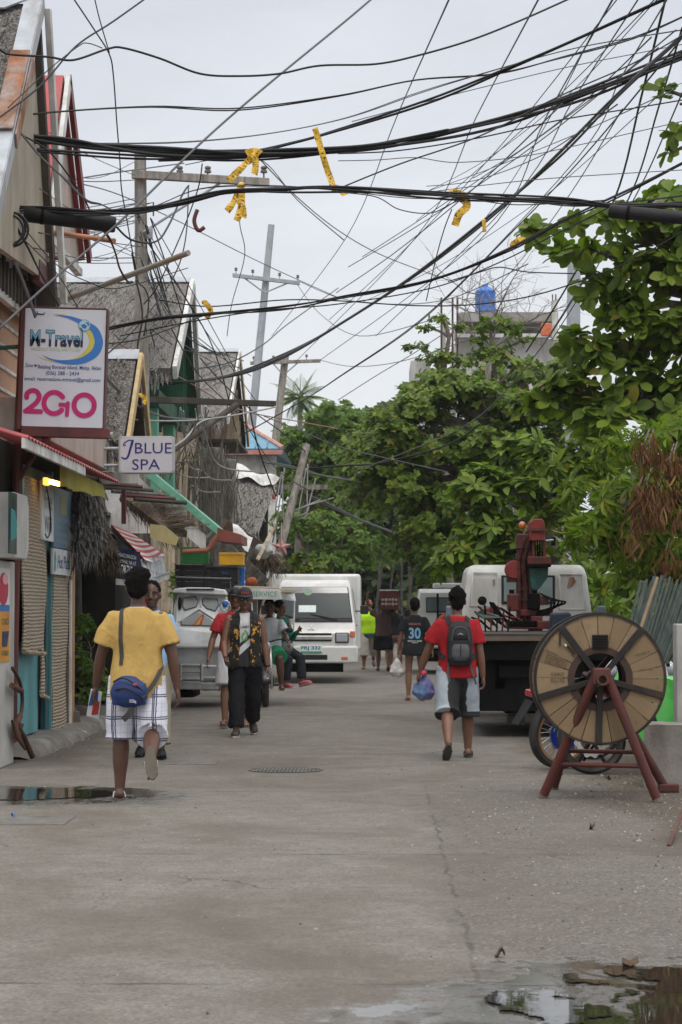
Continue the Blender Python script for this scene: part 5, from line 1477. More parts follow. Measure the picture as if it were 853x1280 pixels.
# white van facing us
def white_van():
 Y = 44.0
 cx = W(393,800,Y).x
 v = thing('white_van','white box-bodied van with green-and-white number plate driving towards the camera','van',(cx,Y,0))
 L = lambda x,y,z: Vec((cx + x,Y + y,z))
 hw = .82
 prof = [(0.04,.50),(-.02,.55),(-.03,.98),(.0,1.02),(.06,1.20),(.42,1.94),(.56,2.02),(1.6,2.06),(1.6,.45),(.9,.45),(.86,.62),(.72,.76),(.38,.76),(.24,.62),(.2,.45)]
 def inset(z): return 0 if z < 1.3 else (z - 1.3) * .17
 mb = MB(); n = len(prof)
 for s_ in (-1,1):
  mb.v += [tuple(L(s_ * (hw - inset(z)),y,z)) for y,z in prof]
 mb.f = [tuple(range(n)),tuple(range(2 * n - 1,n - 1,-1))] + [(i,n + i,n + (i + 1) % n,(i + 1) % n) for i in range(n)]
 mb.mi = [0] * len(mb.f)
 mb.build('cab',M_VANW,v,bevel=.05,seg=3,smooth='auto')
 MB().bb(L(-.9,1.3,.62),L(.9,4.2,2.17)).build('box_body',M_VANW,v,bevel=.06,seg=3,smooth='auto')
 a,b_ = Vec((0,.06,1.20)),Vec((0,.42,1.94)); d = (b_ - a).normalized(); nrm = Vec((0,-d.z,d.y))
 def ws(x,t,lift):
  q = a + d * t * (b_ - a).length + nrm * lift; return L(x,q.y,q.z)
 def panel(x0b,x0t,t0,t1,lift,th): return MB().prism([ws(-x0b,t0,lift),ws(x0b,t0,lift),ws(x0t,t1,lift),ws(-x0t,t1,lift)],nrm * th)
 panel(.755,.66,.0,.94,.002,.016).build('windscreen_seal',M_GASK,v,bevel=.02)
 g = panel(.735,.64,.10,.93,.016,.008).build('windscreen',M_GLASSD,v,bevel=.015)
 panel(.66,.64,.76,.92,.026,.003).build('sun_strip',glass('tinted_strip',(.012,.014,.016),.08),g)
 fc = Face(ws(0,.5,.03),(1,0,0),d)
 def mark(nm,x,y,w_,h_,m):
  mb = MB(); fc.put(mb,([(x - w_ / 2,y - h_ / 2),(x + w_ / 2,y - h_ / 2),(x + w_ / 2,y + h_ / 2),(x - w_ / 2,y + h_ / 2)],[(0,1,2,3)])); return mb.build(nm,m,g)
 mark('paper_card',-.14,-.13,.34,.15,flat('card_white',(.62,.70,.68),.3)); mark('sticker',-.46,.255,.10,.07,flat('pink_sticker',(.55,.22,.26))); mark('sticker',-.72,.26,.12,.06,flat('card_white2',(.6,.62,.6)))
 mb = MB(); fc.put(mb,disc2(-.13,.235,.085,.075)); mb.build('sticker',flat('green_sticker',(.22,.32,.22)),g)
 for x0,x1 in ((-.30,-.62),(.46,-.08)):
  MB().tube([ws(x0,.05,.05),ws((x0 + x1) / 2,.12,.05),ws(x1,.2,.045)],[.014,.011,.008],6).build('wiper',M_GASK,v)
 for s_ in (-1,1):
  MB().bb(L(s_ * .41,-.055,.80),L(s_ * .68,-.02,1.0)).build('headlight_surround',M_GASK,v,bevel=.03)
  MB().bb(L(s_ * .43,-.07,.82),L(s_ * .66,-.04,.98)).build('headlight',M_CLEAR,v,bevel=.03,seg=3)
  MB().bb(L(s_ * .70,-.045,.91),L(s_ * .80,.02,1.03)).build('indicator',M_AMBER,v,bevel=.015)
  MB().bb(L(s_ * .53,-.085,.46),L(s_ * .66,-.05,.53)).build('bumper_lamp',M_AMBER,v,bevel=.01)
  mr = MB().bb(L(s_ * .90,.28,1.36),L(s_ * 1.06,.36,1.54)).build('mirror',M_GASK,v,bevel=.03,seg=3)
  MB().cyl(L(s_ * .80,.4,1.42),L(s_ * .95,.33,1.42),.014,6).build('mirror_arm',M_GASK,mr)
  road_wheel(v,tuple(L(s_ * .70,.55,.29)),.29,.19)
  road_wheel(v,tuple(L(s_ * .70,3.2,.29)),.29,.19)
 MB().bb(L(-.66,-.045,.83),L(.34,-.02,.99)).build('grille',M_GASK,v,bevel=.01)
 MB().bb(L(-.62,-.06,.86),L(.36,-.03,.94)).build('grille_bar',M_CHROME,v,bevel=.012)
 MB().bb(L(-.86,-.08,.40),L(.86,.12,.74)).build('bumper',M_VANW,v,bevel=.04,seg=3,smooth='auto')
 MB().bb(L(-.38,-.084,.47),L(.26,-.06,.565)).build('air_intake',M_GASK,v)
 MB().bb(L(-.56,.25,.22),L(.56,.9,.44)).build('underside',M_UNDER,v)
 pl = MB().bb(L(-.28,-.100,.60),L(.16,-.088,.76)).build('number_plate',mat('plate_white',(.62,.70,.66),.45,var=.04,bmp=0),v,bevel=.006)
 fp = Face(L(-.06,-.100,.68),(1,0,0),(0,0,1)); M_PG = flat('plate_green',(.02,.25,.15))
 mb = MB(); fp.text(mb,'FRJ 332',0,.012,w=.38,h=.085,bold=.02); mb.build('plate_lettering',flat('plate_blue',(.03,.12,.28)),pl)
 mb = MB(); fp.put(mb,([(-.21,-.072),(.21,-.072),(.21,-.045),(-.21,-.045)],[(0,1,2,3)])); mb.build('plate_band',M_PG,pl)
 fe = Face(L(-.06,.022,1.09),(1,0,0),Vec((0,.3,1)).normalized()); mb = MB()
 for k in range(3):
  a_ = PI / 2 + k * 2 * PI / 3; t_ = Vec((math.cos(a_),math.sin(a_))); n_ = Vec((-t_.y,t_.x)); q = [t_ * .004,t_ * .037 + n_ * .019,t_ * .072,t_ * .037 - n_ * .019]; fe.put(mb,([(p.x,p.y) for p in q],[(0,1,2,3)]),lift=.012)
 o = mb.build('emblem',M_CHROME,v); o.modifiers.new('s','SOLIDIFY').thickness = .01
 for s_ in (-1,1):
  MB().prism([L(s_ * (hw + .002),.30,1.36),L(s_ * (hw + .002),1.15,1.36),L(s_ * (hw - .085),1.15,1.86),L(s_ * (hw - .085),.54,1.86)],(s_ * .01,0,0)).build('door_window',M_GLASSD,v)
  MB().bb(L(s_ * (hw - .0),1.0,1.12),L(s_ * (hw + .02),1.15,1.15)).build('door_handle',M_GASK,v,bevel=.005)
white_van()
# white pickup seen from behind
def pickup():
 Y = 50.5; cx = W(564,800,Y).x
 v = thing('white_pickup','white pickup seen from behind with an orange hose coil in its bed','pickup',(cx,Y,0))
 L = lambda x,y,z: Vec((cx + x,Y + y,z)); hw = .80
 prof = [(1.3,.85),(1.32,1.25),(1.50,1.84),(1.62,1.93),(2.7,1.94),(3.1,1.75),(3.45,1.2),(3.6,.5),(1.3,.5)]
 mb = MB(); n = len(prof)
 for s_ in (-1,1): mb.v += [tuple(L(s_ * (hw - max(0,(z - 1.2) * .16)),y,z)) for y,z in prof]
 mb.f = [tuple(range(n)),tuple(range(2 * n - 1,n - 1,-1))] + [(i,n + i,n + (i + 1) % n,(i + 1) % n) for i in range(n)]; mb.mi = [0] * len(mb.f)
 mb.build('cab',M_VANW,v,bevel=.05,seg=3,smooth='auto')
 a,b_ = Vec((0,1.32,1.25)),Vec((0,1.5,1.84)); d = (b_ - a).normalized(); nrm = Vec((0,-d.z,d.y))
 def ws(x,t,l): q = a + d * t * (b_ - a).length + nrm * l; return L(x,q.y,q.z)
 MB().prism([ws(-.53,.22,0),ws(.58,.22,0),ws(.58,.82,0),ws(-.53,.82,0)],nrm * .012).build('window_seal',M_GASK,v,bevel=.05,seg=3)
 MB().prism([ws(-.50,.27,.01),ws(.55,.27,.01),ws(.55,.77,.01),ws(-.50,.77,.01)],nrm * .008).build('rear_window',glass('grey_window',(.12,.15,.15),.06),v,bevel=.03,seg=3)
 MB().cyl(ws(-.26,0,.08),ws(-.26,.92,.08),.025,8).build('rack_bar',M_UNDER,v)
 mb = MB().bb(L(-hw,0,.6),L(-hw + .04,1.3,1.02)).bb(L(hw - .04,0,.6),L(hw,1.3,1.02)).bb(L(-hw,0,.58),L(hw,1.3,.64)); mb.build('bed',M_VANW,v,bevel=.008)
 MB().bb(L(-hw + .05,-.03,.6),L(hw - .05,.02,1.02)).build('tailgate',M_VANW,v,bevel=.015)
 MB().bb(L(-hw - .02,-.08,.42),L(hw + .02,0,.52)).build('rear_bumper',M_UNDER,v,bevel=.01)
 for s_ in (-1,1):
  MB().bb(L(s_ * hw,-.035,.56),L(s_ * (hw - .2),-.028,.70)).build('tail_light',M_REDL,v,bevel=.01)
  road_wheel(v,tuple(L(s_ * (hw - .08),.62,.29)),.29,.19); road_wheel(v,tuple(L(s_ * (hw - .08),2.8,.29)),.29,.19)
  MB().bb(L(s_ * (hw + .08),2.8,1.25),L(s_ * (hw + .2),2.88,1.45)).build('mirror',M_GASK,v,bevel=.02)
 MB().bb(L(-.35,1.9,1.95),L(.7,2.6,2.07)).build('roof_vent',M_VANW,v,bevel=.04,seg=3)
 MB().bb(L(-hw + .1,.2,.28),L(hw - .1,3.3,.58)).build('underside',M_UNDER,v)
 h = thing('hose_coil','orange hose coiled on a dark mount against the white pickup cab','hose',tuple(L(-.1,1.0,1.05)))
 mb = MB(); c = L(.0,1.06,1.15)
 for k in range(4): mb.torus(c + Vec((0,.04 * k - .06,.01 * k)),.17 + .012 * (k % 2),.028,'Y',28,8,rot=Matrix.Scale(1.35,3,Vec((1,0,0))))
 mb.build('coil',mat('orange_hose',(.42,.09,.035),.5,scale=5),h,smooth=1)
 MB().prism([L(-.42,1.2,1.03),L(.42,1.2,1.03),L(.3,1.2,1.33),L(-.22,1.2,1.36)],(0,.05,0)).build('mount',M_UNDER,h,bevel=.02)
pickup()
# crane truck seen from behind
def crane_truck():
 X0,X1 = 1.05,3.02; cx = (X0 + X1) / 2
 v = thing('crane_truck','white-cabbed flatbed truck with a rusty red crane, parked on the right','truck',(cx,25.5,0))
 M_TW = mat('old_white_paint',(.54,.53,.49),.5,scale=2.5,bmp=.05,dirt=(.30,.26,.21),dirt_amt=.28,dirt_scale=2.6)
 Y = 30.0
 xl,xr = W(571,700,Y).x,W(747,700,Y).x
 zt = W(0,706,Y).z; zb = .75
 prof = [(0,zb),(0,1.25),(.07,zt - .1),(.2,zt),(1.5,zt),(1.9,1.4),(2.0,zb)]
 mb = MB(); n = len(prof)
 for s_,xe in ((-1,xl),(1,xr)):
  mb.v += [(xe - s_ * max(0,(z - 1.25)) * .20,Y + y,z) for y,z in prof]
 mb.f = [tuple(range(n)),tuple(range(2 * n - 1,n - 1,-1))] + [(i,n + i,n + (i + 1) % n,(i + 1) % n) for i in range(n)]; mb.mi = [0] * len(mb.f)
 mb.build('cab',M_TW,v,bevel=.09,seg=4,smooth='auto')
 def cb(px,py,lift):
  q = W(px,py,Y + .03); q.y = Y + max(0,(q.z - 1.25)) * .09 - lift; return q
 for pts in ([(592,716),(622,716),(622,758),(588,758)],[(700,718),(728,718),(731,762),(700,762)]):
  mb = MB()
  mb.tube([cb(*q,.0) for q in pts + [pts[0]]],.012,6)
  mb.build('pressed_ridge',M_TW,v,smooth=1); mb = MB()
 MB().prism([cb(627,719,0),cb(694,719,0),cb(694,755,0),cb(627,755,0)],(0,-.02,0)).build('window_seal',M_GASK,v,bevel=.07,seg=4)
 MB().prism([cb(630,722,.015),cb(691,722,.015),cb(691,752,.015),cb(630,752,.015)],(0,-.012,0)).build('rear_window',glass('pale_window',(.24,.31,.30),.08),v,bevel=.05,seg=4)
 mb = MB(); mb.slab([cb(712,722,.004),cb(718,721,.004),cb(720,727,.004),cb(716,733,.004),cb(709,735,.004)],.008); mb.slab([cb(616,725,.004),cb(619,724,.004),cb(619,730,.004),cb(617,733,.004)],.008); mb.build('rust_patch',M_RUST,v)
 for s_,xe in ((-1,xl - .06),(1,xr + .13)):
  z_ = 1.45; mr = MB().bb((xe - .06,Y + .8,z_ - .15),(xe + .06,Y + .86,z_ + .05)).build('mirror',mat('blue_grey_mirror',(.16,.2,.24),.4),v,bevel=.02)
  MB().cyl((xe,Y + .85,z_ - .05),(xe - s_ * .12,Y + .9,z_ - .1),.012,6).build('mirror_arm',M_UNDER,mr)
 zd = W(0,792,25.4).z
 MB().bb((X0,25.4,zd - .05),(X1,29.3,zd)).build('bed_floor',mat('bed_timber',(.05,.042,.035),.9,scale=6,bmp=.4,dirt=(.11,.09,.07),dirt_amt=.35),v)
 MB().bb((X0,25.36,zd - .30),(X1,25.45,zd - .05)).build('tail_beam',M_UNDER,v,bevel=.01)
 MB().bb((X0 + .02,25.32,zd - .08),(X1 - .02,25.36,zd - .03)).build('edge_strip',mat('worn_edge',(.13,.10,.075),.8,scale=12,bmp=.3),v)
 MB().bb((X0 + .3,25.5,.55),(X0 + .42,31.5,zd - .1)).build('chassis_rail',M_UNDER,v); MB().bb((X1 - .42,25.5,.55),(X1 - .3,31.5,zd - .1)).build('chassis_rail',M_UNDER,v)
 for (a,b_) in (((X0 + .05,25.45,.30),(X0 + .09,29,zd - .1)),((X1 - .3,25.6,.3),(X1 - .05,29,zd - .1))): MB().bb(a,b_).build('side_guard',M_UNDER,v)
 MB().bb((X0 + .12,25.50,.30),(X1 - .1,25.56,zd - .3)).build('rear_plate',M_UNDER,v)
 MB().bb((X0 + .35,25.44,zd - .5),(X0 + .75,25.50,zd - .36)).build('plate_bracket',M_GREYP if False else M_UNDER,v,bevel=.01)
 MB().bb((X0 + .45,26.0,.25),(X1 - .4,28.5,.6)).build('axle_housing',M_UNDER,v)
 for x in (X0 + .14,X0 + .38,X1 - .14,X1 - .38): road_wheel(v,(x,26.5,.42),.42,.21)
 for x in (X0 + .2,X1 - .2): road_wheel(v,(x,30.9,.42),.42,.21)
 MB().bb((1.55,26.4,.10),(1.75,26.6,.22)).build('wheel_chock',M_CONC,v)
 M_CR = mat('crane_red',(.145,.024,.018),.55,scale=5,bmp=.1,dirt=(.045,.018,.013),dirt_amt=.5,dirt_scale=4)
 M_CRB = mat('crane_red_bright',(.24,.03,.024),.5,scale=4,dirt=(.08,.022,.016),dirt_amt=.42)
 cr = MB(); Yc = 28.6
 def cp(px,py,dy=0): return W(px,py,Yc + dy)
 def cbx(px0,px1,py0,py1,dy0,dy1):
  a = cp(px0,py1); b_ = cp(px1,py0); return (a.x,Yc + dy0,a.z),(b_.x,Yc + dy1,b_.z)
 cr.bb(*cbx(646,664,668,778,-.1,.12)); c_ = cr.build('crane_column',M_CR,v,bevel=.012)
 MB().bb(*cbx(660,668,690,772,-.14,-.06)).build('column_rail',M_CR,v,bevel=.006)
 MB().prism([cp(651,674),cp(657,664),cp(668,656),cp(668,690),cp(660,700),cp(651,700)],(0,.3,0)).build('boom_knuckle',M_CR,v,bevel=.012)
 MB().prism([cp(663,652,-.25),cp(668,648.5,-.25),cp(678,648.5,-.25),cp(681,653,-.25),cp(681.5,676,-.25),cp(663,676,-.25)],(0,.5,0)).build('boom_head',M_CRB,v,bevel=.012)
 MB().bb(*cbx(662,682.5,661,664.5,-.28,.2)).build('boom_band',M_MAROON,v)
 MB().bb(*cbx(664,667,676,698,-.2,.15)).build('boom_cheek',M_CR,v); MB().bb(*cbx(678,681,676,698,-.2,.15)).build('boom_cheek',M_CR,v)
 for px in (669,672,675): MB().cyl(cp(px,676,-.05),cp(px,700,-.05),.012,6).build('hoist_rope',M_UNDER,v)
 MB().bb(*cbx(658,687,696,706,-.25,.1)).build('boom_foot',M_CR,v,bevel=.01)
 MB().bb(*cbx(656,687,706,709,-.27,.1)).build('boom_plate',M_UNDER,v)
 MB().lathe([(0,0),(.115,0),(.115,.2),(0,.2)],cp(643,712,-.12),'Y',24).build('winch_drum',M_CRB,v,bevel=.01)
 MB().cyl(cp(643,700,0),cp(643,728,0),.10,16).build('winch_body',M_CR,v,smooth='auto')
 hb = MB().prism([cp(661,709,-.2),cp(686,709,-.2),cp(685,722,-.2),cp(675,735,-.2),cp(669,739,-.2),cp(664,736,-.2)],(0,.12,0)).build('hook_block',mat('oily_green',(.02,.12,.10),.5,var=.5,scale=14,bmp=.3,dirt=(.01,.02,.018),dirt_amt=.5),v,bevel=.012)
 MB().bb(*cbx(659,673,742,762,-.3,-.05)).build('valve_block',M_UNDER,v,bevel=.012); MB().bb(*cbx(673,684,745,756,-.28,-.1)).build('valve_cap',M_CR,v,bevel=.01)
 MB().bb(*cbx(650,690,762,770,-.2,.2)).build('column_collar',M_CR,v,bevel=.01)
 mb = MB().bb(*cbx(634,690,776,786,-.4,.4)).bb(*cbx(662,676,770,796,-.35,.3)); mb.build('crane_base',M_CR,v,bevel=.01)
 for k in range(5):
  a = cp(676 + 3 * k,742 + 2 * k,-.25); b_ = cp(682 + 2 * k,770 - 2 * k,-.3)
  MB().tube(catmull([a,a.lerp(b_,.4) + Vec((.10 + .02 * k,-.1,.02)),b_ + Vec((.02,0,.03)),b_ + Vec((-.15,.1,-.02))],6),.012,6).build('hydraulic_hose',M_UNDER,v,smooth=1)
 MB().cyl(cp(670,768,-.12),cp(668,706,-.16),.030,12).build('hydraulic_cylinder',M_UNDER,v,smooth='auto'); MB().cyl(cp(668,716,-.16),cp(667,690,-.17),.016,10).build('cylinder_rod',M_CHROME,v,smooth='auto')
 for k in range(7): MB().bb(*cbx(645,665,684 + 13 * k,686 + 13 * k,-.125,.13)).build('gusset',M_CR,v,bevel=.004)
 for k in range(4): MB().tube(catmull([cp(647 + 4 * k,776,-.14),cp(649 + 4 * k,740,-.15),cp(648 + 3.4 * k,700,-.15),cp(655 + 4 * k,672,-.2)],5),.008,6).build('hydraulic_pipe',M_UNDER if k % 2 else M_RUSTP,v,smooth=1)
 for px in (667,673.5,679): MB().lathe([(0,-.02),(.05,-.02),(.04,0),(.05,.02),(0,.02)],cp(px,694,-.1),'X',16).build('sheave',M_UNDER,v,smooth='auto')
 for k in range(5): MB().torus(cp(674,741 + 3.2 * k,-.2),.014,.005,'Y' if k % 2 else 'X',12,5).build('chain_link',M_RUSTP,v,smooth=1)
 MB().bb(*cbx(634,648,742,764,-.2,.05)).build('oil_tank',M_CR,v,bevel=.02); MB().cyl(cp(640,742,-.1),cp(640,737,-.1),.035,10).build('tank_cap',M_UNDER,v)
 for k in range(11):
  a = W(590 + 4 * k,772 - (k * 7) % 17,27.6 + .05 * k); b_ = W(612 + 5 * k,786 - (k * 5) % 9,28.3)
  MB().tube([a,a.lerp(b_,.5) + Vec((0,0,.03)),b_],.014,6).build('control_rod',M_CR if k % 3 else M_UNDER,v)
 for k in range(6):
  x = 600 + 7 * k; a = W(x,790,27.2 + .1 * k); MB().tube([a,W(x - 2 + k,768 - (k % 3) * 5,27.2 + .1 * k)],.012,6).build('lever',M_UNDER if k % 2 else M_CR,v)
 a = W(594,767,27); MB().slab([a,W(600,763,27),W(622,769,27.2),W(626,773,27.2),W(604,773,27)],.03).build('green_cover',mat('green_grey',(.09,.12,.10),.7),v,bevel=.008)
 MB().prism([W(612,752,27.5),W(618,753,27.5),W(630,770,27.5),W(620,774,27.5)],(0,.2,0)).build('hydraulic_ram',M_UNDER,v,bevel=.01); MB().bb(W(608,775,27.5),W(616,760,27.7)).build('red_valve',M_CRB,v,bevel=.01)
 lp = MB().ell(W(603,751,27),(.055,.035,.055)).build('work_lamp',M_UNDER,v,smooth=1); MB().cyl(W(606,756,27),W(607,768,27),.014,6).build('lamp_stem',M_UNDER,lp)
 MB().prism([W(690,766,26.6),W(713,765,26.6),W(716,772,26.6),W(716,792,26.6),W(687,792,26.6)],(0,.3,0)).build('tool_box',mat('dark_blue_box',(.02,.027,.045),.5),v,bevel=.03,seg=3)
 for k in range(16):
  x = W(636,780,27).x + k * .022; MB().bb((x,26.9,W(0,784,27).z),(x + .010,27.3,W(0,776,27).z)).build('cooling_fin',M_UNDER,v)
 MB().ell(W(653,657,Yc),(.045,.045,.055)).build('beacon',M_AMBER,v,smooth=1)
 MB().cyl(W(632,690,Yc),W(648,688,Yc),.03,8).build('side_pin',M_UNDER,v); MB().cyl(W(682,676,Yc),W(692,675,Yc),.015,6).build('limit_arm',M_GALV,v); MB().bb(W(690,682,Yc),W(694,672,Yc + .1)).build('limit_switch',M_UNDER,v)
crane_truck()
# cable reel and its stand
def wood_reel_mat():
 m,nt,b = new_mat('reel_wood')
 v = coords(nt,'Object')
 sp = nt.nodes.new('ShaderNodeSeparateXYZ'); lk(nt,v,sp.inputs[0])
 at = nt.nodes.new('ShaderNodeMath'); at.operation = 'ARCTAN2'; lk(nt,sp.outputs[2],at.inputs[0]); lk(nt,sp.outputs[0],at.inputs[1])
 g = nt.nodes.new('ShaderNodeNewGeometry')
 n = noise_tex(nt,coords(nt,'Object',scale=(1,1,1)),7,6,.65,.6)
 st = nt.nodes.new('ShaderNodeTexNoise'); st.inputs['Scale'].default_value = 3; st.inputs['Detail'].default_value = 6; st.inputs['Roughness'].default_value = .7
 cb_ = nt.nodes.new('ShaderNodeCombineXYZ'); mu = nt.nodes.new('ShaderNodeMath'); mu.operation = 'MULTIPLY'; mu.inputs[1].default_value = 9; lk(nt,at.outputs[0],mu.inputs[0]); lk(nt,mu.outputs[0],cb_.inputs[0]); lk(nt,cb_.outputs[0],st.inputs['Vector'])
 c = ramp(nt,g.outputs['Random Per Island'],[(0,(.165,.108,.052)),(.5,(.225,.152,.080)),(1,(.285,.20,.11))])
 c = mixc(nt,ramp(nt,n,[(.4,0),(.7,.7)]),c,(.17,.115,.06))
 c = mixc(nt,ramp(nt,st.outputs[0],[(.52,0),(.72,.5)]),c,(.12,.08,.045))
 n3 = noise_tex(nt,coords(nt,'Object'),24,3,.6)
 c = mixc(nt,ramp(nt,n3,[(.66,0),(.74,.6)]),c,(.09,.06,.035))
 lk(nt,c,b.inputs['Base Color']); b.inputs['Roughness'].default_value = .75
 bump(nt,b,st.outputs[0],.3,.004)
 return m
def reel():
 Yc = 17.35; c = W(752,847,Yc); c.z = .925; c.x -= .035
 r = thing('cable_reel','big wooden cable reel with black spokes and rim, mounted on the red stand','cable reel',(c.x,Yc,c.z))
 Mw = wood_reel_mat(); M_ST = mat('reel_steel',(.026,.022,.02),.55,.4,scale=9,bmp=.2,dirt=(.09,.05,.035),dirt_amt=.3)
 M_RR = mat('reel_red_brown',(.05,.026,.02),.7,scale=9,bmp=.2)
 Ro,Ri = .500,.225
 for y in (-.24,.24):
  seg = 24; gap = .0035
  mb = MB()
  rng = np.random.default_rng(int(y * 100) + 60)
  cuts = np.cumsum(rng.uniform(.65,1.45,seg)); cuts = cuts / cuts[-1] * 2 * PI
  a0 = 0
  for a1 in cuts:
   k = 6; ro = Ro - .012; dy = rng.normal() * .002
   inner = [(Ri * math.cos(a0 + gap / Ri + (a1 - a0 - 2 * gap / Ri) * i / k),Ri * math.sin(a0 + gap / Ri + (a1 - a0 - 2 * gap / Ri) * i / k)) for i in range(k + 1)]
   outer = [(ro * math.cos(a0 + gap / ro + (a1 - a0 - 2 * gap / ro) * i / k),ro * math.sin(a0 + gap / ro + (a1 - a0 - 2 * gap / ro) * i / k)) for i in range(k + 1)]
   poly = [Vec((x,y - .02 + dy,z)) for x,z in inner + outer[::-1]]
   mb.prism(poly,(0,.04,0)); a0 = a1
  f = mb.build('flange',Mw,r,local=1)
  MB().lathe([(Ro - .016,y - .03),(Ro + .004,y - .03),(Ro + .004,y + .03),(Ro - .016,y + .03),(Ro - .016,y - .03)],(0,0,0),'Y',72).build('rim',M_ST,r,local=1,smooth='auto')
  MB().lathe([(Ri - .03,y - .028),(Ri + .022,y - .028),(Ri + .022,y + .028),(Ri - .03,y + .028),(Ri - .03,y - .028)],(0,0,0),'Y',48).build('inner_ring',M_RR,r,local=1,smooth='auto')
  for deg in (268,345,50,127,197):
   a = R(deg); d = Vec((math.cos(a),0,math.sin(a))); s_ = Vec((-d.z,0,d.x))
   yy = y - .045 if y < 0 else y + .02
   MB().prism([d * .06 - s_ * .022 + Vec((0,yy,0)),d * (Ro - .005) - s_ * .026 + Vec((0,yy,0)),d * (Ro - .005) + s_ * .026 + Vec((0,yy,0)),d * .06 + s_ * .022 + Vec((0,yy,0))],(0,.025,0)).build('spoke',M_ST,r,local=1,bevel=.004)
 MB().lathe([(.21,-.21),(.215,-.21),(.215,.21),(.21,.21)],(0,0,0),'Y',40).build('barrel',M_RR,r,local=1,smooth='auto')
 mb = MB().box((-.0,-.268,.28),(.12,.03,.11)); mb.build('bracket_plate',M_ST,r,local=1,bevel=.004)
 for k in range(5): MB().box((0,-.288,.24 + k * .02),(.11,.01,.006)).build('plate_groove',M_UNDER,r,local=1)
 MB().box((-.225,-.268,.22),(.09,.01,.016),(0,R(48),0)).build('cable_tie',M_ST,r,local=1); MB().box((-.305,-.268,.30),(.012,.01,.10)).build('cable_tie',M_ST,r,local=1)
 MB().box((-.262,-.27,.254),(.02,.011,.014),(0,R(48),0)).build('tie_clip',M_WHITEP,r,local=1)
 ln = Face((0,-.263,0),(1,0,0),(0,0,1)); mk = flat('stencil_ink',(.05,.035,.02))
 mb = MB()
 def tx(s_,x,z,w_,h_,rot):
  f = Face((x,-.263,z),(math.cos(rot),0,math.sin(rot)),(-math.sin(rot),0,math.cos(rot))); f.text(mb,s_,0,0,w=w_,h=h_)
 tx('LEYTECO',-.335,.13,.125,.042,-.28); tx('DRUM NO',-.37,.195,.09,.016,-.3); tx('CABLE',-.325,.035,.10,.024,.02); tx('X1L1X2',-.325,-.012,.11,.032,.03); tx('THIS SIDE UP',.32,.19,.12,.016,.25); tx('REEL 1020',.35,.07,.10,.014,.08)
 f = Face((-.335,-.263,.13),(math.cos(-.28),0,math.sin(-.28)),(math.sin(.28),0,math.cos(.28)))
 q = [(-.078,-.03),(.078,-.03),(.078,.032),(-.078,.032),(-.078,-.03)]
 for i in range(4): f.put(mb,stroke([q[i],q[i + 1]],.004))
 mb.build('stencil',mk,r,local=1)
 M_SR = mat('stand_red',(.105,.025,.019),.6,.1,scale=8,bmp=.2,dirt=(.05,.024,.018),dirt_amt=.42,dirt_scale=6)
 s = thing('reel_stand','rusty dark red A-frame pipe stand holding up the wooden cable reel','stand',(c.x,Yc,0))
 Yf = Yc - .36; Yr = Yc + .34
 hub = Vec((c.x,Yf,c.z)); hubr = Vec((c.x,Yr,c.z))
 fl = G(680,998); fr = G(821,1003); rl = G(693,987); rr_ = G(832,990)
 for top,ft in ((hub,fl),(hub,fr),(hubr,rl),(hubr,rr_)):
  leg = MB().tube([Vec((top.x + (.045 if ft.x > top.x else -.045),top.y,top.z + .02)),Vec((ft.x,ft.y,.03))],[.036,.036],14).build('leg',M_SR,s,smooth='auto')
  d = Vec((ft.x,ft.y,.03)); MB().cyl(d,d + (d - top).normalized() * .03,.04,12).build('foot',mat('worn_foot',(.16,.13,.11),.8,scale=9),leg)
 def at(top,ft,z):
  t_ = (top.z - z) / (top.z - .03); return Vec((top.x,top.y,top.z)).lerp(Vec((ft.x,ft.y,.03)),t_)
 MB().cyl(at(hub,fl,.27),at(hub,fr,.27),.018,10).build('cross_bar',M_SR,s); MB().cyl(at(hubr,rl,.32),at(hubr,rr_,.32),.018,10).build('cross_bar',M_SR,s)
 MB().cyl(at(hub,fl,.27),at(hubr,rl,.32),.016,8).build('side_bar',M_SR,s); MB().cyl(at(hub,fr,.27),at(hubr,rr_,.32),.016,8).build('side_bar',M_SR,s)
 MB().box((c.x,Yf,c.z + .02),(.135,.08,.13)).build('bearing_block',M_MAROON,s,bevel=.012)
 mb = MB().lathe([(.030,Yf - .10 - Yc),(.046,Yf - .10 - Yc),(.046,Yr + .08 - Yc),(.030,Yr + .08 - Yc),(.030,Yf - .10 - Yc)],(c.x,Yc,c.z),'Y',24); mb.build('axle_pipe',M_RUSTP,s,smooth='auto')
 MB().box((rr_.x + .02,rr_.y - .02,.035),(.16,.12,.06)).build('foot_plate',M_SR,s,bevel=.006)
reel()
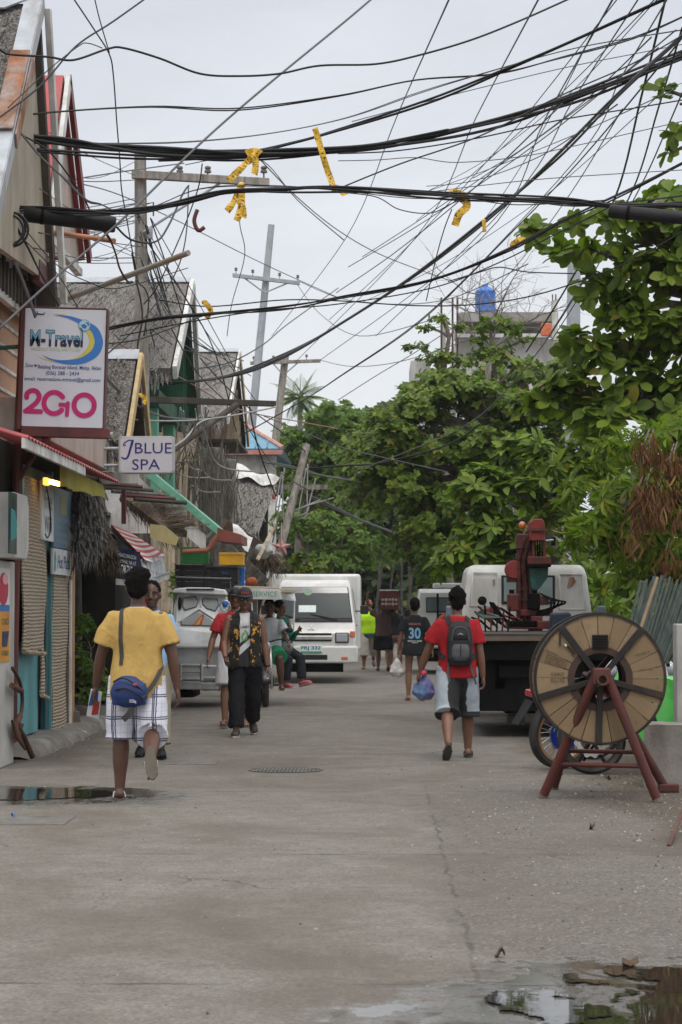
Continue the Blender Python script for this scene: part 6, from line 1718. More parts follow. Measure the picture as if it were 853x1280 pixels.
# concrete block, wall post, corrugated sheets on the right
q = G(357,963)
mc = thing('manhole_cover','round ribbed manhole cover set flush in the concrete in mid road','manhole cover',(q.x,q.y,.002))
M_MH = mat('worn_iron',(.10,.092,.082),.7,.2,scale=14,bmp=.4,dirt=(.19,.175,.15),dirt_amt=.4)
MB().lathe([(0,.004),(.30,.004),(.31,.002),(.31,-.01)],(0,0,0),'Z',48).build('cover_plate',M_MH,mc,local=1)
mb = MB().lathe([(.315,0),(.315,.008),(.335,.008),(.335,0)],(0,0,0),'Z',48); mb.build('cover_rim',M_MH,mc,local=1)
mb = MB()
for i in range(-8,9):
 for j in range(-8,9):
  if math.hypot(i,j) * .034 < .28: mb.box((i * .034,j * .034,.008),(.016,.016,.010))
o = mb.build('cover_pattern',M_MH,mc,local=1)
for (px0,px1,py,l) in ((182,272,953,'flat rectangular concrete drain lid in the road, just left of the round manhole cover'),(-30,88,1026,'flat rectangular concrete drain lid at the left edge of the road near the small puddle')):
 a,b_ = G(px0,py),G(px1,py); o = MB().box((0,0,0),(b_.x - a.x,.62,.012)).build('drain_lid',mat('lid_concrete',(.17,.155,.135),.9,scale=3,bmp=.4,bscale=50,dirt=(.09,.08,.068),dirt_amt=.5,dirt_scale=4,stretch=(1,1,1)),None,bevel=.004); o.location = ((a.x + b_.x) / 2,a.y,.001); tag(o,l,'drain lid')
q = G(812,985); mb = MB()
o = block('concrete_plinth','big rough concrete plinth block at the right edge beside the stand',(0,0,0),(.62,.56,.62),.0,m=mat('plinth_concrete',(.30,.28,.25),.9,scale=3,bmp=.5,bscale=40,bdist=.01,dirt=(.12,.105,.09),dirt_amt=.55,dirt_scale=3,stretch=(1,1,.5)),amp=.012)
o.location = (W(812,985,18.3).x + .33,18.55,.205); o.rotation_euler = (0,0,R(-14))
o = MB().bb((W(846,800,18.9).x,18.9,0),(W(846,800,18.9).x + .35,19.15,1.33)).build('concrete_post',mat('pale_post',(.36,.345,.32),.85,scale=3,bmp=.3,dirt=(.2,.18,.16)),None,bevel=.012); tag(o,'pale concrete post cut by the right edge just behind the plinth block','post')
M_SHEET = mat('green_slats',(.030,.047,.040),.8,var=.4,scale=9,bmp=.4,dirt=(.075,.085,.07),dirt_amt=.35,dirt_scale=6,stretch=(2,2,.3))
for i in range(26):
 x = 782 + 3.1 * i + RNG.normal() * 1.2
 a = W(x - 6 - i * .9,838,22.3 + .02 * i); b_ = W(x + 22 - i * .35,728 + RNG.normal() * 4,23.0 + .02 * i)
 p = plank('wood_slat','grey-green weathered slat leaning in the bundle behind the reel',a,b_,.030,.018,M_SHEET,'slat',roll=RNG.normal() * .3); p['group'] = 'slats leaning behind the reel'
o = MB().tube([W(784,838,21.6),W(822,722,22.2)],[.02,.016],8).build('bamboo_pole',mat('brown_pole',(.22,.15,.085),.8,scale=9)); tag(o,'single brown pole leaning in front of the grey-green slats','pole')
o = MB().tube([G(836,1058),W(856,1008,15.2)],.014,8).build('rusty_rod',M_RUSTP); tag(o,'thin rusty rod slanting up out of frame at the lower right edge','rod')
for i,(px,py,cx_,l) in enumerate([(787,1209,0,'curled brown dead leaf lying at the edge of the big puddle'),(625,1197,0,'small dark leaf on the wet road near the puddle'),(700,972,0,'dark leaf scrap on the road below the reel'),(18,1023,0,'scrap of blue litter on the concrete left of the walking man'),(760,975,0,'brown leaf scrap between the legs of the red stand'),(740,1037,0,'dark stone chip on the gravel in front of the stand')]):
 q = G(px,py); s_ = .017 if i else .034
 mb = MB().grid((-s_,-s_ * 1.6,0),(s_,-s_,0),(s_ * .8,s_ * 1.6,0),(-s_ * .7,s_,0),4,4,lambda u,v,p: p + Vec((0,0,.03 * abs(u - .5) + .02 * math.sin(v * 5)))); o = mb.build('litter_scrap' if i == 3 else 'dead_leaf',mat('blue_litter',(.10,.13,.25),.6) if i == 3 else mat('dead_leaf',(.09,.055,.03),.8,var=.4,scale=30)); o.location = (q.x,q.y,.012); o.rotation_euler = (0,0,i * 1.3); o.modifiers.new('s','SOLIDIFY').thickness = .004; tag(o,l,'litter' if i == 3 else 'leaf')
# people
def skin_mat(name,c):
 m,nt,b = new_mat(name)
 v = coords(nt,'Object')
 n = noise_tex(nt,v,14,5,.6)
 lk(nt,mixc(nt,n,tint(c,.78),tint(c,1.2)),b.inputs['Base Color'])
 b.inputs['Roughness'].default_value = .48
 b.inputs['Subsurface Weight'].default_value = .06
 b.inputs['Subsurface Radius'].default_value = (.02,.008,.004)
 bump(nt,b,noise_tex(nt,v,120,3),.12,.002)
 return m
def cloth_mat(name,c,var=.12,wr=.35):
 m,nt,b = new_mat(name)
 v = coords(nt,'Object')
 n = noise_tex(nt,v,9,4,.6)
 lk(nt,mixc(nt,n,tint(c,1 - var),tint(c,1 + var)),b.inputs['Base Color'])
 b.inputs['Roughness'].default_value = .9; b.inputs['Specular IOR Level'].default_value = .15
 h = noise_tex(nt,coords(nt,'Object',scale=(1,1,.55)),13,4,.5,1.2)
 bump(nt,b,h,wr,.03)
 return m
def hair_mat():
 m,nt,b = new_mat('black_hair')
 v = coords(nt,'Object',scale=(1,1,.25))
 n = noise_tex(nt,v,90,4,.7)
 lk(nt,mixc(nt,n,(.003,.0026,.0024),(.011,.009,.008)),b.inputs['Base Color']); b.inputs['Roughness'].default_value = .85; b.inputs['Specular IOR Level'].default_value = .05
 bump(nt,b,n,.35,.006)
 return m
M_HAIR = hair_mat()
SKINS = {'dark': skin_mat('skin_dark',(.092,.040,.023)),'mid': skin_mat('skin_brown',(.175,.083,.048)),'tan': skin_mat('skin_tan',(.27,.145,.092))}
M_EYE = flat('eye_dark',(.02,.014,.01),.2); M_EYEW = flat('eye_white',(.22,.19,.17),.35); M_LIP = flat('lip',(.17,.06,.05),.5)
def capsule(mb,a,b_,ra,rb,n=12):
 a = Vector(a); b_ = Vector(b_)
 mb.tube([a,b_],[ra,rb],n); mb.ell(a,ra,nu=n,nv=8); mb.ell(b_,rb,nu=n,nv=8)
def limb(mb,a,b_,prof,n=12):
 """tapered limb with several radii along it"""
 a = Vector(a); b_ = Vector(b_); k = len(prof)
 mb.tube([a.lerp(b_,i / (k - 1)) for i in range(k)],list(prof),n); mb.ell(a,prof[0],nu=n,nv=8); mb.ell(b_,prof[-1],nu=n,nv=8)
class Person:
 def __init__(s,label,x,y,rz,H=1.68,skin='mid',legs=((0,4,4),(0,4,4)),arms=((0,12,10,0),(0,12,10,0)),lean=0,twist=0,head=(0,0),woman=False,vox=.0085,fat=1.0,z=None,seat=None,hand_curl=25,ankle=(None,None),gr=None):
  s.s = H / 1.70; s.fat = fat; s.vox = vox; s.skin = SKINS[skin]; s.woman = woman
  s.t = thing('person',label,'person',(x,y,0),rz,gr)
  k = s.s
  s.J = {}
  hw = .088 if not woman else .092
  lowest = 9
  for i,sd in enumerate((-1,1)):
   fl,ab,kn = (R(q) for q in legs[i][:3])
   hip = Vec((sd * hw,0,.90)) * k
   d1 = Vec((sd * math.sin(ab),math.sin(fl),-math.cos(fl))).normalized()
   knee = hip + d1 * .43 * k
   f2 = fl - kn
   d2 = Vec((sd * math.sin(ab) * .3,math.sin(f2),-math.cos(f2))).normalized()
   ank = knee + d2 * .40 * k
   pitch = f2 + (R(ankle[i]) if ankle[i] is not None else (-f2 if abs(f2) < R(16) else -f2 * .3))
   fd = Vec((sd * .12,math.cos(pitch),math.sin(pitch))).normalized()
   s.J['leg',i] = (hip,knee,ank,fd)
   up = Vec((0,-fd.z,fd.y))
   for q in (ank - fd * .05 * k,ank + fd * .17 * k):
    lowest = min(lowest,(q - up * .075 * k).z)
  s.dz = (-lowest + .012) if z is None else z
  off = Vec((0,0,s.dz))
  for i in (0,1):
   h,kn,an,fd = s.J['leg',i]; s.J['leg',i] = (h + off,kn + off,an + off,fd)
  s.pel = Vec((0,0,.90 * k)) + off
  s.U = Matrix.Translation(s.pel) @ Euler((R(-lean),0,R(twist))).to_matrix().to_4x4()
  sw = .178 if not woman else .158
  for i,sd in enumerate((-1,1)):
   fl,ab,el,inw = (R(q) for q in arms[i][:4])
   sh = s.up(sd * sw,0,.445)
   d1 = s.U.to_3x3() @ Vec((sd * math.sin(ab),math.sin(fl) * math.cos(ab),-math.cos(fl) * math.cos(ab))).normalized()
   elb = sh + d1 * .29 * k
   f2 = fl + el
   d2 = s.U.to_3x3() @ Vec((sd * math.sin(ab) * .75 - sd * math.sin(inw),math.sin(f2) * math.cos(inw),-math.cos(f2) * math.cos(inw))).normalized()
   wr = elb + d2 * .25 * k
   s.J['arm',i] = (sh,elb,wr,d2,d1)
  s.hy,s.hp = R(head[0]),R(head[1])
  s.HM = s.U @ Matrix.Translation(Vec((0,.005,.555)) * k) @ Matrix.Scale(1.06,4) @ Euler((s.hp,0,s.hy)).to_matrix().to_4x4()
  s.curl = hand_curl
  s.body()
 def up(s,x,y,z): return s.U @ (Vec((x,y,z)) * s.s)
 def hd(s,x,y,z): return s.HM @ (Vec((x,y,z)) * s.s)
 def ring(s,z,rx,ry,y=0,pw=2.3,g=0):
  return (s.up(0,y,z),(rx * s.fat + g) * s.s,(ry * s.fat + g) * s.s,pw,s.U.to_3x3())
 def torso_prof(s):
  if s.woman: return [(-.14,.150,.115,-.005),(-.03,.168,.118,-.012),(.06,.150,.10,-.004),(.16,.128,.088,0),(.28,.142,.10,.012),(.38,.150,.098,.008),(.45,.132,.078,-.002),(.50,.085,.06,-.01),(.52,.07,.055,-.01)]
  return [(-.14,.140,.110,0),(-.03,.158,.112,-.005),(.08,.145,.098,0),(.18,.142,.092,0),(.30,.165,.108,.008),(.40,.176,.105,.004),(.455,.152,.085,-.004),(.50,.10,.068,-.010),(.53,.075,.058,-.012)]
 def body(s):
  k = s.s; mb = MB()
  mb.rings([s.ring(z,rx,ry,y) for z,rx,ry,y in s.torso_prof()],20)
  limb(mb,s.up(0,-.012,.47),s.hd(0,-.012,.03),[.062 * k,.054 * k,.052 * k])
  R3 = s.HM.to_3x3()
  mb.ell(s.hd(0,-.012,.145),(.076 * k,.094 * k,.098 * k),R3); mb.ell(s.hd(0,.018,.08),(.062 * k,.072 * k,.085 * k),R3)
  mb.ell(s.hd(0,.058,.03),(.034 * k,.03 * k,.026 * k),R3)                 # chin
  mb.tube([s.hd(0,.085,.125),s.hd(0,.106,.088),s.hd(0,.104,.078)],[.011 * k,.017 * k,.013 * k],8); mb.ell(s.hd(0,.100,.085),(.022 * k,.017 * k,.013 * k),R3)
  mb.ell(s.hd(-.032,.072,.138),(.026 * k,.014 * k,.010 * k),R3); mb.ell(s.hd(.032,.072,.138),(.026 * k,.014 * k,.010 * k),R3)
  mb.ell(s.hd(-.043,.058,.088),(.022 * k,.022 * k,.022 * k),R3); mb.ell(s.hd(.043,.058,.088),(.022 * k,.022 * k,.022 * k),R3)
  for sd in (-1,1): mb.ell(s.hd(sd * .079,-.004,.108),(.012 * k,.022 * k,.034 * k),R3)
  for i,sd in enumerate((-1,1)):
   sh,el,wr,d,d1 = s.J['arm',i]; f = s.fat * (.88 if s.woman else 1)
   mb.ell(sh + d1 * .01,.053 * k * f)
   limb(mb,sh,el,[.050 * k * f,.051 * k * f,.047 * k * f,.040 * k * f]); limb(mb,el,wr,[.041 * k * f,.043 * k * f,.036 * k * f,.027 * k * f])
   s.hand(mb,i,sd,wr,d)
   hip,kn,an,fd = s.J['leg',i]
   limb(mb,hip,kn,[.088 * k * f,.085 * k * f,.072 * k * f,.058 * k * f]); limb(mb,kn,an,[.056 * k * f,.064 * k * f,.060 * k * f,.046 * k * f,.038 * k * f])
   upv = Vec((0,-fd.z,fd.y)); rt = fd.cross(upv)
   Mx = Matrix((rt,fd,upv)).transposed()
   mb.ell(an - fd * .025 * k - upv * .038 * k,(.034 * k,.042 * k,.036 * k),Mx)
   mb.ell(an + fd * .06 * k - upv * .045 * k,(.038 * k,.085 * k,.03 * k),Mx); mb.ell(an + fd * .12 * k - upv * .055 * k,(.044 * k,.06 * k,.019 * k),Mx)
   for q in range(5): mb.ell(an + fd * (.178 - .007 * q) * k - upv * .060 * k + rt * (-sd * (.032 - .0165 * q)) * k,(.0095 * k,.016 * k,.010 * k),Mx)
   s.J['foot',i] = (an,fd,upv,rt)
  r = remesh(mb,s.vox * k,2)
  s.bo = r.build('body',s.skin,s.t,smooth=1,local=1,fixn=0)
  e = MB()
  for sd in (-1,1): e.ell(s.hd(sd * .032,.076,.118),(.0125 * k,.010 * k,.0062 * k),R3,10,8)
  eo = e.build('eyes',M_EYEW,s.t,smooth=1,local=1)
  e = MB()
  for sd in (-1,1): e.ell(s.hd(sd * .032,.0835,.118),(.0075 * k,.005 * k,.0078 * k),R3,10,8)
  e.build('iris',M_EYE,eo,smooth=1,local=1)
  e = MB()
  for sd in (-1,1): e.tube([s.hd(sd * .014,.086,.141),s.hd(sd * .034,.086,.147),s.hd(sd * .055,.073,.140)],[.005 * k,.006 * k,.003 * k],6)
  e.build('eyebrows',M_HAIR,s.t,smooth=1,local=1)
  e = MB().tube([s.hd(-.026,.082,.052),s.hd(-.01,.092,.055),s.hd(.01,.092,.055),s.hd(.026,.082,.052)],[.004 * k,.008 * k,.008 * k,.004 * k],8); e.build('lips',M_LIP,s.t,smooth=1,local=1)
 def hand(s,mb,i,sd,wr,d):
  k = s.s * (.92 if s.woman else 1)
  fw = Vec((0,1,0)); fw = (fw - d * fw.dot(d))
  if fw.length < .3: fw = Vec((sd * -1.0,0,0)) - d * (-sd * d.x)
  fw.normalize(); inn = d.cross(fw) * (1 if d.cross(fw).x * -sd > 0 else -1)
  if inn.length < .1: inn = Vec((-sd,0,0))
  Mx = Matrix((inn.normalized(),fw,-d)).transposed()
  p = wr + d * .05 * k; mb.ell(p,(.018 * k,.042 * k,.056 * k),Mx); mb.ell(wr + d * .075 * k,(.015 * k,.041 * k,.026 * k),Mx)
  c = R(s.curl)
  for q in range(4):
   b0 = wr + d * .088 * k + fw * (.033 - .022 * q) * k
   L = [.070,.078,.073,.058][q] * k; d1 = (d * math.cos(c * .5) + inn * math.sin(c * .5) + fw * (.10 - .07 * q)).normalized(); d2 = (d * math.cos(c * 1.6) + inn * math.sin(c * 1.6)).normalized()
   m_ = b0 + d1 * L * .5; e = m_ + d2 * L * .5
   mb.tube([b0 - d * .015,b0,m_,e],[.009 * k,.009 * k,.0085 * k,.007 * k],8); mb.ell(e,.0072 * k,nu=8,nv=6); mb.ell(m_,.0088 * k,nu=8,nv=6)
  b0 = wr + d * .028 * k + fw * .03 * k; m_ = b0 + (d * .6 + fw * .7 + inn * .25).normalized() * .034 * k; e = m_ + (d * .9 + fw * .3 + inn * .3).normalized() * .032 * k
  mb.tube([b0,m_,e],[.013 * k,.011 * k,.0085 * k],8); mb.ell(e,.0088 * k,nu=8,nv=6); mb.ell(m_,.011 * k,nu=8,nv=6)
  s.J['palm',i] = (wr + d * .085 * k,d,fw,inn)
 def put(s,mb,name,m,disp=.006,dscale=11,vox=None,st=(1,1,.6),it=2):
  r = remesh(mb,vox or max(.011,s.vox * 1.3),it,disp,dscale,st)
  return r.build(name,m,s.t,smooth=1,local=1,fixn=0)
 def shirt(s,m,hem=-.12,sleeve=.62,g=.016,loose=.03,name='shirt',flare=.035,neck=.525):
  mb = MB(); k = s.s; P = s.torso_prof(); rr = []
  for z,rx,ry,y in P:
   if z < -.05 or z > neck - .005: continue
   l = g + loose * max(0,min(1,(.42 - z) / .3)) * (1 if not s.woman else .9)
   rr.append(s.ring(z,rx,ry,y,2.4,l))
  w0 = P[1]
  rr.insert(0,s.ring(hem,w0[1],w0[2],w0[3],2.5,g + loose * 1.0 + .004)) if hem < -.04 else None
  rr.append(s.ring(neck,.078,.062,-.010,2.0,.004))
  mb.rings(rr,24)
  if sleeve > 0:
   for i in (0,1):
    sh,el,wr,d,d1 = s.J['arm',i]; f = s.fat
    inn = s.up((-1,1)[i] * .09,0,.445)
    if sleeve <= 1:
     e = sh.lerp(el,sleeve)
     mb.tube([inn,sh + d1 * .0 + Vec((0,0,.004)),sh.lerp(e,.5),e],[.056 * k,(.058) * k * f,(.066 + flare * .3) * k * f,(.062 + flare * .55) * k * f],16)
     mb.ell(sh,.056 * k * f)
    else:
     mb.tube([inn,sh,el,el.lerp(wr,sleeve - 1)],[.07 * k,.066 * k,.058 * k,.044 * k],16); mb.ell(sh,.067 * k); mb.ell(el,.058 * k)
  return s.put(mb,name,m,.011,7.5,None,(1.2,1.2,.55))
 def shorts(s,m,top=.14,end=.55,g=.02,flare=.03,name='shorts',crotch=-.07,below=1.0,disp=.006):
  """end: fraction along thigh (<=1) or 1+fraction along shin"""
  mb = MB(); k = s.s; P = s.torso_prof()
  rr = [s.ring(-.10,P[1][1] - .004,P[1][2],P[1][3],2.4,g)]
  rr.insert(0,s.ring(-.165,.115,.095,0,2.2,g * .5)); rr += [s.ring(z,rx,ry,y,2.4,g) for z,rx,ry,y in P if -.05 < z < top - .01]
  rr.append(s.ring(top,P[2][1],P[2][2],0,2.4,g * .7)); mb.rings(rr,24)
  for i in (0,1):
   hip,kn,an,fd = s.J['leg',i]
   if end <= 1:
    e = hip.lerp(kn,end); mb.tube([hip + Vec((0,0,.05 * k)),hip,hip.lerp(e,.5),e],[.09 * k,(.094 + g) * k,(.09 + g + flare * .5) * k,(.078 + g + flare) * k],18)
   else:
    e = kn.lerp(an,end - 1); mb.tube([hip + Vec((0,0,.05 * k)),hip,hip.lerp(kn,.5),kn,e],[.09 * k,(.092 + g) * k,(.084 + g + flare * .3) * k,(.066 + g + flare * .5) * k,(.058 + g + flare) * k * below],18)
  return s.put(mb,name,m,disp)
 def hair(s,style='short',big=1.0):
  mb = MB(); k = s.s; R3 = s.HM.to_3x3()
  mb.ell(s.hd(0,-.026,.158),(.083 * k * big,.098 * k * big,.098 * k * big),R3)
  mb.ell(s.hd(0,-.062,.105),(.070 * k * big,.052 * k * big,.075 * k),R3)
  if style == 'bushy':
   mb.ell(s.hd(.02,-.02,.215),(.07 * k,.075 * k,.045 * k),R3); mb.ell(s.hd(.045,-.05,.20),(.05 * k,.05 * k,.05 * k),R3); mb.ell(s.hd(-.03,-.05,.19),(.055 * k,.055 * k,.05 * k),R3)
  if style == 'spiky':
   mb.ell(s.hd(0,-.02,.215),(.05 * k,.06 * k,.045 * k),R3); mb.ell(s.hd(0,-.01,.24),(.025 * k,.04 * k,.03 * k),R3)
  if style == 'tied': mb.ell(s.hd(0,-.11,.15),(.045 * k,.04 * k,.05 * k),R3)
  r = remesh(mb,.009,1,.011 if style in ('bushy','spiky') else .005,38,(1,1,.7))
  return r.build('hair',M_HAIR,s.t,smooth=1,local=1,fixn=0)
 def cap(s,m,m_brim):
  k = s.s; R3 = s.HM.to_3x3(); mb = MB()
  prof = []
  for i in range(9):
   a = R(90 * i / 8); prof.append((math.cos(a),math.sin(a)))
  vs = []; n = 24
  for r_,z in prof:
   for j in range(n):
    a = 2 * PI * j / n; vs.append(s.hd(.086 * r_ * math.cos(a),-.01 + .105 * r_ * math.sin(a),.150 + .10 * z))
  mb.add(vs,[(i * n + j,i * n + (j + 1) % n,(i + 1) * n + (j + 1) % n,(i + 1) * n + j) for i in range(8) for j in range(n)])
  c = mb.build('cap',m,s.t,smooth=1,local=1)
  mb = MB(); vs = []
  for i in range(5):
   for j in range(13):
    a = R(20 + 140 * j / 12); r_ = 1 + .62 * i / 4 * (math.sin(a) ** .6)
    vs.append(s.hd(.086 * math.cos(a) * (1 + .10 * i / 4),-.01 + .100 * math.sin(a) * r_,.158 - .022 * (i / 4) ** 1.5 + .01 * math.sin(a)))
  mb.add(vs,[(i * 13 + j,i * 13 + j + 1,(i + 1) * 13 + j + 1,(i + 1) * 13 + j) for i in range(4) for j in range(12)])
  o = mb.build('cap_brim',m_brim,c,smooth=1,local=1); o.modifiers.new('s','SOLIDIFY').thickness = .006
  return c
 def flipflops(s,m,ms):
  for i,sd in enumerate((-1,1)):
   an,fd,up,rt = s.J['foot',i]; k = s.s
   pts = []
   for a in range(20):
    t_ = 2 * PI * a / 20; w_ = .044 + .008 * math.sin(t_); pts.append(an + fd * (.068 + .135 * math.sin(t_)) * k + rt * w_ * math.cos(t_) * k - up * .090 * k)
   o = MB().prism(pts,up * .017).build('flip_flop',m,s.t,bevel=.004,local=1)
   mb = MB()
   for e in (-1,1): mb.tube(catmull([an + fd * .155 * k - up * .055 * k,an + fd * .10 * k + rt * .035 * e * k - up * .032 * k,an + fd * .05 * k + rt * .046 * e * k - up * .07 * k],5),.006,6)
   mb.build('thong_strap',ms,o,local=1)
 def shoes(s,m,m2,name='shoe'):
  for i,sd in enumerate((-1,1)):
   an,fd,up,rt = s.J['foot',i]; k = s.s; Mx = Matrix((rt,fd,up)).transposed(); mb = MB()
   mb.ell(an - fd * .02 * k - up * .035 * k,(.043 * k,.055 * k,.05 * k),Mx); mb.ell(an + fd * .07 * k - up * .045 * k,(.048 * k,.10 * k,.042 * k),Mx); mb.ell(an + fd * .13 * k - up * .055 * k,(.05 * k,.07 * k,.033 * k),Mx)
   o = remesh(mb,.011,2).build(name,m,s.t,smooth=1,local=1,fixn=0)
   pts = []
   for a in range(18):
    t_ = 2 * PI * a / 18; pts.append(an + fd * (.07 + .14 * math.sin(t_)) * k + rt * .05 * math.cos(t_) * k - up * .092 * k)
   MB().prism(pts,up * .025 * k).build('sole',m2,o,bevel=.006,local=1)
 def bvh(s,o):
  me = o.data; return BVHTree.FromPolygons([v.co.copy() for v in me.vertices],[tuple(p.vertices) for p in me.polygons])
 def decal(s,o,name,m,vf,z,x=0,back=True,lift=.004):
  """flat mark (metres) projected on the chest or back of garment o (which becomes its parent)"""
  n = s.U.to_3x3() @ Vec((0,-1 if back else 1,0)); u = s.U.to_3x3() @ Vec((1 if back else -1,0,0)); v = s.U.to_3x3() @ Vec((0,0,1))
  P,F = conform(vf,s.bvh(o),s.up(0,0,z) + u * x,u,v,n,lift)
  mb = MB().add(P,F); return mb.build(name,m,o,local=1,fixn=0)
def ribbon(pts,w_,nrm,th=.006):
 """strap: ribbon of width w_ along 3D points, nrm gives the outward normals"""
 mb = MB(); n = len(pts); vs = []
 for i in range(n):
  t_ = (pts[min(i + 1,n - 1)] - pts[max(i - 1,0)]).normalized(); nn = nrm[i]; s_ = t_.cross(nn).normalized()
  for a,b_ in ((-1,0),(1,0),(1,1),(-1,1)): vs.append(pts[i] + s_ * a * w_ / 2 + nn * th * b_)
 mb.add(vs,[(i * 4 + j,i * 4 + (j + 1) % 4,i * 4 + 4 + (j + 1) % 4,i * 4 + 4 + j) for i in range(n - 1) for j in range(4)] + [(3,2,1,0),tuple(4 * (n - 1) + j for j in range(4))])
 return mb
def strap_on(p,o,pts,w_,lift=.006):
 """pull a path (local points) onto the garment surface"""
 b_ = p.bvh(o); P = []; N = []
 for q in pts:
  h = b_.find_nearest(q)
  P.append(h[0] + h[1] * lift); N.append(h[1])
 return ribbon(P,w_,N)
def plaid():
 m,nt,b = new_mat('plaid_cloth')
 v = coords(nt,'Object')
 sp = nt.nodes.new('ShaderNodeSeparateXYZ'); lk(nt,v,sp.inputs[0])
 nz_ = noise_tex(nt,v,5,3)
 def m_(op,a,b_=0.0):
  n = nt.nodes.new('ShaderNodeMath'); n.operation = op
  for i,q in enumerate((a,b_)):
   if isinstance(q,(int,float)): n.inputs[i].default_value = q
   else: lk(nt,q,n.inputs[i])
  return n.outputs[0]
 def lines(ax,per,offs,wid):
  x = m_('ADD',ax,m_('MULTIPLY',m_('SUBTRACT',nz_,.5),.035)); r = None
  for o_ in offs:
   f = m_('ABSOLUTE',m_('SUBTRACT',m_('FRACT',m_('ADD',m_('DIVIDE',x,per),.5 + o_)),.5))
   t_ = m_('LESS_THAN',f,wid); r = t_ if r is None else m_('MAXIMUM',r,t_)
  return r
 bx = lines(sp.outputs[0],.155,(0,.10,.17),.028); bz = lines(sp.outputs[2],.165,(.12,.22),.026)
 tx = m_('MAXIMUM',lines(sp.outputs[0],.052,(.3,),.022),lines(sp.outputs[2],.055,(.55,),.022))
 c = mixc(nt,m_('MULTIPLY',tx,.55),(.62,.62,.68),(.10,.11,.20)); c = mixc(nt,m_('MULTIPLY',m_('MAXIMUM',bx,bz),.92),c,(.022,.028,.085))
 lk(nt,c,b.inputs['Base Color']); b.inputs['Roughness'].default_value = .9
 bump(nt,b,noise_tex(nt,coords(nt,'Object',scale=(1,1,.5)),12,4,.5,1),.35,.03)
 return m
M_BAGB = mat('bag_navy',(.012,.030,.12),.6,scale=8,bmp=.25,bscale=150)
M_STRAP = mat('strap_grey',(.045,.042,.038),.8,scale=12)
M_WSTRAP = flat('rubber_white',(.6,.6,.58)); M_FFSOLE = mat('flipflop_sole',(.10,.085,.065),.8,scale=12)
def place(px,pyfoot,dx=0):
 q = G(px,pyfoot); return q.x + dx,q.y
x,y = place(171,1000)
p = Person('man in yellow T-shirt and plaid shorts walking away with a blue sling bag',x,y,R(3),1.73,'dark',legs=((2,4,3),(-14,4,52)),arms=((6,19,12,4),(-4,17,8,4)),lean=1,head=(0,-2),vox=.0072,hand_curl=35,ankle=(None,-52))
M_YEL = cloth_mat('yellow_jersey',(.47,.305,.095),.08,.5)
sh = p.shirt(M_YEL,hem=-.17,sleeve=.74,loose=.034,flare=.055)
so_ = p.shorts(plaid(),top=.06,end=1.08,g=.034,flare=.035)
p.hair('bushy',1.06); p.flipflops(M_FFSOLE,M_WSTRAP)
MB().torus(p.up(0,-.008,.525),.070,.006,'Z',28,6).build('necklace',M_WSTRAP,p.t,local=1,smooth=1)
bg = thing('sling_bag','small navy blue sling bag carried across the back of the yellow shirt','bag',(x,y,0),R(3))
mb = MB(); mb.ell(p.up(-.045,-.215,-.11),(.145,.06,.115)); mb.ell(p.up(-.06,-.20,-.05),(.11,.05,.07)); mb.box(p.up(-.045,-.20,-.12),(.25,.08,.16))
remesh(mb,.011,3,.004,14).build('bag_body',M_BAGB,bg,smooth=1,local=1,fixn=0)
mb = MB(); mb.tube(catmull([p.up(-.165,-.245,-.03),p.up(-.09,-.275,.0),p.up(-.01,-.275,-.04),p.up(.06,-.25,-.10)],6),.006,6); mb.build('zip',M_BLACK,bg,local=1)
mb = MB(); mb.tube(catmull([p.up(-.15,-.26,-.09),p.up(-.07,-.283,-.075),p.up(.03,-.278,-.13),p.up(.06,-.255,-.18)],6),.005,6); mb.build('zip',M_BLACK,bg,local=1)
MB().box(p.up(.0,-.275,-.045),(.028,.012,.018)).build('red_tag',flat('tag_red',(.5,.05,.04)),bg,local=1)
fc = Face(p.up(-.01,-.279,-.165),(1,0,0),(0,-.2,1)); mb = MB()
for k in range(3): fc.put(mb,stroke([(-.03,-.012 + .009 * k),(.0,-.012 + .009 * k),(.018,-.02 + .006 * k)],.005),lift=.004)
mb.build('tag_print',flat('tag_white',(.5,.52,.56)),bg,local=1)
path = [p.up(-.03,-.13,-.02),p.up(-.12,-.14,.10),p.up(-.125,-.14,.22),p.up(-.125,-.13,.34),p.up(-.118,-.10,.44),p.up(-.105,-.02,.51)]
strap_on(p,sh,catmull(path,6)[6:],.032,.004).build('strap',M_STRAP,bg,local=1)
path = [p.up(.05,-.25,-.14),p.up(.12,-.20,-.06),p.up(.17,-.12,.03),p.up(.185,-.02,.10)]
ribbon(catmull(path,5),.034,[Vec((.3,-.95,0))] * 16).build('strap',M_STRAP,bg,local=1)
path = [p.up(-.02,-.23,-.22),p.up(-.05,-.235,-.27),p.up(-.09,-.225,-.31)]
ribbon(catmull(path,5),.045,[Vec((0,-1,0))] * 11).build('strap',M_STRAP,bg,local=1)
pm,d,fw,inn = p.J['palm',0]
pp = thing('papers','folded white leaflets with red print held in the yellow-shirted man\'s left hand','papers',(x,y,0),R(3))
c = pm + inn * .015 + d * .03; u = (fw * .35 + Vec((.8,-.2,0))).normalized(); v = (d * -1).normalized()
mb = MB().slab([c + v * .10 - u * .05,c + v * .06 + u * .04,c - v * .16 + u * .05,c - v * .12 - u * .05],.012); mb.build('leaflet',flat('paper_white',(.6,.6,.6)),pp,local=1)
MB().slab([c + v * .09 - u * .06 + inn * .02,c + v * .09 - u * .01 + inn * .02,c - v * .03 + inn * .02,c - v * .03 - u * .07 + inn * .02],.012).build('leaflet',flat('paper_blue',(.04,.08,.22)),pp,local=1)
